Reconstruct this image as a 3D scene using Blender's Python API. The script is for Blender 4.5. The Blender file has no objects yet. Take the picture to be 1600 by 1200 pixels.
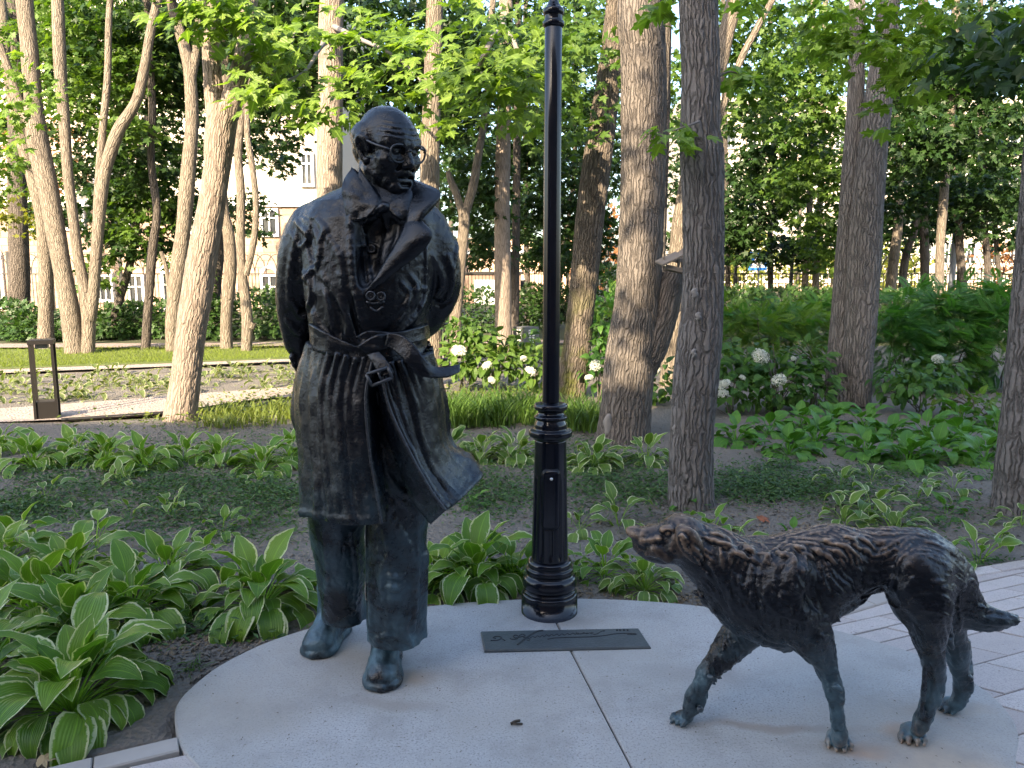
import bpy, math, random
import numpy as np
from mathutils import Vector, Matrix

random.seed(7)
RNG = np.random.default_rng(11)
sc = bpy.context.scene
C = sc.collection
R = math.radians

# ------------------------------------------------------------------ camera
CAM_H, FPX, HOR = 1.6, 1209.0, 430.0
PITCH = math.atan((600 - HOR) / FPX)
cd = bpy.data.cameras.new('camera')
cam = bpy.data.objects.new('camera', cd)
C.objects.link(cam)
cam.location = (0, 0, CAM_H)
cam.rotation_euler = (math.pi / 2 - PITCH, 0, 0)
cd.sensor_width = 36
cd.lens = 36 * FPX / 1600
cd.clip_start = 0.05
cd.clip_end = 800
sc.camera = cam

# ------------------------------------------------------------------ daylight
SUN_TO = Vector((-0.40, -0.917, 0.0)).normalized()
SUN_EL = R(27)
w = bpy.data.worlds.new('World')
sc.world = w
w.use_nodes = True
wn = w.node_tree
wn.nodes.clear()
wo = wn.nodes.new('ShaderNodeOutputWorld')
bg = wn.nodes.new('ShaderNodeBackground')
sky = wn.nodes.new('ShaderNodeTexSky')
sky.sky_type = 'NISHITA'
sky.sun_disc = False
sky.sun_elevation = SUN_EL
sky.sun_rotation = math.atan2(SUN_TO.x, SUN_TO.y)
sky.air_density = 1.0
sky.dust_density = 3.0
sky.ozone_density = 1.0
bg.inputs[1].default_value = 0.15
wn.links.new(sky.outputs[0], bg.inputs[0])
wn.links.new(bg.outputs[0], wo.inputs[0])
sd = bpy.data.lights.new('sun', 'SUN')
sun = bpy.data.objects.new('sun', sd)
C.objects.link(sun)
sd.energy = 4.8
sd.angle = R(0.55)
sd.color = (1.0, 0.81, 0.57)
tosun = Vector((SUN_TO.x * math.cos(SUN_EL), SUN_TO.y * math.cos(SUN_EL), math.sin(SUN_EL)))
sun.rotation_euler = tosun.to_track_quat('Z', 'Y').to_euler()
sun.location = tosun * 60
vs = sc.view_settings
vs.view_transform = 'Standard'
vs.look = 'None'
vs.exposure = 2.15
vs.gamma = 1.0
vs.use_curve_mapping = False
sc.cycles.max_bounces = 8
sc.cycles.transparent_max_bounces = 8
sc.cycles.sample_clamp_indirect = 6.0

# ------------------------------------------------------------------ geometry helpers
_c, _s = math.cos(PITCH), math.sin(PITCH)


def ray(px, py):
    x = (np.asarray(px, float) - 800) / FPX
    y = -(np.asarray(py, float) - 600) / FPX
    return np.stack([x, _c + y * _s, -_s + y * _c], -1)


def at(px, py, Y):
    """world point at depth Y seen at photo pixel (px, py)"""
    d = ray(px, py)
    Y = np.asarray(Y, float)
    return np.array([0, 0, CAM_H]) + d * (Y / d[..., 1])[..., None]


def G(px, py, z=0.0):
    """world point at height z seen at photo pixel"""
    d = ray(px, py)
    return np.array([0, 0, CAM_H]) + d * ((z - CAM_H) / d[..., 2])[..., None]


def pxm(Y):
    return Y / FPX


def cat_rom(P, n):
    """Catmull-Rom upsample along axis 0, n sub-steps"""
    P = np.asarray(P, float)
    a = np.concatenate([[2 * P[0] - P[1]], P, [2 * P[-1] - P[-2]]])
    out = []
    for i in range(len(P) - 1):
        p0, p1, p2, p3 = a[i], a[i + 1], a[i + 2], a[i + 3]
        for k in range(n):
            t = k / n
            out.append(0.5 * (2 * p1 + (p2 - p0) * t + (2 * p0 - 5 * p1 + 4 * p2 - p3) * t * t + (3 * p1 - p0 - 3 * p2 + p3) * t ** 3))
    out.append(P[-1])
    return np.array(out)


def mesh_np(name, verts, faces, uv=None, smooth=True):
    """verts (n,3); faces (m,k) all of one size, or list of such arrays"""
    fl = faces if isinstance(faces, list) else [faces]
    fl = [np.asarray(f, np.int32) for f in fl if len(f)]
    me = bpy.data.meshes.new(name)
    nl = sum(f.size for f in fl)
    nf = sum(len(f) for f in fl)
    me.vertices.add(len(verts))
    me.vertices.foreach_set('co', np.asarray(verts, np.float32).ravel())
    me.loops.add(nl)
    loops = np.concatenate([f.ravel() for f in fl])
    me.loops.foreach_set('vertex_index', loops)
    me.polygons.add(nf)
    tot = np.concatenate([np.full(len(f), f.shape[1], np.int32) for f in fl])
    st = np.concatenate([[0], np.cumsum(tot)[:-1]]).astype(np.int32)
    me.polygons.foreach_set('loop_start', st)
    me.polygons.foreach_set('loop_total', tot)
    me.polygons.foreach_set('use_smooth', np.full(nf, bool(smooth)))
    if uv is not None:
        ul = me.uv_layers.new(name='UVMap')
        ul.data.foreach_set('uv', np.asarray(uv, np.float32)[loops].ravel())
    me.update(calc_edges=True)
    me.validate()
    return me


def obj(name, me, mat=None, parent=None, loc=None):
    o = bpy.data.objects.new(name, me)
    C.objects.link(o)
    if mat is not None and me is not None and not me.materials:
        me.materials.append(mat)
    if parent is not None:
        o.parent = parent
    if loc is not None:
        o.location = loc
    return o


def tag(o, label=None, cat=None, group=None, kind=None):
    if label:
        o['label'] = label
    if cat:
        o['category'] = cat
    if group:
        o['group'] = group
    if kind:
        o['kind'] = kind
    return o


def empty(name, loc=(0, 0, 0), label=None, cat=None, group=None, kind=None):
    o = bpy.data.objects.new(name, None)
    C.objects.link(o)
    o.location = loc
    return tag(o, label, cat, group, kind)


def grid_faces(nu, nv, wrap=False):
    i = np.arange(nu - 1)[:, None]
    j = np.arange(nv if wrap else nv - 1)[None, :]
    j2 = (j + 1) % nv
    return np.stack([i * nv + j, i * nv + j2, (i + 1) * nv + j2, (i + 1) * nv + j], -1).reshape(-1, 4)


def grid_uv(nu, nv):
    return np.stack(np.meshgrid(np.linspace(0, 1, nu), np.linspace(0, 1, nv), indexing='ij'), -1).reshape(-1, 2)


class MB:
    """collects pieces into one mesh"""

    def __init__(s):
        s.v, s.f, s.u, s.n = [], [], [], 0

    def add(s, v, f, uv=None):
        v = np.asarray(v, float)
        s.v.append(v)
        fl = f if isinstance(f, list) else [f]
        for q in fl:
            s.f.append(np.asarray(q, int) + s.n)
        s.u.append(np.zeros((len(v), 2)) if uv is None else np.asarray(uv, float))
        s.n += len(v)
        return s

    def box(s, c, size, rz=0.0, bev=0.0):
        c = np.asarray(c, float)
        hx, hy, hz = np.asarray(size, float) / 2
        b = min(bev, hx * .9, hy * .9, hz * .9)
        ca, sa = math.cos(rz), math.sin(rz)
        if b <= 0:
            v = np.array([[x, y, z] for z in (-hz, hz) for x, y in ((-hx, -hy), (hx, -hy), (hx, hy), (-hx, hy))])
            f = np.array([[0, 3, 2, 1], [4, 5, 6, 7], [0, 1, 5, 4], [1, 2, 6, 5], [2, 3, 7, 6], [3, 0, 4, 7]])
        else:
            rings = [(hx, hy, -hz), (hx, hy, hz - b), (hx - b, hy - b, hz)]
            v = np.array([[sx * x, sy * y, z] for x, y, z in rings for sx, sy in ((-1, -1), (1, -1), (1, 1), (-1, 1))])
            f = [[0, 3, 2, 1], [8, 9, 10, 11]]
            for r in (0, 4):
                for k in range(4):
                    f.append([r + k, r + (k + 1) % 4, r + 4 + (k + 1) % 4, r + 4 + k])
            f = np.array(f)
        v = np.stack([v[:, 0] * ca - v[:, 1] * sa, v[:, 0] * sa + v[:, 1] * ca, v[:, 2]], 1) + c
        return s.add(v, f)

    def tube(s, P, rad, n=8, caps=True):
        v, f = tube_np(P, rad, n)
        k = len(v)
        s.add(v, f)
        if caps:
            s.f.append(np.array([list(range(n))[::-1]]) + s.n - k)
            s.f.append(np.array([list(range(k - n, k))]) + s.n - k)
        return s

    def build(s, name, mat=None, parent=None, smooth=False, loc=None):
        by = {}
        for f in s.f:
            by.setdefault(f.shape[1], []).append(f)
        me = mesh_np(name, np.concatenate(s.v), [np.concatenate(x) for x in by.values()], np.concatenate(s.u), smooth)
        return obj(name, me, mat, parent, loc)


def frames(P):
    P = np.asarray(P, float)
    T = np.gradient(P, axis=0)
    T /= np.linalg.norm(T, axis=1)[:, None] + 1e-12
    up = np.array([0.0, 1.0, 0]) if abs(T[0, 1]) < .9 else np.array([1.0, 0, 0])
    A = np.zeros_like(P)
    B = np.zeros_like(P)
    a = up
    for i in range(len(P)):
        a = a - T[i] * (a @ T[i])
        a /= np.linalg.norm(a) + 1e-12
        A[i] = a
        B[i] = np.cross(T[i], a)
    return T, A, B


def tube_np(P, rad, n=8):
    P = np.asarray(P, float)
    rad = np.broadcast_to(np.asarray(rad, float), (len(P),))
    T, A, B = frames(P)
    th = np.linspace(0, 2 * math.pi, n, endpoint=False)
    v = P[:, None] + rad[:, None, None] * (np.cos(th)[None, :, None] * A[:, None] + np.sin(th)[None, :, None] * B[:, None])
    return v.reshape(-1, 3), grid_faces(len(P), n, True)


def lathe(prof, n=32, fl=None):
    """prof: list of (r, z)"""
    prof = np.asarray(prof, float)
    th = np.linspace(0, 2 * math.pi, n, endpoint=False)
    r = prof[:, 0][:, None] * np.ones(n)
    if fl is not None:
        r = r + fl(th[None, :], prof[:, 1][:, None])
    v = np.stack([r * np.cos(th), r * np.sin(th), prof[:, 1][:, None] * np.ones(n)], -1).reshape(-1, 3)
    return v, grid_faces(len(prof), n, True)


# ---- numpy value noise
_T = np.random.default_rng(5).random((64, 64, 64)).astype(np.float32) * 2 - 1


def vnoise(P):
    P = np.asarray(P, np.float32)
    i = np.floor(P).astype(np.int64)
    f = P - i
    f = f * f * (3 - 2 * f)
    i &= 63
    j = (i + 1) & 63
    x0, y0, z0 = i[..., 0], i[..., 1], i[..., 2]
    x1, y1, z1 = j[..., 0], j[..., 1], j[..., 2]
    fx, fy, fz = f[..., 0], f[..., 1], f[..., 2]
    a = _T[x0, y0, z0] * (1 - fx) + _T[x1, y0, z0] * fx
    b = _T[x0, y1, z0] * (1 - fx) + _T[x1, y1, z0] * fx
    c = _T[x0, y0, z1] * (1 - fx) + _T[x1, y0, z1] * fx
    d = _T[x0, y1, z1] * (1 - fx) + _T[x1, y1, z1] * fx
    return (a * (1 - fy) + b * fy) * (1 - fz) + (c * (1 - fy) + d * fy) * fz


def fbm(P, o=3):
    s, a = 0, 1.0
    P = np.asarray(P, np.float32)
    for k in range(o):
        s = s + a * vnoise(P * (2 ** k) + 17.3 * k)
        a *= .5
    return s


# ------------------------------------------------------------------ sculpting volume (signed distance on a grid)
class Vol:
    def __init__(s, lo, hi, h):
        s.lo = np.asarray(lo, float)
        s.h = h
        s.n = np.ceil((np.asarray(hi, float) - s.lo) / h).astype(int) + 1
        s.F = np.full(s.n, .3, np.float32)
        s.ax = [(s.lo[i] + h * np.arange(s.n[i])).astype(np.float32) for i in range(3)]

    def win(s, lo, hi):
        a = np.clip(np.floor((np.asarray(lo) - s.lo) / s.h).astype(int), 0, s.n - 1)
        b = np.clip(np.ceil((np.asarray(hi) - s.lo) / s.h).astype(int) + 1, a + 1, s.n)
        sl = tuple(slice(a[i], b[i]) for i in range(3))
        X = s.ax[0][sl[0]][:, None, None]
        Y = s.ax[1][sl[1]][None, :, None]
        Z = s.ax[2][sl[2]][None, None, :]
        return sl, X, Y, Z

    def put(s, sl, d, k, op):
        A = s.F[sl]
        if op < 0:
            d = -d
            if k > 0:
                hh = np.maximum(k - np.abs(A - d), 0) / k
                s.F[sl] = np.maximum(A, d) + hh * hh * k * .25
            else:
                s.F[sl] = np.maximum(A, d)
        else:
            if k > 0:
                hh = np.maximum(k - np.abs(A - d), 0) / k
                s.F[sl] = np.minimum(A, d) - hh * hh * k * .25
            else:
                s.F[sl] = np.minimum(A, d)

    def cap(s, a, b, ra, rb=None, k=.02, op=1, sq=(1, 1, 1)):
        rb = ra if rb is None else rb
        a = np.asarray(a, float)
        b = np.asarray(b, float)
        sq = np.asarray(sq, float)
        pad = max(ra, rb) * max(1, (1 / sq).max()) + k + 3 * s.h
        sl, X, Y, Z = s.win(np.minimum(a, b) - pad, np.maximum(a, b) + pad)
        a2, d2 = a * sq, (b - a) * sq
        L = max(float(d2 @ d2), 1e-12)
        x, y, z = X * sq[0] - a2[0], Y * sq[1] - a2[1], Z * sq[2] - a2[2]
        t = np.clip((x * d2[0] + y * d2[1] + z * d2[2]) / L, 0, 1)
        d = np.sqrt((x - t * d2[0]) ** 2 + (y - t * d2[1]) ** 2 + (z - t * d2[2]) ** 2) - (ra + (rb - ra) * t)
        s.put(sl, d.astype(np.float32), k, op)

    def tube(s, P, r, k=.02, op=1, sq=(1, 1, 1)):
        r = np.broadcast_to(np.asarray(r, float), (len(P),))
        for i in range(len(P) - 1):
            s.cap(P[i], P[i + 1], r[i], r[i + 1], k, op, sq)

    def ell(s, c, r, k=.02, op=1, M=None):
        c = np.asarray(c, float)
        r = np.asarray(r, float)
        pad = r.max() + k + 3 * s.h
        sl, X, Y, Z = s.win(c - pad, c + pad)
        x, y, z = X - c[0], Y - c[1], Z - c[2]
        if M is not None:
            M = np.asarray(M)
            x, y, z = (M[0, 0] * x + M[1, 0] * y + M[2, 0] * z, M[0, 1] * x + M[1, 1] * y + M[2, 1] * z, M[0, 2] * x + M[1, 2] * y + M[2, 2] * z)
        q = np.sqrt((x / r[0]) ** 2 + (y / r[1]) ** 2 + (z / r[2]) ** 2)
        q2 = np.sqrt((x / r[0] ** 2) ** 2 + (y / r[1] ** 2) ** 2 + (z / r[2] ** 2) ** 2)
        d = q * (q - 1) / np.maximum(q2, 1e-6)
        s.put(sl, d.astype(np.float32), k, op)

    def loft(s, z, cx, cy, rx, ry, k=.02, op=1, e=2.0):
        z = np.asarray(z, float)
        o = np.argsort(z)
        z = z[o]
        cx, cy, rx, ry = [np.asarray(v, float)[o] for v in (cx, cy, rx, ry)]
        pad = k + 4 * s.h
        sl, X, Y, Z = s.win((min(cx - rx) - pad, min(cy - ry) - pad, z[0] - pad), (max(cx + rx) + pad, max(cy + ry) + pad, z[-1] + pad))
        zz = Z[0, 0]
        I = [np.interp(zz, z, v).astype(np.float32)[None, None, :] for v in (cx, cy, rx, ry)]
        q = (np.abs((X - I[0]) / I[2]) ** e + np.abs((Y - I[1]) / I[3]) ** e) ** (1 / e)
        d = (q - 1) * np.minimum(I[2], I[3])
        d = np.maximum(d, np.maximum(z[0] - Z, Z - z[-1]))
        s.put(sl, d.astype(np.float32), k, op)

    def band(s, w):
        idx = np.argwhere(np.abs(s.F) < w)
        return idx, s.lo + idx * s.h

    def displace(s, fn, w=.02):
        idx, P = s.band(w)
        s.F[idx[:, 0], idx[:, 1], idx[:, 2]] += fn(P).astype(np.float32)

    def sample(s, P):
        q = (np.asarray(P) - s.lo) / s.h
        i = np.clip(np.floor(q).astype(int), 0, s.n - 2)
        f = np.clip(q - i, 0, 1)
        o = 0
        for dx in (0, 1):
            for dy in (0, 1):
                for dz in (0, 1):
                    wgt = (f[..., 0] if dx else 1 - f[..., 0]) * (f[..., 1] if dy else 1 - f[..., 1]) * (f[..., 2] if dz else 1 - f[..., 2])
                    o = o + wgt * s.F[i[..., 0] + dx, i[..., 1] + dy, i[..., 2] + dz]
        return o

    def snap(s, px, py, off=0.0, miss=None, fill=False):
        """surface point under each photo pixel (first hit), moved off metres towards the lens; NaN where none"""
        px = np.atleast_1d(np.asarray(px, float))
        py = np.atleast_1d(np.asarray(py, float))
        Y = np.arange(s.ax[1][0], s.ax[1][-1], s.h * .5)
        P = at(px[:, None], py[:, None], Y[None, :])
        v = s.sample(P)
        lo, hi = s.lo, s.lo + (s.n - 1) * s.h
        v = np.where(((P < lo) | (P > hi)).any(-1), 1.0, v)
        hit = v < 0
        k = hit.argmax(1)
        ok = hit.any(1)
        Yh = np.where(ok, Y[k] - off, np.nan)
        if miss is not None:
            Yh = np.where(ok, Yh, miss)
        elif fill:
            good = np.isfinite(Yh)
            if good.any() and not good.all():
                Yh = np.interp(np.arange(len(Yh)), np.flatnonzero(good), Yh[good])
        return at(px, py, Yh)

    def stroke(s, pts, r, off=0.0, k=.012, op=1, n=5, sink=0.0):
        """raised (op 1) or cut (op -1) line drawn over the surface; pts (px,py), r radii in metres (scalar or per point)"""
        p = np.asarray(pts, float)
        rr = np.broadcast_to(np.asarray(r, float), (len(p),))[:, None]
        q = cat_rom(np.hstack([p, rr]), n) if len(p) > 1 else np.hstack([p, rr])
        P = s.snap(q[:, 0], q[:, 1], off)
        ok = np.isfinite(P).all(1)
        P, rad = P[ok], np.maximum(q[ok, 2], .0012)
        P = P + sink * rad[:, None] * np.array([0, 1.0, 0])
        for i in range(len(P) - 1):
            if abs(P[i, 1] - P[i + 1, 1]) < .03:
                s.cap(P[i], P[i + 1], rad[i], rad[i + 1], k, op)

    def mesh(s, name):
        F = s.F
        S = F < 0
        cnt = np.zeros(np.array(F.shape) - 1, np.uint8)
        for dx in (0, 1):
            for dy in (0, 1):
                for dz in (0, 1):
                    cnt += S[dx:F.shape[0] - 1 + dx, dy:F.shape[1] - 1 + dy, dz:F.shape[2] - 1 + dz]
        cells = np.argwhere((cnt > 0) & (cnt < 8))
        idx = np.full(cnt.shape, -1, np.int32)
        idx[cells[:, 0], cells[:, 1], cells[:, 2]] = np.arange(len(cells))
        offs = np.array([[x, y, z] for x in (0, 1) for y in (0, 1) for z in (0, 1)])
        val = np.stack([F[cells[:, 0] + o[0], cells[:, 1] + o[1], cells[:, 2] + o[2]] for o in offs], 1)
        acc = np.zeros((len(cells), 3))
        num = np.zeros(len(cells))
        for a in range(8):
            for b in range(a + 1, 8):
                if np.abs(offs[a] - offs[b]).sum() != 1:
                    continue
                va, vb = val[:, a], val[:, b]
                m = (va < 0) != (vb < 0)
                t = np.where(m, va / np.where(m, va - vb, 1), 0)
                acc += m[:, None] * (offs[a] + t[:, None] * (offs[b] - offs[a]))
                num += m
        V = s.lo + s.h * (cells + acc / num[:, None])
        Q = []
        for ax in range(3):
            o1, o2 = [(1, 2), (2, 0), (0, 1)][ax]
            sl0 = [slice(1, -1)] * 3
            sl1 = [slice(1, -1)] * 3
            sl0[ax] = slice(0, -1)
            sl1[ax] = slice(1, None)
            A, B = S[tuple(sl0)], S[tuple(sl1)]
            e = np.argwhere(A != B)
            if not len(e):
                continue
            fl = A[e[:, 0], e[:, 1], e[:, 2]]
            base = e + 1
            base[:, ax] -= 1
            d1 = np.zeros(3, int)
            d1[o1] = 1
            d2 = np.zeros(3, int)
            d2[o2] = 1
            q = []
            for oo in (-d1 - d2, -d2, 0 * d1, -d1):
                c = base + oo
                q.append(idx[c[:, 0], c[:, 1], c[:, 2]])
            q = np.stack(q, 1)
            q[~fl] = q[~fl][:, ::-1]
            Q.append(q)
        Q = np.concatenate(Q)
        Q = Q[(Q >= 0).all(1)]
        return mesh_np(name, V, Q)


def solid(P, th, name, mat, parent, uvscale=None):
    """closed sheet of thickness th from a grid of points (nu,nv,3)"""
    P = np.asarray(P, float)
    nu, nv = P.shape[:2]
    du = np.gradient(P, axis=0)
    dv = np.gradient(P, axis=1)
    N = np.cross(du, dv)
    N /= np.linalg.norm(N, axis=-1)[..., None] + 1e-12
    a = (P + N * th / 2).reshape(-1, 3)
    b = (P - N * th / 2).reshape(-1, 3)
    f = grid_faces(nu, nv)
    k = nu * nv
    fb = f[:, ::-1] + k
    id_ = np.arange(k).reshape(nu, nv)
    ring = np.concatenate([id_[0, :-1], id_[:-1, -1], id_[-1, :0:-1], id_[:0:-1, 0]])
    r2 = np.roll(ring, -1)
    fs = np.stack([ring, ring + k, r2 + k, r2], 1)
    me = mesh_np(name, np.concatenate([a, b]), np.concatenate([f, fb, fs]), np.concatenate([grid_uv(nu, nv)] * 2))
    return obj(name, me, mat, parent)


# ------------------------------------------------------------------ material helper
class MT:
    def __init__(s, name):
        s.m = bpy.data.materials.new(name)
        s.m.use_nodes = True
        s.nt = s.m.node_tree
        s.b = s.nt.nodes['Principled BSDF']
        s.out = s.nt.nodes['Material Output']

    def n(s, typ, ins=None, **pr):
        nd = s.nt.nodes.new('ShaderNode' + typ)
        for k, v in pr.items():
            setattr(nd, k, v)
        for k, v in (ins or {}).items():
            s.set(nd.inputs[k], v)
        return nd

    def set(s, sock, v):
        if isinstance(v, bpy.types.NodeSocket):
            s.nt.links.new(v, sock)
        elif isinstance(v, bpy.types.Node):
            s.nt.links.new(v.outputs[0], sock)
        else:
            if isinstance(v, tuple) and len(v) == 3 and sock.type == 'RGBA':
                v = v + (1,)
            sock.default_value = v

    def p(s, **k):
        for a, v in k.items():
            s.set(s.b.inputs[a.replace('_', ' ')], v)

    def mix(s, f, a, b, mode='MIX'):
        nd = s.n('Mix', data_type='RGBA', blend_type=mode)
        s.set(nd.inputs[0], f)
        s.set(nd.inputs[6], a)
        s.set(nd.inputs[7], b)
        return nd.outputs[2]

    def math(s, op, a, b=0.0, c=0.0):
        nd = s.n('Math', operation=op)
        s.set(nd.inputs[0], a)
        s.set(nd.inputs[1], b)
        s.set(nd.inputs[2], c)
        return nd.outputs[0]

    def ramp(s, f, *stops):
        nd = s.n('ValToRGB')
        s.set(nd.inputs[0], f)
        el = nd.color_ramp.elements
        while len(el) < len(stops):
            el.new(0.5)
        for e, (pos, col) in zip(el, stops):
            e.position = pos
            if not isinstance(col, tuple):
                col = (col, col, col)
            e.color = col + (1,)
        return nd.outputs[0]

    def noise(s, vec, scale, detail=4, rough=.55, dist=0.0):
        nd = s.n('TexNoise', {'Scale': scale, 'Detail': detail, 'Roughness': rough, 'Distortion': dist})
        if vec is not None:
            s.set(nd.inputs['Vector'], vec)
        return nd.outputs[0]

    def co(s, which='Object'):
        return s.n('TexCoord').outputs[which]

    def mapping(s, vec, scale=(1, 1, 1), rot=(0, 0, 0)):
        nd = s.n('Mapping')
        s.set(nd.inputs['Vector'], vec)
        nd.inputs['Scale'].default_value = scale
        nd.inputs['Rotation'].default_value = rot
        return nd.outputs[0]

    def bump(s, h, strength=.5, dist=.01, normal=None):
        nd = s.n('Bump', {'Height': h, 'Strength': strength, 'Distance': dist})
        if normal is not None:
            s.set(nd.inputs['Normal'], normal)
        s.set(s.b.inputs['Normal'], nd.outputs[0])
        return nd.outputs[0]


def plain(name, col, rough=.6, metal=0.0, spec=.5, var=.0):
    t = MT(name)
    if var:
        nz = t.noise(t.co(), 6, 5)
        t.p(Base_Color=t.mix(nz, tuple(c * (1 - var) for c in col), tuple(c * (1 + var) for c in col)))
    else:
        t.p(Base_Color=col)
    t.p(Roughness=rough, Metallic=metal)
    t.set(t.b.inputs['Specular IOR Level'], spec)
    return t.m


def leaf_mat(name, dark, light, trans=.35, margin=None, rough=.42, mwidth=.36, rand='obj', vein=True, tcol=1.6):
    """thin leaf: colour varies leaf by leaf, veins along u, optional pale margin from the UV map"""
    t = MT(name)
    uv = t.n('UVMap').outputs[0]
    sep = t.n('SeparateXYZ', {0: uv})
    u, v = sep.outputs[0], sep.outputs[1]
    if rand == 'obj':
        rn = t.n('ObjectInfo').outputs['Random']
    else:
        rn = t.n('NewGeometry').outputs['Random Per Island']
    col = t.mix(rn, dark, light)
    nz = t.noise(t.co(), 9, 3)
    col = t.mix(t.math('MULTIPLY', nz, .3), col, tuple(c * .6 for c in dark))
    ed = t.math('ABSOLUTE', t.math('SUBTRACT', v, .5))
    if vein:
        mr = t.ramp(ed, (0.0, 1.0), (.035, 0.0))
        col = t.mix(t.math('MULTIPLY', mr, .45), col, tuple(min(1, c * 1.9) for c in light))
        wv = t.math('SINE', t.math('MULTIPLY', t.math('POWER', ed, .75), 62.0))
        t.bump(t.math('ADD', wv, t.math('MULTIPLY', nz, .6)), .35, .004)
    if margin:
        wn_ = t.noise(t.mapping(uv, (9, 2, 1)), 3, 3)
        m = t.math('ADD', ed, t.math('MULTIPLY', t.math('SUBTRACT', wn_, .5), .16))
        m = t.math('ADD', m, t.math('MULTIPLY', rn, .05))
        mm = t.ramp(m, (mwidth, 0.0), (mwidth + .035, 1.0))
        col = t.mix(mm, col, margin)
    t.p(Base_Color=col, Roughness=rough)
    t.set(t.b.inputs['Specular IOR Level'], .35)
    tr = t.n('BsdfTranslucent')
    t.set(tr.inputs[0], t.mix(1.0, col, (tcol, tcol * 1.05, .55), 'MULTIPLY'))
    ms = t.n('MixShader', {0: trans})
    t.set(ms.inputs[1], t.b.outputs[0])
    t.set(ms.inputs[2], tr.outputs[0])
    t.nt.links.new(ms.outputs[0], t.out.inputs[0])
    return t.m
# ------------------------------------------------------------------ ground, disc, paving, path, lawn
def concrete_mat():
    t = MT('concrete')
    pos = t.n('NewGeometry').outputs['Position']
    n1 = t.noise(pos, 2.2, 6, .6)
    n2 = t.noise(pos, 120, 3, .75)
    n3 = t.noise(pos, 420, 1)
    col = t.mix(n1, (.33, .335, .335), (.45, .455, .46))
    col = t.mix(t.ramp(n2, (.36, 1.0), (.47, 0.0)), col, (.22, .22, .22))
    col = t.mix(t.ramp(n2, (.60, 0.0), (.72, 1.0)), col, (.55, .55, .55))
    col = t.mix(t.ramp(n3, (.62, 0.0), (.7, .35)), col, (.2, .2, .2))
    # ochre run-off stains below the bronze feet and a paler ochre patch by the dog
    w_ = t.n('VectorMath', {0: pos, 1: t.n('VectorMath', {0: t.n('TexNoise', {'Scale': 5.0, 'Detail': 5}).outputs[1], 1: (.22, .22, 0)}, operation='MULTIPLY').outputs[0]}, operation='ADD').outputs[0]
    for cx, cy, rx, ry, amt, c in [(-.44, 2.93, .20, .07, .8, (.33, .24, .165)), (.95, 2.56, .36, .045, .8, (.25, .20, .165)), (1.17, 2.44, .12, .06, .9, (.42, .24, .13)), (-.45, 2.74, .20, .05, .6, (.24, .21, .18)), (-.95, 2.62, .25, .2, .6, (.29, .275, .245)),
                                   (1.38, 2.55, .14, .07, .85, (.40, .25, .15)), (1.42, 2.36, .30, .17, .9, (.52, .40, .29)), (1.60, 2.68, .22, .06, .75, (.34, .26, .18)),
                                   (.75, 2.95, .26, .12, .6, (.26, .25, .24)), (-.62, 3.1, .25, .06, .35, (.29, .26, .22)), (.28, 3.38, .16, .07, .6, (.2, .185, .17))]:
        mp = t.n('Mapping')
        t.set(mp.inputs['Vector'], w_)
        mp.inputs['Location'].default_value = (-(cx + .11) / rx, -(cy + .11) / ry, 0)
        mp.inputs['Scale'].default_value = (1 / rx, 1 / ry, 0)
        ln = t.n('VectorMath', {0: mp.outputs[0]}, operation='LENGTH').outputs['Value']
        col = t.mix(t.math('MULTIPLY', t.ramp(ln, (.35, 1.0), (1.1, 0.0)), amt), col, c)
    wm = t.noise(pos, .9, 5, .6)
    col = t.mix(t.math('MULTIPLY', t.ramp(wm, (.42, 0.0), (.62, 1.0)), .75), col, (.335, .325, .30))
    dirt = t.ramp(t.noise(pos, 3.2, 8, .72), (.47, 0.0), (.68, .65))
    col = t.mix(dirt, col, (.26, .255, .245))
    t.p(Base_Color=col, Roughness=.82)
    t.set(t.b.inputs['Specular IOR Level'], .3)
    t.bump(t.math('ADD', n2, t.math('MULTIPLY', n1, 1.5)), .35, .004)
    return t.m


def soil_mat():
    t = MT('soil')
    pos = t.n('NewGeometry').outputs['Position']
    n1 = t.noise(pos, 1.3, 5)
    n2 = t.noise(pos, 24, 6, .7)
    n3 = t.n('TexVoronoi', {'Vector': pos, 'Scale': 42.0}).outputs[0]
    col = t.mix(n1, (.075, .066, .057), (.235, .215, .19))
    col = t.mix(t.math('MULTIPLY', n2, .7), col, (.20, .185, .165))
    col = t.mix(t.ramp(t.noise(pos, 75, 2), (.66, 0.0), (.72, .8)), col, (.20, .16, .11))
    t.p(Base_Color=col, Roughness=.95)
    t.set(t.b.inputs['Specular IOR Level'], .15)
    t.bump(t.math('ADD', t.math('MULTIPLY', n2, 1.2), n3), .9, .02)
    return t.m


def lawn_mat(name, a, b, sc_=40):
    t = MT(name)
    pos = t.n('NewGeometry').outputs['Position']
    n1 = t.noise(pos, .8, 5)
    n2 = t.noise(pos, sc_, 5, .7)
    t.p(Base_Color=t.mix(n2, t.mix(n1, a, b), tuple(c * .55 for c in a)), Roughness=.9)
    t.bump(n2, .8, .03)
    return t.m


def gravel_mat(name, a, b):
    t = MT(name)
    pos = t.n('NewGeometry').outputs['Position']
    v = t.n('TexVoronoi', {'Vector': pos, 'Scale': 38.0})
    n1 = t.noise(pos, 1.5, 4)
    col = t.mix(t.n('SeparateColor', {0: v.outputs[1]}).outputs[0], a, b)
    col = t.mix(t.math('MULTIPLY', n1, .4), col, a)
    t.p(Base_Color=col, Roughness=.9)
    t.bump(v.outputs[0], .8, .02)
    return t.m


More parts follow.
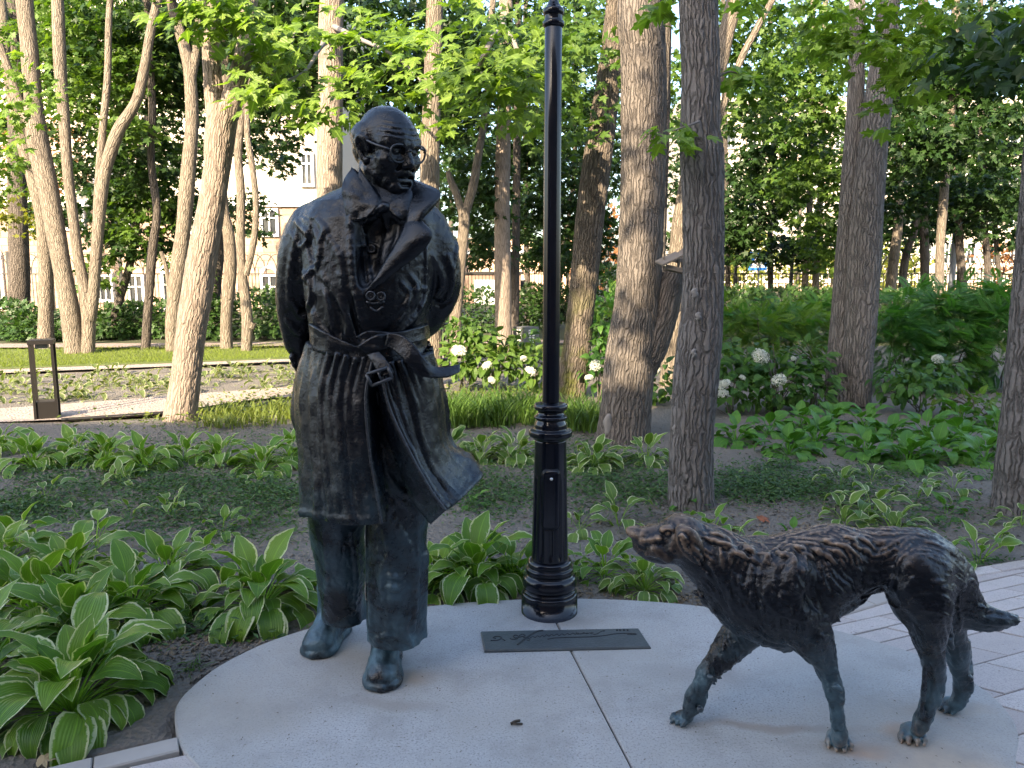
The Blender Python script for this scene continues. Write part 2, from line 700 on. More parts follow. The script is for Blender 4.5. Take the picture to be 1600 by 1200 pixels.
M_CONC, M_SOIL = concrete_mat(), soil_mat()
M_LAWN = lawn_mat('lawn', (.10, .14, .018), (.15, .185, .03))
M_FARG = lawn_mat('far_ground', (.05, .065, .025), (.09, .085, .04), 12)
M_PATH = gravel_mat('path_gravel', (.25, .20, .165), (.42, .355, .31))
M_KERB = plain('kerb_stone', (.34, .32, .30), .85, var=.25)
M_DARKMETAL = plain('dark_metal', (.018, .016, .015), .45, .4)

# big sheet to the horizon
n = 60
gx, gy = np.meshgrid(np.linspace(-300, 300, n), np.linspace(-60, 500, n), indexing='ij')
gz = np.full_like(gx, -.09)
tag(obj('ground', mesh_np('ground', np.stack([gx, gy, gz], -1).reshape(-1, 3), grid_faces(n, n)[:, ::-1]), M_FARG), kind='structure')

# the disc outline
vis = [(310, 1200), (282, 1165), (272.5, 1120), (279, 1095), (300, 1072), (340, 1041), (400, 1010), (448, 992), (497, 978), (575, 960), (658, 948), (740, 940), (814, 936), (860, 934.5), (902, 934.5), (1000, 938),
       (1100, 947), (1200, 962), (1301, 983), (1365, 1000), (1429, 1020), (1480, 1042), (1517, 1063), (1555, 1090), (1582, 1122), (1592, 1155), (1588, 1200)]
W = [tuple(G(*p)[:2]) for p in vis]
x1, y1 = W[-1]
x0, y0 = W[0]
W += [(x1 - .16, y1 - .32), (x1 - .5, y1 - .72), (.72, y1 - 1.02), (.25, y1 - 1.12), (-.25, y1 - 1.05), (x0 + .42, y0 - .72), (x0 + .12, y0 - .34)]
DISC = cat_rom(np.array(W + [W[0]]), 4)[:-1]
# split along the joint
ja, jb = G(869, 972)[:2], G(988, 1200)[:2]
jd = (jb - ja) / np.linalg.norm(jb - ja)
jn = np.array([-jd[1], jd[0]])


def clip_poly(P, a, nrm, off):
    out = []
    s_ = (P - a) @ nrm - off
    for i in range(len(P)):
        j = (i + 1) % len(P)
        if s_[i] >= 0:
            out.append(P[i])
        if (s_[i] >= 0) != (s_[j] >= 0):
            t_ = s_[i] / (s_[i] - s_[j])
            out.append(P[i] + t_ * (P[j] - P[i]))
    return np.array(out)


def slab(name, P, z0, z1, mat, parent=None, bev=.006):
    P = np.asarray(P, float)
    c = P.mean(0)
    if np.cross(np.append(P[1] - P[0], 0), np.append(P[2] - P[1], 0))[2] < 0 and len(P) == 4:
        P = P[::-1]
    ar = .5 * np.sum(P[:, 0] * np.roll(P[:, 1], -1) - np.roll(P[:, 0], -1) * P[:, 1])
    if ar < 0:
        P = P[::-1]
    k = len(P)
    e = P - np.roll(P, 1, 0)
    e2 = np.roll(P, -1, 0) - P
    n1 = np.stack([-e[:, 1], e[:, 0]], 1)
    n2 = np.stack([-e2[:, 1], e2[:, 0]], 1)
    n1 /= np.linalg.norm(n1, axis=1)[:, None] + 1e-9
    n2 /= np.linalg.norm(n2, axis=1)[:, None] + 1e-9
    m = n1 + n2
    m /= np.linalg.norm(m, axis=1)[:, None] + 1e-9
    I = P + m * bev
    v = np.concatenate([np.c_[P, np.full(k, z0)], np.c_[P, np.full(k, z1 - bev)], np.c_[I, np.full(k, z1)]])
    i = np.arange(k)
    j = (i + 1) % k
    f = np.concatenate([np.stack([i, j, j + k, i + k], 1), np.stack([i + k, j + k, j + 2 * k, i + 2 * k], 1)])
    return obj(name, mesh_np(name, v, [f, (i + 2 * k)[None, :]], None, False), mat, parent)


disc = empty('concrete_disc', (0, 0, 0), 'round grey concrete disc under the bronze man, the dog and the lamp post', kind='structure')
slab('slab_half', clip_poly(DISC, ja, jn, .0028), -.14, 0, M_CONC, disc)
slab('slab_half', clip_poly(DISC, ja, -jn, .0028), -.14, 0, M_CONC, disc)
slab('joint_bed', DISC * .96 + DISC.mean(0) * .04, -.13, -.012, plain('joint', (.06, .055, .05), .9), disc)

# soil bed with small relief, dipped under the hard surfaces
B1, B2, B3 = G(1290, 952)[:2], G(1493, 893)[:2], G(1640, 868)[:2]
K1, K2 = G(60, 1204)[:2], G(279, 1152)[:2]


def side(P, a, b):
    return (b[0] - a[0]) * (P[..., 1] - a[1]) - (b[1] - a[1]) * (P[..., 0] - a[0])


def soil_z(P):
    P3 = np.concatenate([P, np.zeros(P.shape[:-1] + (1,))], -1)
    z = -.022 + .020 * fbm(P3 * 1.1, 2) + .010 * vnoise(P3 * 5) + .006 * vnoise(P3 * 16)
    hard = ((side(P, B1, B2) < .02) & (P[..., 0] > 1.2)) & (side(P, B2, B3) < .03) | ((side(P, K1, K2) < .02) & (P[..., 0] < -.2)) | (P[..., 1] < 1.9)
    d = P - np.array([.27, 2.35])
    inside = np.zeros(P.shape[:-1], bool)
    for i in range(len(DISC)):
        a, b = DISC[i], DISC[(i + 1) % len(DISC)]
        c = ((a[1] > P[..., 1]) != (b[1] > P[..., 1])) & (P[..., 0] < (b[0] - a[0]) * (P[..., 1] - a[1]) / (b[1] - a[1] + 1e-12) + a[0])
        inside ^= c
    return np.where(inside | hard, -.1, z)


xs = np.concatenate([np.linspace(-14, -4.05, 60), np.linspace(-4, 4.6, 190), np.linspace(4.7, 14, 60)])
ys = np.concatenate([np.linspace(.4, 6, 140), np.linspace(6.06, 18, 110)])
gx, gy = np.meshgrid(xs, ys, indexing='ij')
P2 = np.stack([gx, gy], -1)
tag(obj('soil', mesh_np('soil', np.concatenate([P2, soil_z(P2)[..., None]], -1).reshape(-1, 3), grid_faces(len(xs), len(ys))), M_SOIL), kind='structure')


def sheet(name, P, z, mat, n=10):
    """flat strip between two lines of photo pixels (near line, far line)"""
    a = np.array([G(*p, z) for p in P[0]])
    b = np.array([G(*p, z) for p in P[1]])
    a, b = cat_rom(a, n), cat_rom(b, n)
    k = 6
    t = np.linspace(0, 1, k)[:, None, None]
    V = a[None] * (1 - t) + b[None] * t
    return tag(obj(name, mesh_np(name, V.reshape(-1, 3), grid_faces(k, len(a))[:, ::-1]), mat), kind='structure')


sheet('gravel_path', [[(-500, 690), (-200, 668), (100, 655), (250, 645), (400, 624), (560, 614), (700, 606)], [(-500, 660), (-200, 648), (0, 638), (260, 619), (400, 608), (560, 600), (700, 594)]], .022, M_PATH)
sheet('lawn', [[(-700, 620), (-200, 590), (0, 577), (270, 567), (470, 560), (700, 556), (900, 556)], [(-700, 560), (-200, 552), (0, 546), (270, 546), (470, 543), (700, 541), (900, 540)]], .02, M_LAWN)
sheet('narrow_path', [[(-700, 628), (-200, 597), (0, 583), (270, 572), (470, 564), (700, 559)], [(-700, 621), (-200, 591), (0, 577.5), (270, 567.4), (470, 560.3), (700, 556)]], .024, M_PATH)
sheet('far_path', [[(-400, 546), (0, 543), (270, 542.5), (470, 540), (700, 538), (900, 536)], [(-400, 540), (0, 537), (270, 536), (470, 534), (700, 532), (900, 531)]], .024, gravel_mat('pink_gravel', (.22, .165, .145), (.31, .25, .22)))
# thin dark metal edging along the gravel path
e = cat_rom(np.array([G(*p, .02) for p in [(96, 656), (150, 652.5), (250, 645.5), (262, 644)]]), 4)
MB().tube(e, .022, 6).build('path_edging', M_DARKMETAL, None)
tag(bpy.data.objects['path_edging'], 'low dark metal edging along the near side of the gravel path', 'edging')

# paving of rhombic tiles
def tile_mat():
    t = MT('paving_tile')
    pos = t.n('NewGeometry').outputs['Position']
    rn = t.n('ObjectInfo').outputs['Random']
    n2 = t.noise(pos, 150, 3, .75)
    n1 = t.noise(pos, 7, 5, .65)
    col = t.mix(rn, (.40, .36, .345), (.50, .465, .45))
    col = t.mix(t.ramp(n2, (.36, .8), (.5, 0.0)), col, (.27, .245, .24))
    col = t.mix(t.ramp(n1, (.5, 0.0), (.8, .6)), col, (.31, .29, .275))
    t.p(Base_Color=col, Roughness=.85)
    t.bump(n2, .4, .004)
    return t.m


M_TILE = tile_mat()
pav = empty('pavement', (0, 0, 0), 'pinkish grey paving tiles round the concrete disc', kind='structure')
M_MORTAR = plain('mortar', (.085, .075, .07), .95)
# bed of the paving (under every tile) as one sheet each side
slab('paving_bed', [B1 + (0, -.2), B2, B3, (9, B3[1] + 2.0), (9, -9), (-9, -9), (-9, K1[1] - 3.9), K1, K2, (.3, 2.4)], -.08, -.018, M_MORTAR, pav, .001)
ua, va = R(22.5), R(-34)
u_, v_ = np.array([math.cos(ua), math.sin(ua)]), np.array([math.cos(va), math.sin(va)])
nu_, nv_ = np.array([-u_[1], u_[0]]), np.array([-v_[1], v_[0]])
Minv = np.linalg.inv(np.stack([nu_, nv_]))
rowsU = [-1.1 + .2 * i for i in range(14)] + [1.655, 1.855, 2.06, 2.26, 2.36, 2.46, 2.56, 2.66, 2.76, 2.86, 2.96, 3.06]
rowsU = sorted(r for r in rowsU if r < 1.6 or r > 1.64)
cnt = 0
gap = .0035
for i in range(len(rowsU) - 1):
    a0, a1 = rowsU[i], rowsU[i + 1]
    step = .24 if a1 - a0 > .15 else .36
    o = .11 if i % 2 else 0
    k = -2.0
    while k < 7:
        b0, b1 = k + o, k + o + step
        k += step
        q = np.array([Minv @ np.array([x, y]) for x, y in ((a0 + gap, b0 + gap), (a1 - gap, b0 + gap), (a1 - gap, b1 - gap), (a0 + gap, b1 - gap))])
        c = q.mean(0)
        inr = c[0] > 1.15 and side(c, B1, B2) < -.02 and side(c, B2, B3) < -.02
        inl = c[0] < -.6 and side(c, K1, K2) < -.045
        if not (inr or inl) or c[1] < .9:
            continue
        pp = w2 = c[1]
        if c[1] < 1.7 or c[0] > 4.5:
            continue
        d = np.linalg.norm(c - np.array([.28, 2.3]))
        if d < 1.05:
            continue
        slab('tile', q, -.05, -.006 + RNG.uniform(-.002, .002), M_TILE, pav, .003)
        cnt += 1
for a, b, nn in ((B1, B2, 4), (B2, B3, 3), (K1 + (K1 - K2) * 1.5, K2, 4)):
    d = (b - a) / nn
    nrm = np.array([d[1], -d[0]]) / np.linalg.norm(d)
    for i in range(nn):
        p, q = a + d * (i + .008), a + d * (i + .992)
        wd = .085
        slab('kerb_stone', [p, q, q + nrm * wd, p + nrm * wd], -.1, .004, M_TILE if nn != 4 else M_KERB, pav, .006)
# ------------------------------------------------------------------ leaves
def outline_maple(fine):
    """five-lobed blade in the plane (x along the leaf, y across), stalk at the origin"""
    if fine:
        half = [(0, 0), (-.06, .10), (.02, .30), (.10, .46), (.24, .34), (.30, .30), (.36, .44), (.54, .58), (.56, .38), (.52, .17), (.70, .20), (.78, .08)]
    else:
        half = [(0, 0), (.02, .36), (.25, .26), (.52, .54), (.52, .15), (.70, .16)]
    tip = [(1.0, 0)]
    pts = half + tip + [(x, -y) for x, y in half[:0:-1]]
    return np.array(pts)


def maple_template(fine, droop=.25):
    o = outline_maple(fine)
    c = np.array([[.36, 0.0]])
    p = np.concatenate([c, o])
    r2 = (p[:, 0] - .3) ** 2 + p[:, 1] ** 2
    z = -droop * r2 + .10 * np.abs(p[:, 1]) - .05 * p[:, 0]
    k = len(o)
    f = np.stack([np.zeros(k, int), 1 + np.arange(k), 1 + (np.arange(k) + 1) % k], 1)
    uv = np.stack([np.clip(p[:, 0], 0, 1), .5 + .45 * p[:, 1]], 1)
    return np.c_[p, z], f, uv


def ovate_template(n=5, w=.5, fold=.15, droop=.3):
    t = np.linspace(0, 1, n)
    wid = w * np.sin(math.pi * np.clip(t, .0, 1) ** .8) ** .9 * .5
    v, uv = [], []
    for i in range(n):
        for s_ in (-1, 0, 1):
            v.append((t[i], s_ * wid[i], fold * abs(s_) * wid[i] * 2 - droop * t[i] ** 2))
            uv.append((t[i], .5 + .5 * s_))
    return np.array(v), grid_faces(n, 3), np.array(uv)


TM_FINE, TM_MID = maple_template(True), maple_template(False)
T_OV = ovate_template()


def leaf_batch(T, pos, axis, normal, size):
    """many copies of a leaf template as one vertex / face set"""
    v, f, uv = T
    axis = axis / (np.linalg.norm(axis, axis=1)[:, None] + 1e-9)
    nrm = normal - axis * (normal * axis).sum(1)[:, None]
    nrm /= np.linalg.norm(nrm, axis=1)[:, None] + 1e-9
    bi = np.cross(nrm, axis)
    n, k = len(pos), len(v)
    V = pos[:, None] + size[:, None, None] * (v[None, :, 0, None] * axis[:, None] + v[None, :, 1, None] * bi[:, None] + v[None, :, 2, None] * nrm[:, None])
    F = (f[None] + (np.arange(n) * k)[:, None, None]).reshape(-1, f.shape[1])
    return V.reshape(-1, 3), F, np.tile(uv, (n, 1))


def leaf_frames(rng, c, ext, n, out=None, per=14, spray=.32, updown=.35, nr=.38):
    """positions, axes, normals of leaves hung on flat sprays inside an ellipsoid"""
    ns = max(1, n // per)
    d = rng.normal(size=(ns, 3))
    d /= np.linalg.norm(d, axis=1)[:, None]
    sc_ = c + d * (rng.random((ns, 1)) ** .4) * ext
    rad = spray * rng.uniform(.6, 1.3, ns)
    k = rng.integers(0, ns, n)
    th = rng.uniform(0, 2 * math.pi, n)
    rr = np.sqrt(rng.random(n)) * rad[k]
    tilt = rng.normal(0, .25, (ns, 2))[k]
    off = np.stack([rr * np.cos(th), rr * np.sin(th), np.zeros(n)], 1)
    off[:, 2] = off[:, 0] * tilt[:, 0] + off[:, 1] * tilt[:, 1] - .35 * rr * rr / rad[k] + rng.normal(0, .035, n)
    pos = sc_[k] + off
    ax = np.stack([np.cos(th), np.sin(th), -.45 + rng.normal(0, updown, n)], 1) + rng.normal(0, .35, (n, 3))
    nm = np.stack([np.cos(th) * .45, np.sin(th) * .45, np.ones(n)], 1) + rng.normal(0, nr, (n, 3))
    if out is not None:
        ax = ax + np.asarray(out) * .45
        nm = nm + np.asarray(out) * 1.2
    return pos, ax, nm


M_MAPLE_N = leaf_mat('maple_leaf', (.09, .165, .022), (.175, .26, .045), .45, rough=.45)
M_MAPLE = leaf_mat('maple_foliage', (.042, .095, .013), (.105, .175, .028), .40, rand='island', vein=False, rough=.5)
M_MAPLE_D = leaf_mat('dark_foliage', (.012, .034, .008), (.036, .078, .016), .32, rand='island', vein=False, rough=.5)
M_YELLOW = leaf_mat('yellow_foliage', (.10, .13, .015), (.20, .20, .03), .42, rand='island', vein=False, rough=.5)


# ------------------------------------------------------------------ bark and trunks
def bark_mat(name, a, b, moss=None, sc_=1.0, bump=1.0):
    t = MT(name)
    uv = t.n('UVMap').outputs[0]
    pos = t.n('NewGeometry').outputs['Position']
    w_ = t.n('VectorMath', {0: t.mapping(uv, (34 * sc_, 3.6 * sc_, 1)), 1: t.n('VectorMath', {0: t.n('TexNoise', {'Vector': t.mapping(uv, (9, 6, 1)), 'Scale': 1.6, 'Detail': 4}).outputs[1], 1: (2.0, 1.1, 0)}, operation='MULTIPLY').outputs[0]}, operation='ADD').outputs[0]
    vo = t.n('TexVoronoi', {'Vector': w_, 'Scale': 1.0}, feature='DISTANCE_TO_EDGE', voronoi_dimensions='2D').outputs[0]
    fine = t.noise(t.mapping(uv, (60, 22, 1)), 1.6, 6, .7)
    big = t.noise(pos, 1.7, 5)
    rg = t.ramp(vo, (.0, 0.0), (.24, 1.0))
    col = t.mix(big, a, b)
    col = t.mix(t.math('MULTIPLY', fine, .55), col, tuple(c * 1.5 for c in b))
    col = t.mix(t.math('MULTIPLY', t.math('SUBTRACT', 1.0, rg), .55), col, tuple(c * .42 for c in a))
    if moss:
        z = t.n('SeparateXYZ', {0: pos}).outputs[2]
        mz = t.n('MapRange', {0: z, 1: .2, 2: 1.9, 3: .85, 4: 0.0}).outputs[0]
        col = t.mix(t.math('MULTIPLY', mz, t.ramp(t.noise(pos, 4.5, 5), (.46, 0.0), (.62, 1.0))), col, moss)
    t.p(Base_Color=col, Roughness=.9)
    t.set(t.b.inputs['Specular IOR Level'], .2)
    t.bump(t.math('ADD', rg, t.math('MULTIPLY', fine, .5)), bump, .022)
    return t.m


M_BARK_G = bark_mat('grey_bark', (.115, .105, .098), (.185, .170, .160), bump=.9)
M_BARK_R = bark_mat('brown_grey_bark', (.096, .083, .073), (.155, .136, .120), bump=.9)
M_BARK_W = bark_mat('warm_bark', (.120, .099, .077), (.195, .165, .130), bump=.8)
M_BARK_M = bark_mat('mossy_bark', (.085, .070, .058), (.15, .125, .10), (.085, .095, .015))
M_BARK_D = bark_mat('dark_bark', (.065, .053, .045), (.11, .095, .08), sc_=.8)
M_BARK_P = bark_mat('pale_bark', (.150, .120, .096), (.245, .20, .165), bump=.6)


def trunk_mesh(MBo, P, rad, ridge, rng, nseg=None, step=None):
    """tapered limb along world points, flared, lumpy, with bark ridges as relief where ridge > 0"""
    P, rad = np.asarray(P, float), np.asarray(rad, float)
    L = np.linalg.norm(np.diff(P, axis=0), axis=1).sum()
    step = step or (.016 if ridge else .12)
    n = max(4, int(L / step / max(1, len(P) - 1)))
    q = cat_rom(np.c_[P, rad], n)
    Pp, rr = q[:, :3], np.maximum(q[:, 3], .004)
    ns = nseg or (128 if ridge else 14)
    T, A, B = frames(Pp)
    s_ = np.concatenate([[0], np.cumsum(np.linalg.norm(np.diff(Pp, axis=0), axis=1))])
    th = np.linspace(0, 2 * math.pi, ns + 1)
    th0 = th + math.pi / 2          # seam away from the lens
    dirs = np.cos(th0)[None, :, None] * A[:, None] + np.sin(th0)[None, :, None] * B[:, None]
    o = rng.uniform(0, 30)
    base = Pp[:, None] + rr[:, None, None] * dirs
    low = 1 + .085 * vnoise(base * np.array([3.2, 3.2, 1.5]) + o)
    r2 = rr[:, None] * low
    if ridge:
        am = th[None, :] * rr.mean()
        cyc = np.stack([np.cos(th)[None] * rr.mean() * 30 + 0 * s_[:, None], np.sin(th)[None] * rr.mean() * 30 + 0 * s_[:, None], s_[:, None] * 7.5 + 0 * am], -1)
        wob = .9 * vnoise(cyc * np.array([.35, .35, 1.4]) + o)
        n1 = np.abs(vnoise(cyc * np.array([1.5, 1.5, .34]) + wob[..., None] + o))
        n2 = np.abs(vnoise(cyc * np.array([2.3, 2.3, 1.3]) + o + 7))
        r2 = r2 + ridge * (np.clip(n1 * 3.0, 0, 1) - .7) + ridge * .35 * (n2 * 2 - .6)
    V = Pp[:, None] + r2[..., None] * dirs
    uv = np.stack([np.broadcast_to(th[None] * rr.mean(), r2.shape), np.broadcast_to(s_[:, None], r2.shape)], -1)
    MBo.add(V.reshape(-1, 3), grid_faces(len(Pp), ns + 1), uv.reshape(-1, 2))


TREES = {}


def tree(key, label, stems, Y, mat, ridge=0.0, top=None, group='trees of the park', flare=True, zext=5.5):
    """stems: list of photo polylines [(px, py, width px), ...] from the ground upward; the last point of a stem that leaves the frame is carried on upward"""
    rng = np.random.default_rng(abs(hash(key)) % 1000 + 5 if False else sum(map(ord, key)) * 7)
    b = stems[0][0]
    base = at(b[0], b[1], Y)
    t_ = empty('tree', (base[0], base[1], 0), label, 'tree', group)
    loc = np.array(t_.location)
    for si, st in enumerate(stems):
        m = MB()
        st = [tuple(p) + ((0.0,) if len(p) == 3 else ()) for p in st]
        P = np.array([at(p[0], p[1], Y + p[3]) for p in st])
        rad = np.array([p[2] * .5 * (Y + p[3]) / FPX for p in st])
        if si == 0 and flare:
            d = P[1] - P[0]
            P = np.concatenate([[P[0] * np.array([1, 1, 0]) - np.array([0, 0, .15])], [P[0] + np.array([0, 0, .02])], P[1:]])
            rad = np.concatenate([[rad[0] * 1.22], rad])
        if st[-1][1] <= 4:
            d = P[-1] - P[-2]
            d /= np.linalg.norm(d)
            for k in (1, 2, 3):
                P = np.concatenate([P, [P[-1] + d * zext / 3 + rng.normal(size=3) * .12 * np.array([1, 1, 0])]])
                rad = np.concatenate([rad, [rad[-1] * .72]])
        trunk_mesh(m, P - loc, rad, ridge if si < 2 else 0, rng, None if ridge else (16 if rad.max() > .06 else 10))
        m.build('trunk' if si == 0 else 'limb', mat, t_, True)
    TREES[key] = (t_, loc, rng, [p for s in stems for p in s], Y)
    return t_


def foliage(key, clumps, mat=None, T=None, size=.13, name='crown', out=None, per=14, spray=.32):
    """clumps: (px, py, dY from the trunk, rx m, ry m, rz m, leaves)"""
    t_, loc, rng, _, Y = TREES[key]
    V, F, U, n = [], [], [], 0
    for px, py, dY, rx, ry, rz, k in clumps:
        k = int(k * 1.9)
        c = at(px, py, Y + dY)
        p, a, nm = leaf_frames(rng, c, np.array([rx, ry, rz]), k, out, per, spray, nr=.75)
        v, f, u = leaf_batch(T or TM_MID, p - loc, a, nm, size * rng.uniform(.65, 1.2, k))
        V.append(v)
        F.append(f + n)
        U.append(u)
        n += len(v)
    return obj(name, mesh_np(name, np.concatenate(V), np.concatenate(F), np.concatenate(U), False), mat or M_MAPLE, t_)


LEAFM = None


def leaf_objects(key, clumps, mat, size=.13, cap=300, T=None, out=None, per=12, spray=.30):
    """near foliage, leaf by leaf (shared mesh); whatever is over the cap becomes one joined part"""
    t_, loc, rng, _, Y = TREES[key]
    me = []
    for dr in (.10, .28, .5):
        v, f, u = maple_template(True, dr)
        m_ = mesh_np('leaf', v, f, u, False)
        m_.materials.append(mat)
        me.append(m_)
    A = []
    for px, py, dY, rx, ry, rz, k in clumps:
        c = at(px, py, Y + dY)
        p, a, nm = leaf_frames(rng, c, np.array([rx, ry, rz]), k, out, per, spray)
        A.append(np.concatenate([p, a, nm, size * rng.uniform(.6, 1.15, (k, 1))], 1))
    A = np.concatenate(A)
    # those nearest the lens are the ones that show largest
    o = np.argsort(np.linalg.norm(A[:, :3] - np.array([0, 0, CAM_H]), axis=1) + rng.normal(0, .15, len(A)))
    A = A[o]
    for r in A[:cap]:
        ax = Vector(r[3:6]).normalized()
        nm = Vector(r[6:9])
        nm = (nm - ax * nm.dot(ax)).normalized()
        bi = nm.cross(ax)
        ob = bpy.data.objects.new('leaf', me[int(rng.integers(0, 3))])
        C.objects.link(ob)
        ob.parent = t_
        s_ = r[9]
        ob.matrix_local = Matrix(((ax.x * s_, bi.x * s_, nm.x * s_, r[0] - loc[0]), (ax.y * s_, bi.y * s_, nm.y * s_, r[1] - loc[1]), (ax.z * s_, bi.z * s_, nm.z * s_, r[2] - loc[2]), (0, 0, 0, 1)))
    if len(A) > cap:
        r = A[cap:]
        v, f, u = leaf_batch(TM_FINE, r[:, :3] - loc, r[:, 3:6], r[:, 6:9], r[:, 9])
        tag(obj('foliage', mesh_np('foliage', v, f, u, False), mat, t_), kind='stuff')


def twigs(key, lines, mat=None):
    t_, loc, rng, _, Y = TREES[key]
    for l in lines:
        P = np.array([at(p[0], p[1], Y + p[3]) for p in l])
        q = cat_rom(np.c_[P, [p[2] * .5 * Y / FPX for p in l]], 5)
        MB().tube(q[:, :3] - loc, q[:, 3], 6).build('twig', mat or M_BARK_G, t_, True)


# ---- the trunks one can tell apart, from the photo's left to its right
tree('a', 'thick dark ridged trunk at the photo\'s left edge behind the lawn', [[(30, 508, 32), (30, 420, 29), (28, 330, 27), (26, 240, 24), (24, 120, 22), (20, 2, 20)]], 22, M_BARK_D)
tree('b', 'short pale trunk with dark knots left of the two-stemmed tree', [[(72, 535, 24), (72, 470, 22), (70, 400, 20), (64, 330, 19), (50, 270, 20), (35, 220, 18), (12, 110, 15), (2, 2, 13)]], 18.3, M_BARK_W)
tree('c', 'tan two-stemmed maple on the lawn, its stems leaning left', [
    [(118, 554, 30), (108, 480, 27), (92, 390, 27), (77, 300, 29), (58, 215, 30), (50, 130, 24), (45, 70, 24), (38, 2, 23)],
    [(138, 552, 20), (138, 500, 20), (134, 460, 17), (122, 400, 16), (113, 330, 15), (106, 270, 15), (100, 180, 16), (94, 100, 17), (90, 2, 17)],
    [(140, 500, 20), (146, 460, 18), (150, 400, 17), (156, 330, 17), (165, 265, 17), (185, 205, 18), (212, 160, 15), (225, 110, 14), (235, 50, 13), (246, 2, 12)],
    [(54, 200, 20), (32, 165, 15), (14, 110, 12), (0, 70, 10)], [(152, 380, 12), (152, 320, 11), (160, 210, 11), (168, 120, 10), (172, 2, 9)]], 15.8, M_BARK_W)
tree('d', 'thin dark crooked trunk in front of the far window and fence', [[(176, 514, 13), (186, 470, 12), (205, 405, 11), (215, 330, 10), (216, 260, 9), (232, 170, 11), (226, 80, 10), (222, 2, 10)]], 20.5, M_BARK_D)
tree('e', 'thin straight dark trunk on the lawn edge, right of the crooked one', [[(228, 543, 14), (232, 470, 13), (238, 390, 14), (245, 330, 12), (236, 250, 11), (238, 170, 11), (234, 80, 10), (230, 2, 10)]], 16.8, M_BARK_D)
tree('f', 'brown forked trunk with a bare side stub left of the pale tree', [
    [(268, 550, 18), (272, 480, 22), (280, 410, 23), (288, 340, 22), (294, 270, 22), (300, 190, 19), (297, 120, 17), (290, 80, 17), (278, 40, 15), (268, 2, 14)],
    [(298, 130, 13), (308, 70, 12), (314, 2, 11)], [(266, 470, 9), (262, 430, 7), (252, 393, 6)]], 16.2, M_BARK_W)
tree('g', 'tall pale forked maple left of the bronze man, bark lit by sun', [
    [(282, 656, 52), (290, 590, 46), (298, 520, 44), (312, 430, 44), (326, 350, 42), (338, 270, 40), (344, 210, 46), (350, 168, 46)],
    [(340, 190, 34), (333, 130, 27), (330, 70, 26), (327, 2, 25)], [(355, 180, 34), (370, 130, 29), (382, 80, 26), (386, 40, 25), (390, 2, 24)], [(338, 282, 22), (350, 272, 17), (353, 262, 8)]], 8.55, M_BARK_P, .006)
tree('h', 'slim sunlit trunk with wavy outline just right of the pale forked maple', [[(354, 543, 20), (354, 490, 18), (360, 420, 19), (358, 370, 18), (350, 330, 16), (346, 270, 14), (348, 180, 14), (352, 90, 13), (352, 2, 12)]], 16.8, M_BARK_W)
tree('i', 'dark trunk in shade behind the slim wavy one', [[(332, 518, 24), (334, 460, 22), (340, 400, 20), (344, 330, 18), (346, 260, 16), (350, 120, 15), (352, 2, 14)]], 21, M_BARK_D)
tree('j', 'slim twin-stemmed trunk with a burl near the ground left of the man', [
    [(385, 549, 17), (386, 500, 17), (379, 430, 14), (376, 380, 13), (376, 300, 13), (372, 240, 12), (378, 170, 12), (382, 90, 11), (386, 2, 10)], [(384, 430, 11), (396, 380, 10), (400, 320, 9), (394, 260, 9), (386, 200, 9), (390, 90, 8), (395, 2, 7)],
    [(392, 512, 14), (396, 504, 10)]], 16.3, M_BARK_W)
tree('k', 'pale thick trunk rising straight behind the bronze man\'s right shoulder', [[(514, 610, 42), (514, 480, 40), (514, 330, 39), (515, 230, 38), (517, 120, 37), (518, 2, 35)]], 10.8, M_BARK_P, .004)
tree('l', 'reddish trunk directly behind the bronze man, seen under his left arm', [[(677, 600, 32), (676, 520, 29), (673, 420, 29), (672, 330, 29), (672, 240, 29), (676, 130, 26), (680, 2, 24)]], 11.2, M_BARK_W, .003)
tree('m', 'thin tree forking in a Y right of the bronze man\'s shoulder', [
    [(712, 548, 20), (712, 490, 19), (719, 420, 17), (725, 350, 17), (724, 325, 18)], [(723, 335, 12), (712, 300, 11), (704, 282, 10), (700, 268, 7)], [(727, 335, 14), (739, 290, 14), (748, 240, 12), (756, 190, 11), (764, 110, 10), (770, 2, 9)]], 15.6, M_BARK_W)
tree('n', 'straight sunlit trunk midway between the bronze man and the lamp post', [[(786, 540, 28), (786, 470, 26), (785, 390, 25), (785, 300, 24), (787, 200, 22), (789, 90, 20), (790, 2, 19)]], 17.2, M_BARK_P)
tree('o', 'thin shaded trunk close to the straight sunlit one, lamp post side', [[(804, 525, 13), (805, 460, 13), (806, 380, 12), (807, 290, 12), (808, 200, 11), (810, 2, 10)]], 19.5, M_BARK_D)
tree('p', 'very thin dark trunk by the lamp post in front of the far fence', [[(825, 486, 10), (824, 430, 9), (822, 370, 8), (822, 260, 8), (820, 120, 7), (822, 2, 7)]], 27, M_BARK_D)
tree('q', 'mossy trunk leaning right, directly right of the lamp post', [[(893, 617, 48), (900, 560, 45), (907, 490, 43), (914, 420, 43), (922, 340, 44), (932, 260, 43), (944, 180, 40), (951, 120, 36), (958, 50, 30), (962, 2, 28)]], 10.1, M_BARK_M, .006)
tree('r', 'broad grey maple trunk with a sawn side limb and bird feeder', [
    [(973, 684, 88), (978, 630, 80), (986, 560, 76), (994, 490, 72), (999, 420, 71), (1003, 340, 68), (1005, 260, 68), (1005, 160, 69), (1004, 80, 67), (1003, 2, 66)],
    [(1000, 590, 40), (1018, 540, 50), (1034, 490, 50), (1044, 450, 44), (1054, 425, 34)]], 7.55, M_BARK_R, .0085)
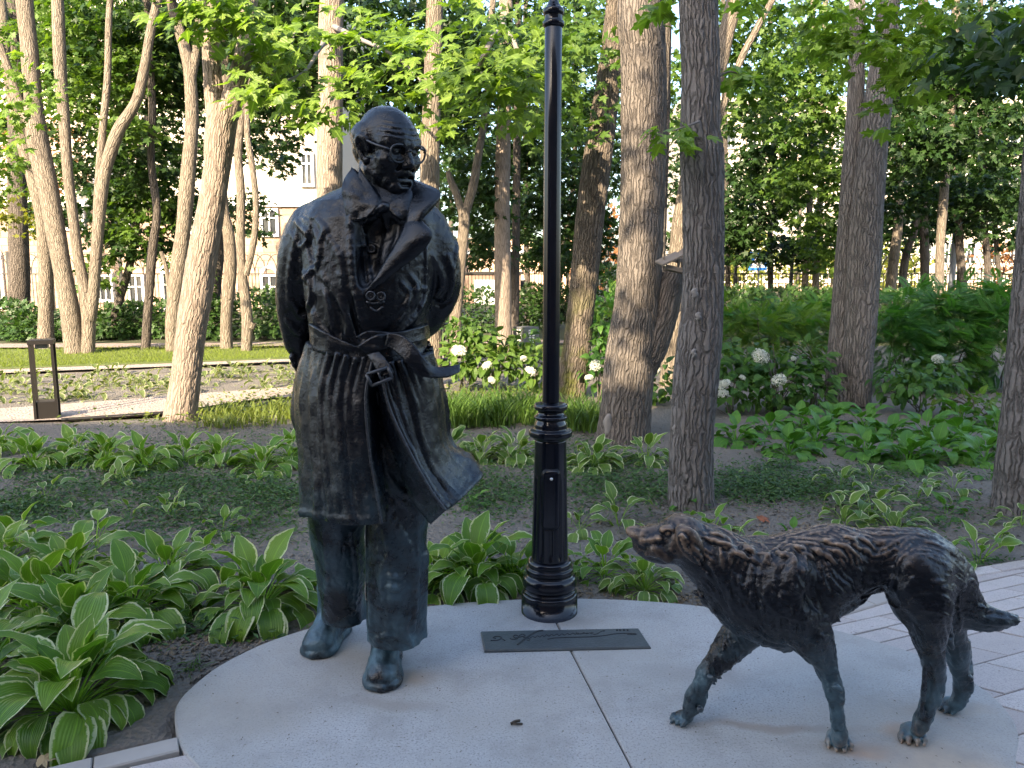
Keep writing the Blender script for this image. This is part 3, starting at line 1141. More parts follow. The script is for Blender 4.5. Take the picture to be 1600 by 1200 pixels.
tree('s', 'slender bare stem rising behind the broad trunk with the bird feeder', [[(1033, 470, 11), (1034, 400, 11), (1038, 310, 10), (1041, 200, 10), (1044, 90, 9), (1044, 2, 9)]], 9.5, M_BARK_D, flare=False)
tree('t', 'sunlit trunk behind the near grey trunk, leaning right to the top', [
    [(1046, 600, 30), (1052, 500, 28), (1060, 380, 26), (1072, 300, 26), (1092, 200, 26), (1118, 120, 26), (1132, 60, 24), (1146, 2, 22)], [(1104, 250, 10), (1130, 165, 10), (1160, 88, 10), (1180, 50, 10), (1206, 2, 9)]], 11.3, M_BARK_W)
tree('u', 'near straight grey maple trunk between the lamp post and the dog', [
    [(1080, 786, 72), (1080, 730, 67), (1082, 660, 66), (1088, 590, 68), (1094, 520, 65), (1098, 440, 60), (1099, 340, 62), (1098, 250, 66), (1094, 200, 60), (1094, 120, 57), (1092, 50, 57), (1091, 2, 56)]], 5.33, M_BARK_G, .0075)
tree('v', 'dark double-stemmed maple over the green hostas, right of centre', [
    [(1316, 634, 52, .1), (1313, 570, 42, .16), (1318, 480, 36, .2), (1324, 390, 33, .22), (1331, 280, 30, .24), (1336, 190, 27, .26), (1338, 110, 24, .28), (1340, 2, 22, .3)],
    [(1338, 632, 42), (1341, 560, 43), (1347, 470, 46), (1352, 390, 48), (1358, 300, 46), (1366, 210, 42), (1375, 130, 37), (1385, 50, 32), (1390, 2, 30)]], 9.45, M_BARK_G, .006)
tree('w', 'grey trunk cut by the photo\'s right edge', [[(1596, 792, 82), (1600, 720, 74), (1608, 620, 70), (1618, 500, 70), (1626, 400, 68), (1634, 300, 66), (1646, 150, 62), (1656, 2, 58)]], 5.2, M_BARK_G, .0075)
for key, lab, st, Y in [
    ('x', 'thin pale-barked trunk right of the double-stemmed maple, far back', [[(1388, 480, 16), (1396, 410, 15), (1404, 340, 14), (1404, 260, 13), (1398, 150, 12), (1394, 2, 11)]], 24),
    ('y', 'dark slanting trunk far back, left of three upright dark trunks', [[(1408, 482, 13), (1411, 430, 12), (1418, 390, 11), (1430, 355, 10), (1438, 280, 9), (1446, 2, 8)]], 25),
    ('z', 'black upright trunk far back at the right, near the shrub top', [[(1445, 485, 14), (1445, 420, 13), (1444, 370, 13), (1442, 290, 12), (1440, 180, 11), (1440, 2, 10)]], 25),
    ('A', 'tall slim grey-brown trunk standing over the dark fern-leaved shrub', [[(1466, 500, 14), (1468, 430, 13), (1470, 370, 13), (1476, 290, 13), (1482, 210, 13), (1490, 120, 12), (1494, 2, 11)]], 19),
    ('B', 'far dark trunk with a dark twin just left of it, right background', [[(1507, 480, 13), (1502, 420, 12), (1498, 360, 12), (1494, 260, 11), (1492, 2, 10)]], 26),
    ('C', 'thin dark trunk with a knot near the right edge, by the white background', [[(1536, 478, 10), (1543, 430, 9), (1542, 400, 10), (1538, 340, 9), (1534, 200, 9), (1532, 2, 8)]], 26),
    ('D', 'thin dark trunk slanting right, nearest the right edge trunk', [[(1566, 478, 8), (1560, 420, 7), (1556, 370, 7), (1552, 260, 7), (1550, 2, 7)]], 27),
    ('E', 'dark slim trunk left of the double-stemmed maple, by the blue sign', [[(1204, 490, 10), (1204, 440, 9), (1203, 380, 8), (1206, 280, 8), (1212, 200, 7), (1206, 130, 7), (1204, 2, 7)]], 26),
    ('F', 'grey slim trunk with a dark twin in front of the bright fence gap', [[(1258, 488, 11), (1258, 440, 10), (1262, 380, 9), (1266, 280, 9), (1270, 2, 8)], [(1274, 486, 12), (1275, 430, 11), (1278, 370, 10), (1284, 260, 9), (1290, 2, 8)]], 25),
    ('G', 'thin dark trunk behind the grey near trunk, left of the bright gap', [[(1138, 490, 8), (1137, 440, 8), (1138, 380, 8), (1134, 280, 8), (1130, 2, 7)]], 26),
    ('H', 'dark trunk between the lamp post and the mossy leaning trunk, far back', [[(871, 492, 9), (874, 440, 8), (880, 390, 8), (890, 330, 7), (898, 250, 7), (900, 2, 7)]], 26)]:
    tree(key, lab, st, Y, M_BARK_W if key in 'xAF' else M_BARK_D)

# ---- foliage
F_ = foliage
SUNW = np.array([-.35, -.8, .1])
leaf_objects('k', [(440, 40, -2.2, .40, .5, .26, 55), (470, 95, -2.4, .5, .5, .22, 70), (425, 135, -2.6, .36, .4, .16, 48), (505, 150, -2.7, .36, .4, .16, 56), (480, 178, -2.7, .26, .3, .07, 34),
                   (560, 50, -2.0, .4, .5, .22, 45), (600, 20, -1.8, .45, .5, .2, 40), (545, 105, -2.3, .34, .4, .16, 44), (640, 60, -1.9, .5, .6, .25, 55), (610, 130, -2.0, .36, .4, .14, 34),
                   (690, 130, -2.3, .34, .4, .2, 42), (640, 170, -2.3, .3, .3, .08, 22), (675, 196, -2.6, .16, .2, .08, 14), (400, 80, -2.4, .3, .4, .2, 34)], M_MAPLE_N, .168, 300, out=SUNW)
twigs('k', [[(516, 60, 9, 0), (500, 75, 6, -1.2), (478, 110, 4, -2.2), (440, 130, 2, -2.6)], [(518, 40, 9, 0), (560, 60, 6, -1.0), (620, 90, 4, -1.9), (680, 150, 2, -2.3)], [(460, 50, 2.5, -2.3), (452, 90, 2, -2.5), (468, 105, 1.5, -2.6)]])
leaf_objects('n', [(745, 40, -9.6, .36, .4, .22, 46), (775, 95, -9.8, .34, .4, .16, 50), (735, 125, -9.7, .28, .4, .12, 36), (790, 120, -9.8, .3, .3, .1, 36), (725, 20, -9.2, .4, .5, .2, 46), (760, 150, -9.5, .2, .3, .1, 18),
                   (815, 60, -9.2, .3, .4, .25, 40), (700, 70, -9.3, .4, .4, .25, 46), (830, 130, -9.0, .3, .4, .2, 30), (805, 165, -9.0, .3, .4, .1, 22), (740, 186, -9.4, .12, .2, .06, 10)], M_MAPLE_N, .168, 300, out=SUNW)
twigs('n', [[(788, 30, 7, 0), (786, 40, 6, -5), (770, 60, 5, -9.3), (745, 110, 2.5, -9.6)], [(788, 45, 6, -6), (800, 60, 4, -9), (826, 120, 2.5, -9.1)]])
leaf_objects('g', [(325, 14, -.7, .40, .3, .10, 56), (285, 22, -.6, .20, .3, .08, 24), (372, 26, -.9, .26, .3, .10, 36), (350, 2, -.7, .4, .4, .1, 40), (405, 140, -1.0, .12, .2, .05, 10), (300, -30, -.5, .6, .6, .2, 60)], M_MAPLE_N, .168, 300, out=SUNW)
leaf_objects('v', [(1310, 30, -1.6, .42, .5, .22, 70), (1370, 20, -1.7, .42, .5, .22, 70), (1430, 40, -1.7, .40, .5, .24, 74), (1480, 20, -1.7, .40, .5, .2, 60), (1345, 85, -1.9, .26, .4, .12, 36), (1400, 85, -1.9, .30, .4, .14, 44),
                   (1300, 70, -1.5, .24, .4, .16, 30), (1450, 110, -1.7, .22, .3, .16, 34), (1500, 60, -1.6, .3, .4, .2, 36), (1420, 140, -1.6, .14, .2, .14, 20), (1404, 185, -1.5, .06, .1, .08, 9), (1400, -40, -1.5, 1.0, .8, .3, 110)], M_MAPLE_N, .155, 300, per=10)
M_SUNTINT = leaf_mat('sun_tinted_leaf', (.11, .20, .03), (.19, .29, .05), .45, rough=.42)  # lighter leaf colour stands in for sun on the shaded sprig
leaf_objects('u', [(1050, 206, -.22, .11, .08, .05, 13), (1080, 196, -.25, .07, .06, .03, 7), (1045, 222, -.24, .06, .06, .03, 6), (1150, 112, .1, .09, .1, .06, 10), (1166, 122, .1, .07, .1, .05, 8), (1040, 6, .2, .15, .2, .08, 16), (1160, 0, .4, .2, .2, .05, 14)], M_SUNTINT, .135, 120, per=8, spray=.11)
twigs('u', [[(1092, 190, 5, -.15), (1076, 196, 3, -.22), (1050, 205, 2, -.25)], [(1118, 122, 5, 0), (1140, 112, 3, .1), (1160, 118, 2, .1)]])
leaf_objects('c', [(22, 140, -4.5, .35, .4, .25, 60), (14, 180, -4.5, .28, .4, .2, 40), (40, 110, -4.4, .3, .3, .15, 34), (-10, 215, -4.5, .3, .4, .2, 36), (12, 240, -4.5, .2, .3, .08, 16)], M_MAPLE_N, .15, 190, out=SUNW)
F_('c', [(130, 30, 2, 1.6, 1, 1.0, 420), (60, 110, 2, 1.2, 1, 1.2, 300), (20, 250, 3, 1.2, .8, .8, 240)], M_MAPLE, size=.16, out=SUNW * .6)
F_('f', [(250, 300, 3.5, .8, .6, .8, 240), (210, 330, 3.5, .7, .6, .9, 260), (300, 420, 4, .6, .5, .6, 130), (160, 420, 4, .6, .5, .6, 130)], M_MAPLE, size=.17)
F_('j', [(400, 340, 3, .5, .5, .7, 110), (425, 250, 3, .4, .5, .5, 60), (380, 60, 1, .9, .8, .9, 260)], M_MAPLE_D, size=.16)
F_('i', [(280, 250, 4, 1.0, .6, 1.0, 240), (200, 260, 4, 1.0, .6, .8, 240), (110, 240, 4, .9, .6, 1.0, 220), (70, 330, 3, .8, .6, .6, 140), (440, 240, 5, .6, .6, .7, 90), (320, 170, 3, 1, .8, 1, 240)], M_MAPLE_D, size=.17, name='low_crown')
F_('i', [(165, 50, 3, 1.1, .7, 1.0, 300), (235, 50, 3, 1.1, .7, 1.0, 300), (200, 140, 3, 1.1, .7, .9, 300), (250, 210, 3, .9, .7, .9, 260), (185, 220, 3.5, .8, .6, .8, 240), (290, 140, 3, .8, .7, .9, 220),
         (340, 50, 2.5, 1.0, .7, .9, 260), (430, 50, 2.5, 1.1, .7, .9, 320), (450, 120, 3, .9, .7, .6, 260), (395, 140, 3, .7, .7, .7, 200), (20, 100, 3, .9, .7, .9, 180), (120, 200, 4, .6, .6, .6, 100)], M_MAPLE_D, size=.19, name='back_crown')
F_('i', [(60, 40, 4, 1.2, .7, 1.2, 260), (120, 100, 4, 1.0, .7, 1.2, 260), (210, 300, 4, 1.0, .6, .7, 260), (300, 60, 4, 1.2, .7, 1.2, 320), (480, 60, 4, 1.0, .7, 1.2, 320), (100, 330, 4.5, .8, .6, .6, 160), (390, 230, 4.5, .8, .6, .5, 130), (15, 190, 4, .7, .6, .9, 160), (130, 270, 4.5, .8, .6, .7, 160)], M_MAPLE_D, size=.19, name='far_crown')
F_('h', [(250, 40, 0, 1.6, 1, 1.1, 420), (330, 110, 1.5, 1.1, 1, 1.3, 360), (400, 30, 0, 1.2, 1, 1.0, 420), (310, 320, 3, .6, .6, .5, 120)], M_MAPLE_D, size=.16)
F_('d', [(185, 110, -3.5, 1.1, .6, .8, 420), (140, 60, -3, 1.2, .6, .8, 420), (200, 200, -4, .6, .5, .25, 190), (230, 20, -3, 1.2, .8, .7, 420), (150, 170, -2, .9, .6, .6, 240)], M_MAPLE, size=.16, out=SUNW * .6)
F_('e', [(250, 120, 1.0, .9, .8, 1.1, 520), (210, 60, 1.5, 1.2, .8, 1.0, 520), (220, 250, 2.0, .9, .8, .7, 420), (180, 300, 2.5, .6, .6, .4, 160), (215, 380, 3.4, .9, .6, .5, 320), (160, 350, 3.6, .6, .5, .7, 240), (270, 330, 3.5, .5, .5, .5, 180)], M_MAPLE_D, size=.17)
F_('a', [(-10, 60, 0, 1.6, 1, 1.4, 500), (60, 20, 2, 1.4, 1, 1.2, 420), (90, 150, 3, 1.0, .8, 1.3, 300), (10, 300, 3, .8, .8, .5, 160)], M_MAPLE, size=.18)
F_('b', [(0, 330, 0, .6, .5, .35, 110), (55, 350, 1.5, .3, .5, .5, 70)], M_YELLOW, size=.13)
F_('i', [(300, 60, 2, 1.6, 1, 1.2, 420), (420, 60, 1, 1.4, 1.2, 1.1, 760), (440, 150, 2, 1.0, 1.0, .7, 420), (410, 190, 2, .7, .8, .6, 260), (360, 330, 3, .5, .6, .7, 130), (300, 230, 4, .8, .6, .8, 180), (455, 215, 4, .5, .5, .5, 90)], M_MAPLE_D, size=.17)
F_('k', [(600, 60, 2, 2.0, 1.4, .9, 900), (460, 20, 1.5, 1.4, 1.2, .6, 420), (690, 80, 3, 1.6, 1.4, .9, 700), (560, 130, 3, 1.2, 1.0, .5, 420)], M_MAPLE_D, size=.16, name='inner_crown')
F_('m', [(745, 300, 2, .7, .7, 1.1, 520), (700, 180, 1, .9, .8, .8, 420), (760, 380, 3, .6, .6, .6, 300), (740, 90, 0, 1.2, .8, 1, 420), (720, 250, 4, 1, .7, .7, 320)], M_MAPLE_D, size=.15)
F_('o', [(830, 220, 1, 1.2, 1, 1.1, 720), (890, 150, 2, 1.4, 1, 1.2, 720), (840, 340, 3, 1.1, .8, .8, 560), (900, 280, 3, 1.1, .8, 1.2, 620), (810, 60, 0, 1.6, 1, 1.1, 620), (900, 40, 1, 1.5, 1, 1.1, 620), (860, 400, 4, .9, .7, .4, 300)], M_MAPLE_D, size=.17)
F_('n', [(800, 120, 0, 1.3, .9, 1.0, 360), (720, 60, 0, 1.6, .9, 1.0, 420), (880, 90, 0, 1.4, .8, .9, 320)], M_MAPLE, size=.16, name='inner_crown')
F_('q', [(900, 80, -.6, .7, .6, .6, 160), (880, 180, -.4, .4, .5, .4, 80), (930, 20, .5, .8, .8, .4, 160)], M_MAPLE, size=.14, out=SUNW)
F_('t', [(1180, 60, 3, 1.2, .8, 1.1, 420), (1240, 60, 4, 1.4, .8, 1.2, 520), (1170, 180, 4, .8, .8, .5, 200), (1060, 120, 3, .4, .6, 1.2, 160)], M_MAPLE, size=.16, out=SUNW * .6)
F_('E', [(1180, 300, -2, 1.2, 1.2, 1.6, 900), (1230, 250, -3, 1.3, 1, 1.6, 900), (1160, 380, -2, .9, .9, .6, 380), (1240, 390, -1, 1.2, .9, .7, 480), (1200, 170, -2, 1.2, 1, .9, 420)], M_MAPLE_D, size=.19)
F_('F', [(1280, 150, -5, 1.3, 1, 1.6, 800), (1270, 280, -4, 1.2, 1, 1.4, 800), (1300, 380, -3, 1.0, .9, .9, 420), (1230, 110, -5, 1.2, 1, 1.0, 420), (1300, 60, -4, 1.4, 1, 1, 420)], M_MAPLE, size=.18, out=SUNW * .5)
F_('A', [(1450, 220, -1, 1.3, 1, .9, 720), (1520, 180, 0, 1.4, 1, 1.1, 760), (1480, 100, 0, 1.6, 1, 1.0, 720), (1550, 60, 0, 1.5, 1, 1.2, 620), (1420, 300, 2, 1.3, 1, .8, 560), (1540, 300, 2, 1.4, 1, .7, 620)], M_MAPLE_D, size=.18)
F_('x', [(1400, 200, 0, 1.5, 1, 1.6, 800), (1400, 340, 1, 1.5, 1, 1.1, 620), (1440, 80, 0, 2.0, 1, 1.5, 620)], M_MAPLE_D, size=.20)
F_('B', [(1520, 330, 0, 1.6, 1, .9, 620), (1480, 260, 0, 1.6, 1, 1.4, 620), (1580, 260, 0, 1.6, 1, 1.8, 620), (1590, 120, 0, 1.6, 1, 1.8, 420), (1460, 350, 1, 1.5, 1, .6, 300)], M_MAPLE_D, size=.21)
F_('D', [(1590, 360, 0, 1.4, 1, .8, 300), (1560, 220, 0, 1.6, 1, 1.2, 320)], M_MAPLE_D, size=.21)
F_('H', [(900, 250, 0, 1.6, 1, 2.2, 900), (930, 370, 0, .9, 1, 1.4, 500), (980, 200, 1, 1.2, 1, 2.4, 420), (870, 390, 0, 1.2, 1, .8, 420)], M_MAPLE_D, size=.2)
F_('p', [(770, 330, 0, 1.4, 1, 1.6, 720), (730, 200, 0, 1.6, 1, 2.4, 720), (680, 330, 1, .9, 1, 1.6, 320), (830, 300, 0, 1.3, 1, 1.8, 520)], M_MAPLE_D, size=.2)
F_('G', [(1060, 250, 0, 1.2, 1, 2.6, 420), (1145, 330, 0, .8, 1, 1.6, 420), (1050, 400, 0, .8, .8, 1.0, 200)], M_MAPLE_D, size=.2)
F_('w', [(1600, 60, .5, .7, .6, .4, 120)], M_MAPLE_D, size=.14)

# sun-bleached scars on two trunks
for key, spots in (('u', [(1085, 458, 5, 8), (1091, 494, 4, 6), (1084, 552, 3.5, 7), (1055, 671, 4, 8)]), ('r', [(950, 664, 7, 18)])):
    t_, loc, rng, _, Y = TREES[key]
    for x, y, w_, h_ in spots:
        rr = {'u': 33, 'r': 40}[key] * Y / FPX
        cx = {'u': 1086, 'r': 974}[key]
        Yc = Y - math.sqrt(max(.0001, rr ** 2 - ((x - cx) * Y / FPX) ** 2)) * 1.03
        g_ = np.array([[(x + w_ * a * math.sqrt(max(0, 1 - b * b)) + 1.5 * math.sin(b * 5), y + h_ * b) for a in (-1, 0, 1)] for b in np.linspace(-.98, .98, 7)])
        Pw = at(g_[..., 0], g_[..., 1], Yc) - loc
        Pw[:, 1, 1] -= .006
        solid(Pw, .012, 'bark_scar', plain('bare_wood', (.22, .205, .19), .9, var=.35), t_)

# unseen tree added left of the camera, its crown put there to dapple the trunks
t_ = empty('tree', (-4.4, -1.6, 0), 'park tree left of the photographer, outside the frame', 'tree', 'trees of the park')
m = MB()
trunk_mesh(m, [(0, 0, -.1), (.05, 0, 2), (.0, .1, 5), (.2, .2, 9)], [.2, .17, .14, .05], 0, RNG)
m.build('trunk', M_BARK_G, t_, True)
V, F, U, q = [], [], [], 0
for c, e_, k in (((1.6, .7, 5.6), (.8, .9, .9), 230), ((2.2, .3, 7.4), (1.0, 1, .9), 260), ((.2, .4, 7.6), (1.2, 1, 1.2), 200)):
    p, a, nm = leaf_frames(RNG, np.array(c), np.array(e_), k)
    v, f, u = leaf_batch(TM_MID, p, a, nm, .17 * RNG.uniform(.7, 1.2, k))
    V.append(v)
    F.append(f + q)
    U.append(u)
    q += len(v)
obj('crown', mesh_np('crown', np.concatenate(V), np.concatenate(F), np.concatenate(U), False), M_MAPLE, t_)
rl = np.random.default_rng(177)
# ------------------------------------------------------------------ buildings, fence, far growth
M_STONE = MT('tan_stone')
pos = M_STONE.n('NewGeometry').outputs['Position']
M_STONE.p(Base_Color=M_STONE.mix(M_STONE.n('NewGeometry').outputs['Random Per Island'], (.24, .175, .13), (.34, .25, .185)), Roughness=.9)
M_STONE.bump(M_STONE.noise(pos, 6, 5), .4, .03)
M_STONE = M_STONE.m
M_PLASTER = plain('pale_plaster', (.42, .37, .31), .9, var=.08)
M_FRAME = plain('white_frame', (.7, .7, .68), .6)
M_GLASS = plain('window_glass', (.03, .035, .04), .08, 0, .6)
M_PEACH = plain('peach_plaster', (.58, .40, .28), .9, var=.1)
M_BRICKP = plain('brown_plaster', (.20, .135, .10), .9, var=.1)


def building(name, label, Y, px0, px1, zbase, zmid, ztop, windows, stone, upper, depth=12, blocks=True):
    x0, x1 = float(at(px0, 430, Y)[0]), float(at(px1, 430, Y)[0])
    b = empty(name, ((x0 + x1) / 2, Y, 0), label, 'building')
    L = np.array(b.location)
    MB().box((0, depth / 2, (zmid + zbase) / 2), (x1 - x0, depth, zmid - zbase)).build('lower_wall', stone, b)
    MB().box((0, depth / 2, (ztop + zmid) / 2), (x1 - x0 - .1, depth - .1, ztop - zmid)).build('upper_wall', upper, b)
    MB().box((0, depth / 2, zmid), (x1 - x0 + .4, depth + .4, .28), 0, .08).build('cornice', M_FRAME, b)
    if blocks:
        m = MB()
        z, r = zbase, 0
        while z < zmid - .5:
            x = x0 + (.3 if r % 2 else 0)
            while x < x1 - .65:
                cx, cz = x + .3, z + .17
                if not any(abs(cx - w_[0]) < w_[2] / 2 + .38 and abs(cz - w_[1]) < w_[3] / 2 + .3 for w_ in windows):
                    m.box((cx - L[0], -.012, cz), (.58, .05 + RNG.uniform(-.01, .012), .325))
                x += .6
            z += .34
            r += 1
        tag(m.build('stone_blocks', stone, b), kind='stuff')
    for wx, wz, ww, wh, arch in windows:
        c = np.array([wx, Y, wz]) - L
        t_ = .12
        m = MB()
        for s_ in (-1, 1):
            m.box(c + np.array([s_ * (ww / 2), -.06, 0]), (t_, .16, wh + t_))
            m.box(c + np.array([0, -.06, s_ * wh / 2]), (ww - t_, .159, t_))
        m.box(c + np.array([0, -.05, 0]), (t_ * .6, .12, wh - t_))
        m.box(c + np.array([0, -.05, wh * .18]), (ww - t_, .119, t_ * .5))
        wo_ = m.build('window', M_FRAME, b)
        MB().box(c + np.array([0, -.01, 0]), (ww - t_, .06, wh - t_)).build('pane', M_GLASS, wo_)
        if arch:
            th = np.linspace(0, math.pi, 13)
            P = np.array([c + np.array([math.cos(a) * ww / 2, -.06, wh / 2 + math.sin(a) * ww / 2]) for a in th])
            MB().tube(P, .08, 6).build('arch', M_FRAME, wo_)
            MB().add(np.concatenate([[c + np.array([0, -.055, wh / 2])], P + np.array([0, .01, 0])]), np.array([[0, i + 2, i + 1] for i in range(12)])).build('fanlight', M_BRICKP, wo_)
    return b


def wpx(Y, px0, px1, py0, py1, arch=False):
    a, b_ = at(px0, py1, Y), at(px1, py0, Y)
    return (float((a[0] + b_[0]) / 2), float((a[2] + b_[2]) / 2), float(b_[0] - a[0]), float(b_[2] - a[2]), arch)


YB = 36.0
wl = [wpx(YB, 410, 433, 328, 368), wpx(YB, 96, 130, 315, 358), wpx(YB, 180, 200, 310, 352), wpx(YB, 30, 60, 318, 358), wpx(YB, 282, 304, 322, 364),
      wpx(YB, 412, 434, 430, 486, True), wpx(YB, 258, 280, 425, 486, True), wpx(YB, 205, 224, 430, 486), wpx(YB, 158, 176, 430, 470, True), wpx(YB, -30, 2, 400, 480, True),
      wpx(YB, 150, 172, 235, 285), wpx(YB, 266, 284, 232, 276), wpx(YB, 472, 488, 240, 290), wpx(YB, 100, 122, 30, 75), wpx(YB, 20, 40, 240, 285)]
building('stone_building', 'large building with tan stone lower wall and white upper storeys at left', YB, -420, 520, -.1, float(at(0, 318, YB)[2]), 15, wl, M_STONE, M_PLASTER)
YP = 48.0
building('peach_building', 'peach-coloured low building beyond the fence between man and lamp post', YP, 640, 905, -.1, float(at(0, 395, YP)[2]), float(at(0, 372, YP)[2]),
         [wpx(YP, 735, 755, 436, 480), wpx(YP, 690, 706, 440, 480), wpx(YP, 800, 822, 436, 478)], M_PEACH, M_PEACH, blocks=False)
pb = MB().box((0, 0, 0), (4.2, 1.5, 2.4))
pb = pb.build('porch', M_BRICKP, None)
pb.location = at(758, 460, YP - 2)
tag(pb, 'brown flat-roofed kiosk beyond the fence, right of the man\'s elbow', 'kiosk')
MB().box((0, -.76, -.1), (1.2, .06, 1.9)).build('door', M_FRAME, pb)
MB().box((0, 0, 1.26), (4.5, 1.8, .14)).build('flat_roof', M_DARKMETAL, pb)
YW = 85.0
wl2 = [wpx(YW, 1100 + 34 * i, 1116 + 34 * i, 200 + 60 * j, 232 + 60 * j) for i in range(15) for j in range(4)]
building('white_block', 'long white block of flats far behind the fence at right', YW, 1060, 1720, -.1, float(at(0, 440, YW)[2]), float(at(0, 150, YW)[2]), wl2, M_PEACH, M_PLASTER, blocks=False)
# unseen two-wing block added behind the camera, shaped to shade the disc
bb = empty('shade_block', (7.0, -13, 0), 'apartment house behind the photographer, its shadow covering the disc', 'building')
MB().box((-.52, 0, 7.25), (23.84, 10, 14.5)).build('shade_main', M_BRICKP, bb)
MB().box((-22.45, 0, 4.55), (20, 10, 9.1)).build('shade_wing', M_BRICKP, bb)
for i in range(8):
    for j in range(4):
        MB().box((-10.6 + 2.6 * i, 5.02, 2.0 + 2.9 * j), (1.2, .1, 1.6)).build('window', M_GLASS, bb)  # panes on the added shade block

# wrought iron fence
YF = 29.0
xa, xb = float(at(-160, 430, YF)[0]), float(at(1760, 430, YF)[0])
fz = float(at(0, 397, YF)[2])
fr = float(at(0, 428, YF)[2])
fence = empty('iron_fence', ((xa + xb) / 2, YF, 0), 'black iron fence with overlapping arches across the whole background', 'fence')
M_IRON = plain('black_iron', (.012, .012, .012), .5, .3)
npan = 22
pw = (xb - xa) / npan
protos = None
m = MB()
for k in range(16):
    x = -pw / 2 + pw * (k + .5) / 16
    m.box((x, 0, fr / 2 + .05), (.022, .022, fr - .1))
for z_ in (.22, fr):
    m.box((0, 0, z_), (pw - .08, .045, .045))
nA = 5
for k in range(nA + 1):
    cx = -pw / 2 + pw * (k) / nA
    r_ = pw / nA
    th = np.linspace(0, math.pi, 11)
    P = np.array([(np.clip(cx + r_ * math.cos(a), -pw / 2, pw / 2), .0, fr + (fz - fr) * math.sin(a)) for a in th])
    m.tube(P, .016, 5)
pane0 = m.build('fence_panel', M_IRON, fence)
post0 = MB().box((0, 0, fz / 2 + .05), (.09, .09, fz + .1), 0, .01).build('post', M_IRON, fence)
for i in range(npan):
    cx = xa + pw * (i + .5) - (xa + xb) / 2
    o = pane0 if i == 0 else pane0.copy()
    p = post0 if i == 0 else post0.copy()
    if i:
        C.objects.link(o)
        C.objects.link(p)
        o.parent = fence
        p.parent = fence
    o.location = (cx, 0, 0)
    p.location = (cx - pw / 2, 0, 0)

# low dark growth along the fence, each clump of bushes
M_BUSH = leaf_mat('bush_leaf', (.022, .055, .014), (.055, .11, .024), .3, rand='island', vein=False)
for i, (px, py, Y, rx, rz, lab) in enumerate([
    (10, 515, 20.5, 1.2, .75, 'dark bush at the left edge behind the lawn'), (60, 520, 20, .9, .55, 'low dark bush between the leftmost dark trunk and the lawn'), (165, 510, 20.5, .9, .6, 'dark bush behind the tan two-stemmed maple'),
    (205, 515, 22, .8, .6, 'dark bush at the crooked dark trunk\'s foot'), (250, 510, 21, 1.0, .7, 'dark bush behind the brown forked trunk'), (318, 505, 20.5, .9, .75, 'dark bush right of the pale forked maple\'s stem'),
    (410, 500, 20.5, 1.1, .85, 'dark bush left of the man\'s sleeve, by the twin-stemmed trunk'), (440, 495, 22, .8, .7, 'dark bush touching the outline of the man\'s right sleeve'), (745, 485, 23, 1.4, .7, 'dark bush under the peach building right of the man'),
    (835, 480, 24, 1.1, .7, 'dark bush behind the lamp post'), (870, 475, 24, 1.0, .6, 'dark bush between the lamp post and the mossy trunk'), (945, 470, 20, .9, .9, 'dark bush between mossy and broad grey trunks'),
    (1150, 480, 19, 1.1, .5, 'light bush in the bright gap right of the near grey trunk'), (1230, 480, 20, 1.4, .55, 'wide bush below the blue sign'), (1300, 480, 20, 1.0, .5, 'bush left of the double-stemmed maple by the fence'),
    (1400, 480, 19, 1.2, .45, 'bush behind the dark fern-leaved shrubs, left one'), (1500, 478, 20, 1.3, .4, 'bush behind the dark fern-leaved shrubs, right one')]):
    c = at(px, py, Y)
    b = empty('bush', c * np.array([1, 1, 0]), lab, 'bush', 'bushes along the fence')
    n = 1100
    d = rl.normal(size=(n, 3))
    d /= np.linalg.norm(d, axis=1)[:, None]
    p = np.array([0, 0, max(.25, c[2])]) + d * rl.random((n, 1)) ** .3 * np.array([rx, .7, rz])
    p[:, 2] = np.abs(p[:, 2])
    v, f, u = leaf_batch(TM_MID, p, d + rl.normal(0, .4, (n, 3)), np.array([0, -.4, 1.0]) + d * .5 + rl.normal(0, .3, (n, 3)), rl.uniform(.09, .17, n))
    obj('crown', mesh_np('crown', v, f, u, False), M_BUSH, b)
    for k in range(5):
        tp = p[k]
        MB().tube(cat_rom([(rl.normal() * .1, rl.normal() * .1, 0), tp * .6, tp], 3), .012, 5).build('stem', M_BARK_D, b)

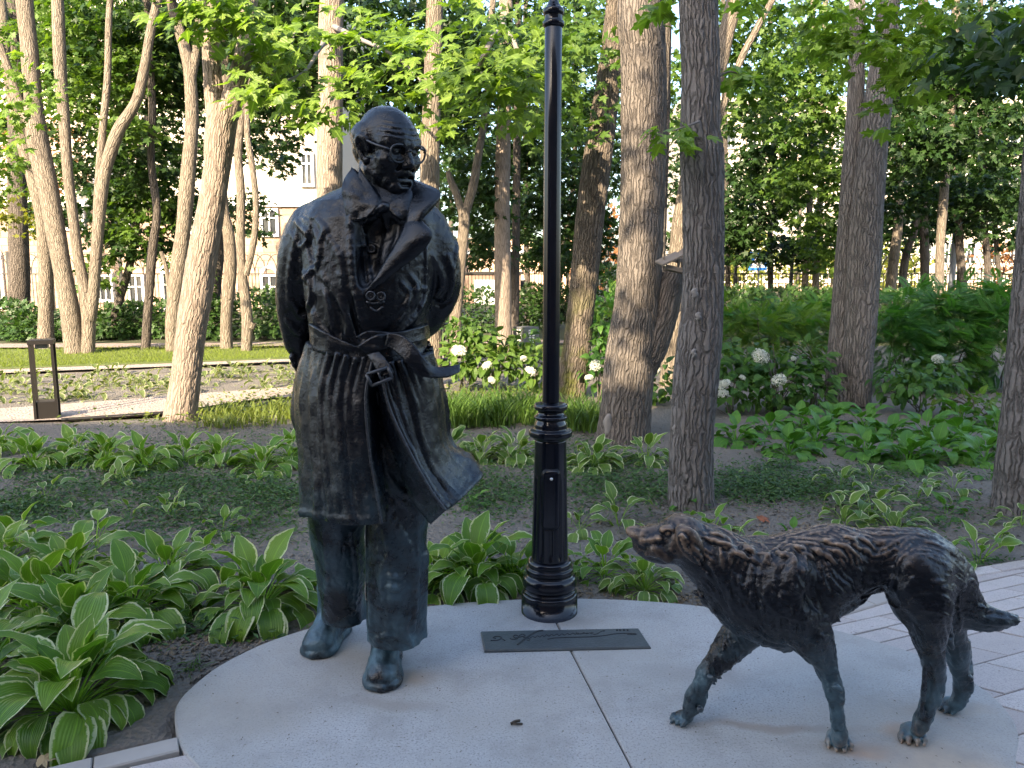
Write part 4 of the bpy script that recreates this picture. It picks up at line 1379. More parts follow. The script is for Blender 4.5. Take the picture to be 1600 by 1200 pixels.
# trees of the street beyond the fence: pale green, in full sun
for i, (px, py, Y, rx, rz, n, mat, lab) in enumerate([
    (1150, 410, 44, 2.4, 2.0, 700, 'y', 'yellow-green street tree beyond the fence, left of the blue sign'), (1300, 440, 44, 2.6, 1.8, 700, 'y', 'yellow-green street tree beyond the fence behind the double-stemmed maple'),
    (1385, 430, 46, 2.4, 2.2, 700, 'y', 'yellow-green street tree beyond the fence, right of the double-stemmed maple'), (1590, 430, 44, 2.4, 2.4, 600, 'o', 'reddish street tree beyond the fence at the right edge'),
    (930, 390, 40, 2.0, 2.0, 600, 'o', 'reddish-leaved tree beyond the fence between lamp post and mossy trunk'), (60, 250, 33, 1.6, 2.0, 400, 'o', 'reddish-leaved tree in front of the stone building at left'),
    (1250, 300, 50, 4.5, 6, 1300, 'g', 'tall street tree behind the white gap, far right of the near grey trunk'), (1500, 250, 52, 7, 8, 1700, 'g', 'broad tall street tree filling the far right background'),
    (1000, 220, 50, 5, 7, 1500, 'g', 'tall street tree far behind the broad grey trunk'), (850, 180, 52, 5, 7, 1500, 'g', 'tall street tree far behind the lamp post'), (700, 180, 46, 4, 6, 1200, 'g', 'tall street tree behind the peach building')]):
    c = at(px, py, Y)
    b = empty('street_tree', c * np.array([1, 1, 0]), lab, 'tree', 'street trees beyond the fence')
    d = rl.normal(size=(n, 3))
    d /= np.linalg.norm(d, axis=1)[:, None]
    p = np.array([0, 0, c[2]]) + d * rl.random((n, 1)) ** .4 * np.array([rx, rx * .8, rz]) * (1 + .35 * vnoise(d * 2.2 + i)[:, None])
    k = p[:, 2] > .9
    p, d = p[k], d[k]
    n_ = len(p)
    v, f, u = leaf_batch(TM_MID, p, d + rl.normal(0, .5, (n_, 3)), np.array([-.2, -.6, 1.0]) + d * .4 + rl.normal(0, .35, (n_, 3)), rl.uniform(.22, .42, n_))
    obj('crown', mesh_np('crown', v, f, u, False), {'y': M_YELLOW, 'o': leaf_mat('rust_foliage', (.16, .07, .03), (.28, .13, .05), .35, rand='island', vein=False) if 'rust_foliage' not in bpy.data.materials else bpy.data.materials['rust_foliage'], 'g': M_MAPLE_D}[mat], b)
    MB().tube(cat_rom([(0, 0, -.1), (.1, 0, c[2] * .5), (0, 0, c[2] + rz * .5)], 4), np.linspace(.2, .06, 9), 8).build('trunk', M_BARK_D, b, True)

# crossing sign: blue square with a white triangle and walker
sg = empty('crossing_sign', at(1184, 470, 31) * np.array([1, 1, 0]), 'blue square pedestrian crossing sign on a thin pole beyond the fence', 'road sign')
SL = np.array(sg.location)
sc0 = at(1184, 408, 31) - SL
MB().tube([(0, .06, 0), (0, .06, sc0[2] + .5)], .035, 8).build('pole', plain('grey_pole', (.4, .4, .4), .5), sg)
pl_ = MB().box(sc0, (.72, .03, .72), 0, .005).build('plate', plain('sign_blue', (.02, .16, .55), .5), sg)
a = .30
tri = MB().add(np.array([sc0 + np.array([x, -.020, z]) for x, z in ((-a, -a * .85), (a, -a * .85), (0, a * .95))]), np.array([[0, 1, 2]]))
tri.build('triangle', M_FRAME, pl_)
wk = MB()
z0 = sc0 + np.array([0, -.026, -.04])
for p, q, r_ in (((0, .02), (.01, -.07), .028), ((.01, -.07), (.07, -.2), .02), ((.01, -.07), (-.07, -.2), .02), ((0, .02), (.08, -.03), .016), ((0, .02), (-.08, -.04), .016), ((0, .06), (0, .075), .028)):
    wk.tube([z0 + np.array([p[0], 0, p[1]]), z0 + np.array([q[0], 0, q[1]])], r_, 6)
wk.build('walker', M_IRON, pl_)
# grey pole at the right
gpz = at(1484, 480, 27) * np.array([1, 1, 0])
gp_ = MB().tube([(0, 0, -.1), (0, 0, 6)], .10, 10).build('street_pole', plain('pole_grey', (.22, .24, .29), .5), None, True)
gp_.location = gpz
tag(gp_, 'grey-blue steel pole far back at right beside the black trunks', 'pole')
# ------------------------------------------------------------------ lamp post
def paint_mat():
    t = MT('black_paint')
    pos = t.n('NewGeometry').outputs['Position']
    n1 = t.noise(pos, 14, 5)
    t.p(Base_Color=t.mix(n1, (.003, .004, .009), (.006, .0075, .014)), Roughness=t.math('ADD', .10, t.math('MULTIPLY', n1, .14)))
    t.bump(t.noise(pos, 120, 3), .05, .003)
    return t.m


M_PAINT = paint_mat()
lb = G(858.5, 972)
LY = lb[1] + .122
lamp = empty('lamp_post', (at(858.5, 930, LY)[0], LY, 0), 'tall black cast iron lamp post between the bronze man and the dog', 'lamp post')


def lz(py):
    return float(at(858, py, LY)[2])


def lr(rpx, z):
    return rpx * (LY * _c - (z - CAM_H) * _s) / FPX


def lprof(rows):
    out = []
    for r, py in rows:
        z = lz(py) if py < 5000 else 0
        out.append((lr(r, z), z))
    return out


def lpart(name, rows, n=40, fl=None, zfix=None, parent=None):
    p = lprof(rows)
    if zfix is not None:
        p[0] = (p[0][0], zfix)
    v, f = lathe(p, n, fl)
    k = len(p)
    return obj(name, mesh_np(name, v, [f, np.arange(n)[None, ::-1], (np.arange(n) + (k - 1) * n)[None]]), M_PAINT, parent or lamp)


def rnd(rows, n=5):
    return [tuple(x) for x in cat_rom(np.array(rows, float), n)]


lpart('plinth', [(43.6, 968), (43.6, 967), (43.6, 926), (43.0, 923.5), (41.5, 922.5), (30, 922.5)], 56, None, 0.0)
b_ = lpart('base_moulding', rnd([(41.5, 922.2), (40.5, 919), (38.5, 918), (41.8, 912), (42.4, 906), (40.5, 899), (36.5, 896), (35.8, 893), (37.2, 890), (36.6, 885), (34.2, 884), (33.6, 881), (34.6, 878), (33, 874), (29, 872.5)], 4), 56)


def flute(th, z):
    zt, zb = lz(742), lz(868)
    a = np.cos(th * 12 + math.pi / 2 * 0)
    m = np.clip((z - zb) / .035, 0, 1) * np.clip((zt - z) / .03, 0, 1)
    ztop, zb2 = lz(703), lz(722)
    m2 = np.clip((z - zb2) / .012, 0, 1) * np.clip((ztop - z) / .02, 0, 1) * 0
    return -.0075 * np.clip((a - .05) * 1.3, 0, 1) ** .6 * np.sqrt(m)


zs = np.linspace(873, 686, 70)
lpart('fluted_column', [(float(np.interp(y, [686, 873], [24.6, 28.6])), float(y)) for y in zs], 144, flute)
lpart('collar', rnd([(25, 686.5), (27, 685), (29.5, 682), (33.5, 680), (34, 674), (32.5, 671), (27, 670), (25.5, 668), (25.2, 662), (22.5, 656), (23.0, 654.5), (25.6, 653), (25.6, 650), (22.5, 647.5), (20.5, 645), (20.5, 642), (25.5, 638.5), (26.6, 635), (25.2, 631), (21, 629.5), (14, 628.5)], 4), 56)
lpart('pole', [(13.3, 629), (13.3, 628), (13.6, 400), (13.7, 200), (13.7, 44), (13, 43)], 32)
lpart('pole_cap', rnd([(13.5, 43.5), (15.5, 42), (17.2, 39), (16.8, 34.5), (14.4, 33), (14.2, 25), (15.4, 24), (16.8, 20), (16.2, 15), (13, 12), (10.5, 8), (7.5, 2), (6.8, -10), (6.4, -60), (6, -140)], 4), 40)
# lantern above the frame
zl = lz(-140)
v, f = lathe([(.03, zl), (.10, zl + .03), (.12, zl + .06), (.17, zl + .38), (.19, zl + .40), (.05, zl + .56), (.015, zl + .66)], 8)
obj('lantern', mesh_np('lantern', v, f, None, False), M_PAINT, lamp)
# inspection hatch: a curved rounded plate with a raised rim and a bright screw
zt, zb = lz(728), lz(819)
hw = lr(13.6, (zt + zb) / 2)


def hatch_grid(hw, zb, zt, out, nr=15, nc=11):
    P = np.zeros((nr, nc, 3))
    rad = .017
    for i, z in enumerate(np.linspace(zb, zt, nr)):
        ed = min(z - zb, zt - z)
        w_ = hw - (rad - math.sqrt(max(0, rad * rad - max(0, rad - ed) ** 2)) if ed < rad else 0)
        py = np.interp(z, [lz(873), lz(686)], [28.6, 24.6])
        rr = lr(py, z) + out
        for j, s_ in enumerate(np.linspace(-1, 1, nc)):
            a = s_ * w_ / rr
            P[i, j] = (rr * math.sin(a), -rr * math.cos(a), z)
    return P


h = solid(hatch_grid(hw, zb, zt, .004), .010, 'hatch', M_PAINT, lamp)
Pg = hatch_grid(hw * 1.03, zb - .003, zt + .003, .006)
rim = np.concatenate([Pg[0], Pg[1:, -1], Pg[-1, ::-1][1:], Pg[::-1, 0][1:]])
MB().tube(rim, .0035, 6, False).build('hatch_rim', M_PAINT, h, True)
sp = hatch_grid(hw, zb, zt, .010)[-3, 5]
v, f = lathe([(.0001, .006), (.006, .005), (.0075, 0)], 12)
so = obj('screw', mesh_np('screw', np.stack([v[:, 0], -v[:, 2], v[:, 1]], 1)[:, :] + sp + np.array([.001, 0, 0]), f), plain('bare_metal', (.62, .62, .62), .35, .6), h)

# ------------------------------------------------------------------ plaque with the signature
def plaque_mat(name, a, b):
    t = MT(name)
    pos = t.n('NewGeometry').outputs['Position']
    n1 = t.noise(pos, 9, 6, .65)
    n2 = t.noise(pos, 80, 4)
    t.p(Base_Color=t.mix(n1, a, b), Roughness=t.math('ADD', .38, t.math('MULTIPLY', n2, .25)), Metallic=.35)
    t.bump(t.math('ADD', n2, t.math('MULTIPLY', n1, 2)), .4, .006)
    return t.m


plq = empty('plaque', (.22, 3.18, 0), 'flat grey-green bronze plaque with a cast signature set in front of the lamp post', 'plaque')
pc = np.array([G(*p, .012)[:2] for p in [(751, 986), (998, 981), (1017, 1010), (757, 1016)]])
po = slab('plate', pc - np.array([.22, 3.18]), -.004, .012, plaque_mat('plaque_bronze', (.045, .055, .062), (.105, .125, .135)), plq, .006)


def zq(zx, zy):
    return G(730 + zx / 5.161, 960 + zy / 5.161, .0125) - np.array([.22, 3.18, 0])


sg_ = MB()
for st, r in [
    ([(188, 210), (240, 209), (272, 196), (268, 181), (232, 178), (210, 187), (232, 194)], .006), ([(284, 198), (306, 213)], .0055),
    ([(345, 194), (370, 202), (405, 194), (412, 176), (392, 166), (372, 176), (390, 190), (430, 182), (470, 172)], .0055),
    ([(412, 178), (440, 160), (465, 166), (450, 182), (480, 188), (505, 198), (500, 208), (480, 206)], .005),
    ([(405, 246), (418, 236), (470, 196), (525, 158), (570, 136), (614, 130)], .0085),
    ([(505, 190), (530, 178), (548, 186), (566, 172), (585, 182), (604, 168), (622, 178), (640, 163), (660, 175), (680, 161), (700, 172), (722, 158), (742, 169), (764, 156), (786, 166), (808, 154), (830, 163), (852, 150), (872, 160), (890, 150), (915, 158), (940, 146), (965, 156), (990, 148), (1018, 144)], .0042),
    ([(880, 140), (884, 158), (930, 154), (985, 150), (1025, 160), (1052, 155), (1070, 142), (1108, 128), (1100, 136)], .0045),
    ([(648, 200), (700, 191), (780, 187), (880, 184), (1000, 180), (1110, 170), (1180, 158), (1270, 153), (1358, 155), (1352, 162), (1290, 160)], .0055)]:
    P = cat_rom(np.array([zq(*p) for p in st]), 4)
    P = P + np.array([0, 0, -.001])
    sg_.tube(P, r * .62, 6)
sg_.build('signature', plaque_mat('letter_bronze', (.012, .015, .019), (.025, .03, .034)), plq, True)
dt = MB()
for x in (1206, 1230, 1262, 1290):
    P = cat_rom(np.array([zq(x - 5, 124), zq(x + 7, 122), zq(x + 9, 127), zq(x - 4, 131), zq(x + 10, 131)]), 3)
    dt.tube(P, .0019, 5)
dt.build('date', bpy.data.materials['letter_bronze'], plq, True)

# ------------------------------------------------------------------ path lights (open frame bollards)
def bollard(px0, px1, ytop, ybase, Y, label):
    b = empty('bollard_light', at((px0 + px1) / 2, ybase, Y) * np.array([1, 1, 0]), label, 'path light', 'open frame bollard lights')
    zt_ = float(at(px0, ytop, Y)[2])
    wd = (px1 - px0) * Y / FPX * .86
    rz = R(24)
    ca, sa = math.cos(rz), math.sin(rz)
    base_h = zt_ * .26
    for sx in (-1, 1):
        for sy in (-1, 1):
            x, y = sx * wd * .43, sy * wd * .43
            MB().box((x * ca - y * sa, x * sa + y * ca, zt_ * .5), (wd * .105, wd * .105, zt_ - .02), rz, .004).build('post', M_DARKMETAL, b)
    MB().box((0, 0, zt_ - .025), (wd * 1.02, wd * 1.02, .05), rz, .006).build('cap', M_DARKMETAL, b)
    MB().box((0, 0, base_h / 2 - .02), (wd * .84, wd * .84, base_h), rz, .006).build('base', M_DARKMETAL, b)
    MB().box((0, 0, zt_ - .075), (wd * .5, wd * .5, .05), rz, .01).build('lamp_housing', plain('lamp_lens', (.35, .34, .3), .3), b)


bollard(55, 95, 530, 652, 8.55, 'dark open-frame bollard light among the hostas at the left edge')
bollard(676, 702, 505, 566, 13.2, 'dark open-frame bollard light half hidden behind the bronze man')

# ------------------------------------------------------------------ grey cabinet by the lawn and the bird feeder
cb = empty('cabinet', at(822, 520, 17.5) * np.array([1, 1, 0]), 'squat grey cabinet with pale patterned panels beyond the hydrangeas', 'cabinet')
MB().box((0, 0, .22), (.42, .42, .46), R(35), .01).build('body', plain('cabinet_grey', (.09, .095, .10), .6, var=.2), cb)
for s_ in (-1, 1):
    a = R(35) + (0 if s_ > 0 else -math.pi / 2)
    nx, ny = math.sin(a) * 1.0, -math.cos(a)
    m = MB()
    for k in range(6):
        for q in (-1, 1):
            m.box((nx * .213 + math.cos(a) * .05 * q, ny * .213 + math.sin(a) * .05 * q, .1 + k * .055), (.06, .006, .03), a)
    m.build('pattern_panel', plain('pattern_white', (.6, .6, .58), .7), cb)
fd = empty('bird_feeder', at(1052, 420, 7.2), 'small weathered wooden bird feeder on the sawn limb between two trunks', 'bird feeder')
M_WOOD = plain('weathered_wood', (.17, .14, .115), .8, var=.3)
FC = np.array(fd.location)


def fbox(name, p, size, rz=0.0, rx=0.0, ry=0.0):
    o = MB().box((0, 0, 0), size, 0, .003).build(name, M_WOOD, fd)
    o.location = at(p[0], p[1], p[2]) - FC
    o.rotation_euler = (rx, ry, rz)


fbox('roof_board', (1046, 404, 7.12), (.22, .17, .018), R(10), R(12), R(-24))
fbox('roof_board', (1066, 398, 7.26), (.20, .17, .018), R(10), R(12), R(-40))
fbox('tray', (1056, 423, 7.2), (.20, .20, .02), R(10), 0, R(12))
fbox('tray_rim', (1056, 420, 7.10), (.20, .015, .04), R(10), 0, R(12))
for px_, Y_ in ((1037, 7.12), (1060, 7.12), (1066, 7.28)):
    fbox('post', (px_, 413, Y_), (.018, .018, .14), R(10))
# ------------------------------------------------------------------ bronze
def bronze_mat(name, z0, z1, gold=None, wear_glint=.5):
    """dark cast bronze; verdigris bloom between heights z0 (full) and z1 (none), rubbed edges with painted highlights"""
    t = MT(name)
    gp = t.n('NewGeometry')
    pos = gp.outputs['Position']
    z = t.n('SeparateXYZ', {0: pos}).outputs[2]
    n1 = t.noise(pos, 9, 5, .6)
    n2 = t.noise(pos, 38, 4, .65)
    col = t.mix(n1, (.0022, .0038, .0078), (.0070, .0095, .0150))
    col = t.mix(t.math('MULTIPLY', n2, .55), col, (.0060, .0085, .0135))
    pt = t.ramp(gp.outputs['Pointiness'], (.51, 0.0), (.60, 1.0))
    col = t.mix(t.math('MULTIPLY', pt, wear_glint), col, (.085, .092, .108))  # lighter edges: rubbed metal plus highlights put into the colour
    hz = t.n('MapRange', {0: z, 1: z0, 2: z1, 3: 1.0, 4: 0.0}).outputs[0]
    pm = t.math('MULTIPLY', hz, t.ramp(t.noise(pos, 6.5, 6, .62), (.38, 0.0), (.60, 1.0)))
    pm = t.math('MULTIPLY', pm, .9)
    col = t.mix(pm, col, t.mix(n2, (.035, .080, .115), (.15, .26, .32)))
    ro = t.math('ADD', .15, t.math('MULTIPLY', n2, .20))
    if gold:
        gm = gold(t, pos, gp)
        col = t.mix(gm, col, t.mix(n2, (.22, .115, .06), (.60, .44, .30)))
    ro = t.math('ADD', ro, t.math('MULTIPLY', pm, .25))
    t.p(Base_Color=col, Roughness=ro, Metallic=.25)
    t.set(t.b.inputs['Specular IOR Level'], .55)
    t.bump(t.math('ADD', t.noise(pos, 34, 6, .68), t.math('MULTIPLY', t.noise(pos, 150, 3), .3)), .32, .014)
    return t.m


BRONZE = bronze_mat('bronze', -.05, 1.05)
PXM = 2.75 / FPX      # metres per photo pixel near the statue


def A3(l):
    l = np.asarray(l, float)
    return at(l[:, 0], l[:, 1], l[:, 2])


# ------------------------------------------------------------------ statue of the standing man
man = empty('bronze_statue', at(575, 1060, 2.86) * np.array([1, 1, 0]),
            'dark bronze man in glasses and belted trench coat, hands behind his back', 'statue')
MAN_LOC = np.array(man.location)


def mpart(name, me, parent=None):
    o = obj(name, me, BRONZE, parent or man)
    if parent is None:
        o.matrix_parent_inverse = Matrix.Translation(-Vector(MAN_LOC))
    return o


# head, in its own frame (centimetres of a real head; face towards -y)
HS = .0121
HV = Vol((-14, -16, -22), (14, 15, 15), .22)
HV.ell((0, 1.2, 3.6), (7.6, 9.6, 8.3), .1)
HV.ell((0, -3.6, 2.6), (6.6, 5.4, 5.6), 2)
HV.ell((0, -2.6, -4.2), (5.9, 6.2, 7.2), 2.5)
HV.cap((-1.6, -7.3, -10.0), (1.6, -7.3, -10.0), 2.1, 2.1, 1.6)
for sx in (-1, 1):
    HV.cap((sx * 5.6, .2, -6.0), (sx * 2.0, -6.4, -10.0), 1.7, 1.7, 2.0)
    HV.ell((sx * 4.7, -5.7, -2.6), (2.0, 1.9, 1.7), 1.8)
    HV.cap((sx * 1.2, -8.4, 2.0), (sx * 4.9, -6.9, 2.3), 1.1, .9, 1.3)
    HV.ell((sx * 3.2, -9.4, .1), (2.0, 2.0, 1.25), .8, -1)
    HV.ell((sx * 3.1, -6.9, .0), (1.6, 1.5, 1.2), .4)
    HV.cap((sx * 1.8, -7.9, .75), (sx * 4.6, -7.2, .6), .38, .32, .5)
    HV.cap((sx * 1.8, -7.9, -.8), (sx * 4.5, -7.0, -1.0), .35, .3, .6)
    HV.cap((sx * 1.9, -7.5, -2.0), (sx * 4.4, -6.6, -2.3), .45, .35, .6)
    HV.cap((sx * 1.9, -8.9, -3.6), (sx * 3.9, -6.9, -7.6), .42, .3, 1.0, -1)
    HV.cap((sx * 2.6, -8.0, -6.4), (sx * 4.4, -6.2, -8.6), 1.0, .7, 1.0)
    HV.cap((sx * .9, -8.2, 3.0), (sx * 4.4, -7.2, 3.4), .55, .35, .5)
HV.cap((0, -8.0, 1.6), (0, -10.7, -3.0), .75, 1.05, 1.0)
for sx in (-1, 1):
    HV.ell((sx * 1.15, -9.4, -3.6), (.75, 1.0, .7), .6)
    HV.ell((sx * .7, -10.2, -4.7), (.4, .5, .4), .2, -1)
    HV.cap((sx * .2, -8.9, -5.3), (sx * 2.7, -7.9, -6.3), .55, .3, .7)
HV.cap((-2.5, -8.7, -6.9), (2.5, -8.7, -6.9), .38, .38, .4, -1)
HV.cap((-1.7, -8.5, -7.9), (1.7, -8.5, -7.9), .75, .75, .6)
HV.cap((-1.4, -9.0, -9.0), (1.4, -9.0, -9.0), .45, .45, .8, -1)
HV.cap((0, 2.5, -7), (0, 4.2, -21), 5.9, 6.8, 2)
HV.cap((0, -3, -10), (0, 0.5, -19), 2.4, 3.0, 2.2)
for sx in (-1, 1):
    pts = [(sx * 7.5, -.9, -.2), (sx * 8.3, -.4, 2.0), (sx * 8.9, 1.5, 2.9), (sx * 9.0, 2.8, 1.6), (sx * 8.5, 2.4, -.8), (sx * 8.0, .9, -3.0), (sx * 7.4, -.2, -3.8)]
    HV.tube(cat_rom(pts, 4), .62, .5)
    HV.cap((sx * 7.2, -.2, -.5), (sx * 7.9, 1.8, .3), 1.0, 1.0, .6)
    HV.cap((sx * 8.0, .5, -.9), (sx * 8.5, 1.1, .9), .6, .5, .4, -1)
    HV.cap((sx * 7.5, -.4, -3.4), (sx * 7.7, .1, -4.1), .85, .7, .5)
rh = np.random.default_rng(3)
for sx in (-1, 1):
    HV.ell((sx * 6.2, 3.4, 2.6), (2.6, 5.0, 4.2), 1.2)
HV.ell((0, 7.5, -.5), (6.0, 3.9, 6.0), 1.5)
for i in range(150):
    sx = 1 if i % 2 else -1
    a = rh.uniform(-.15, 1.0)
    zz = rh.uniform(-5.5, 6.2)
    fy = -2.6 + a * 12
    if fy < (2.8 if zz < 2.5 else .2):
        continue
    rr = math.sqrt(max(0, 1 - ((zz - 3.0) / 9.5) ** 2))
    ang = np.clip((fy + 2.5) / 12.5, 0, 1)
    x = sx * 8.3 * rr * math.cos(ang * 1.45)
    y = 1.2 + 9.4 * rr * math.sin(ang * 2.2 - .62)
    p = np.array([x, y, zz])
    q = p + np.array([-sx * .6 * ang, 2.6, -1.5 + rh.normal() * .5]) * rh.uniform(.7, 1.3)
    HV.tube(cat_rom([p, (p + q) / 2 + np.array([sx * .45, 0, .35]), q], 3), np.linspace(.55, .16, 7), .35)
for i in range(16):
    x = rh.uniform(-5, 5)
    y = rh.uniform(-3, 7)
    p = np.array([x, y, 3.6 + 8.15 * math.sqrt(max(.1, 1 - (x / 7.6) ** 2 - ((y - 1.2) / 9.6) ** 2))])
    HV.cap(p, p + np.array([rh.normal() * .6, 2.2, -.3]), .2, .12, .25)
HV.displace(lambda P: .07 * fbm(P * .55, 3) + .045 * np.sin(P[:, 2] * 4.4 + .5 * np.sin(P[:, 0] * 1.3)) * ((P[:, 2] > 3.6) & (P[:, 2] < 8.2) & (P[:, 1] < -3.2)), 1.2)
hm = HV.mesh('body')
YAW, TILT = R(47), R(13)
HM = Matrix.Translation(Vector(at(606, 233, 2.83))) @ Matrix.Rotation(YAW, 4, 'Z') @ Matrix.Rotation(-R(3), 4, 'Y') @ Matrix.Rotation(TILT, 4, 'X') @ Matrix.Scale(HS, 4)
hm.transform(HM)

# glasses
g = MB()
for sx in (-1, 1):
    ring = [(sx * 3.35 + 2.95 * np.sign(math.cos(t)) * abs(math.cos(t)) ** .8 * (1 + .10 * math.sin(t)), -9.6 + .25 * abs(math.cos(t)), -.2 + 2.45 * np.sign(math.sin(t)) * abs(math.sin(t)) ** .85) for t in np.linspace(0, 2 * math.pi, 25)]
    g.tube(ring, .30, 6, False)
    g.tube([(sx * 6.0, -9.3, .5), (sx * 7.4, -8.2, .9), (sx * 8.1, -4, 1.4), (sx * 8.5, -.5, 2.1), (sx * 8.4, 1.5, 2.2)], .36, 6)
g.tube([(-.8, -9.9, .5), (0, -10.3, .9), (.8, -9.9, .5)], .28, 6)
for v in g.v:
    v[:] = np.array([HM @ Vector(p) for p in v])
gl = g.build('glasses', BRONZE, man, True)
gl.matrix_parent_inverse = Matrix.Translation(-Vector(MAN_LOC))

# coat: torso and sleeves
TV = Vol((-1.05, 2.48, .98), (-.12, 3.28, 2.14), .0050)
trows = [  # py, cx, half width px, centre depth, half depth m
    (284, 602, 44, 2.90, .10), (300, 596, 74, 2.90, .13), (318, 582, 94, 2.90, .165), (345, 578, 105, 2.90, .195), (400, 581, 104, 2.89, .215),
    (460, 577, 98, 2.88, .215), (510, 576, 92, 2.88, .20), (540, 577, 91, 2.88, .20), (575, 579, 99, 2.88, .21), (620, 580, 104, 2.88, .20)]
rz = np.array([at(r[1], r[0], r[3]) for r in trows])
TV.loft(rz[:, 2], rz[:, 0], rz[:, 1], [r[2] * r[3] / FPX for r in trows], [r[4] for r in trows], .0, 1, 2.25)
LA = A3([(490, 352, 2.91), (473, 405, 2.93), (464, 468, 2.96), (466, 520, 3.00), (474, 548, 3.03)])
TV.tube(cat_rom(LA, 3), np.interp(np.linspace(0, 4, 13), range(5), [.080, .081, .070, .052, .046]), .03)
RA = A3([(667, 358, 2.91), (683, 408, 2.93), (688, 452, 2.96), (672, 492, 3.02), (640, 520, 3.10)])
TV.tube(cat_rom(RA, 3), np.interp(np.linspace(0, 4, 13), range(5), [.076, .075, .066, .060, .05]), .03)
# lower tail of the coat behind his left hand side, sagging pocket side
TV.displace(lambda P: .0045 * vnoise(P * np.array([7, 7, 3.5])) + .0018 * vnoise(P * np.array([24, 24, 9])) + .0014 * fbm(P * 60, 2), .04)
# drapery strokes (photo pixels): raised folds and cut creases
ST = TV.stroke
for pts, r in [
    ([(468, 352), (455, 420), (452, 480)], .012), ([(486, 350), (500, 380), (492, 430)], .010), ([(500, 352), (530, 400), (536, 450)], .009),
    ([(470, 420), (490, 450), (478, 490)], .014), ([(455, 470), (475, 495), (486, 470)], .013), ([(462, 440), (482, 430), (496, 410)], .010),
    ([(448, 500), (468, 520), (482, 500)], .012), ([(530, 470), (545, 500), (540, 530)], .010), ([(505, 430), (515, 480), (522, 525)], .011),
    ([(487, 478), (497, 505), (520, 535)], .013), ([(560, 430), (566, 480), (572, 525)], .008), ([(655, 445), (630, 480), (610, 515)], .012),
    ([(668, 455), (650, 490), (622, 522)], .010), ([(676, 400), (690, 440), (676, 470)], .012), ([(700, 400), (706, 440), (696, 472)], .011),
    ([(664, 380), (662, 430), (664, 480)], .010), ([(640, 430), (650, 450), (644, 480)], .008), ([(700, 346), (712, 380), (709, 420)], .009),
    ([(462, 345), (478, 362), (486, 372)], .008), ([(497, 345), (508, 358), (500, 376)], .008), ([(455, 365), (470, 385), (480, 377)], .007)]:
    ST(pts, np.interp(np.linspace(0, 1, len(pts)), [0, .5, 1], [r * .5, r, r * .4]), 0, .013, sink=.5)
for pts, r in [
    ([(480, 372), (488, 420), (484, 470)], .007), ([(500, 440), (524, 480), (532, 530)], .006), ([(660, 350), (664, 400), (666, 470)], .008),
    ([(548, 345), (549, 420), (558, 500), (566, 530)], .006), ([(470, 490), (486, 480), (490, 465)], .007), ([(640, 480), (620, 500), (602, 525)], .006),
    ([(676, 470), (690, 478), (706, 470)], .008), ([(545, 460), (556, 495), (566, 530)], .006), ([(486, 345), (484, 380), (488, 400)], .006)]:
    ST(pts, r, .0, .014, -1, sink=-.55)
# opening between the coat fronts: jacket and shirt lie deeper
for pts, r in [([(575, 350), (572, 400), (570, 440)], .022), ([(606, 350), (594, 390), (582, 430)], .022), ([(590, 340), (582, 380), (576, 420)], .022)]:
    ST(pts, np.linspace(r, r * .55, len(pts)), -.002, .03, -1)
for pts, r in [([(626, 442), (640, 454), (664, 450)], .006), ([(640, 456), (636, 476), (624, 500)], .006), ([(664, 452), (662, 470), (655, 486)], .005), ([(560, 385), (575, 380), (592, 384)], .005)]:
    ST(pts, r, 0, .008, sink=.35)
ST([(548, 338), (549, 400), (556, 460), (568, 520)], [.010, .010, .009, .006], .002, .012)
ST([(566, 360), (572, 400), (580, 440)], [.006, .007, .005], .0, .010)
ST([(600, 322), (603, 338), (606, 356)], [.013, .011, .006], .004, .012)
ST([(600, 322), (590, 328), (582, 338)], [.009, .008, .004], .002, .012)
ST([(566, 345), (585, 338), (600, 322), (615, 335), (628, 345)], [.006, .010, .008, .010, .006], .002, .014)
for i in range(100):
    x, y = RNG.uniform(445, 712), RNG.uniform(330, 535)
    a = RNG.normal(1.45, .6)
    L = RNG.uniform(6, 20)
    ST([(x, y), (x + L * .5 * math.cos(a) + RNG.normal() * 2, y + L * .5 * math.sin(a)), (x + L * math.cos(a), y + L * math.sin(a))],
       RNG.uniform(.0014, .003), 0, .003, 1 if RNG.random() < .85 else -1, 3, .3)
coat = mpart('coat', TV.mesh('coat'))


def patch(name, rows, off, th, parent, vol=TV, nu=6, nv=5, bulge=0.0, dep=None, fold=.002):
    """sheet laid over the sculpted surface: rows of photo pixels, each row the same number of points"""
    P = np.asarray(rows, float)
    P = cat_rom(P, nu)
    P = np.swapaxes(cat_rom(np.swapaxes(P, 0, 1), nv), 0, 1)
    sh = P.shape[:2]
    px, py = P[..., 0].ravel(), P[..., 1].ravel()
    if dep is None:
        W = vol.snap(px, py, 0.0, fill=True)
        Y = W[:, 1].reshape(sh)
        for _ in range(3):
            Yp = np.pad(Y, 1, mode='edge')
            Y = .2 * (Yp[1:-1, 1:-1] + Yp[:-2, 1:-1] + Yp[2:, 1:-1] + Yp[1:-1, :-2] + Yp[1:-1, 2:])
    else:
        D = cat_rom(np.asarray(dep, float), nu)
        Y = np.swapaxes(cat_rom(D.T, nv), 0, 1)
    uu, vv = np.meshgrid(np.linspace(0, 1, sh[0]), np.linspace(0, 1, sh[1]), indexing='ij')
    o_ = off if not callable(off) else off(uu, vv)
    Y = Y - o_ - bulge * np.sin(math.pi * uu) * np.sin(math.pi * vv)
    W = at(px, py, Y.ravel())
    Y = Y.ravel() + fold * 1.6 * fbm(W * 28, 3)
    return mpart_grid(name, at(px, py, Y).reshape(sh + (3,)), th, parent)


def mpart_grid(name, P, th, parent):
    o = solid(P - MAN_LOC, th, name, BRONZE, parent)
    return o


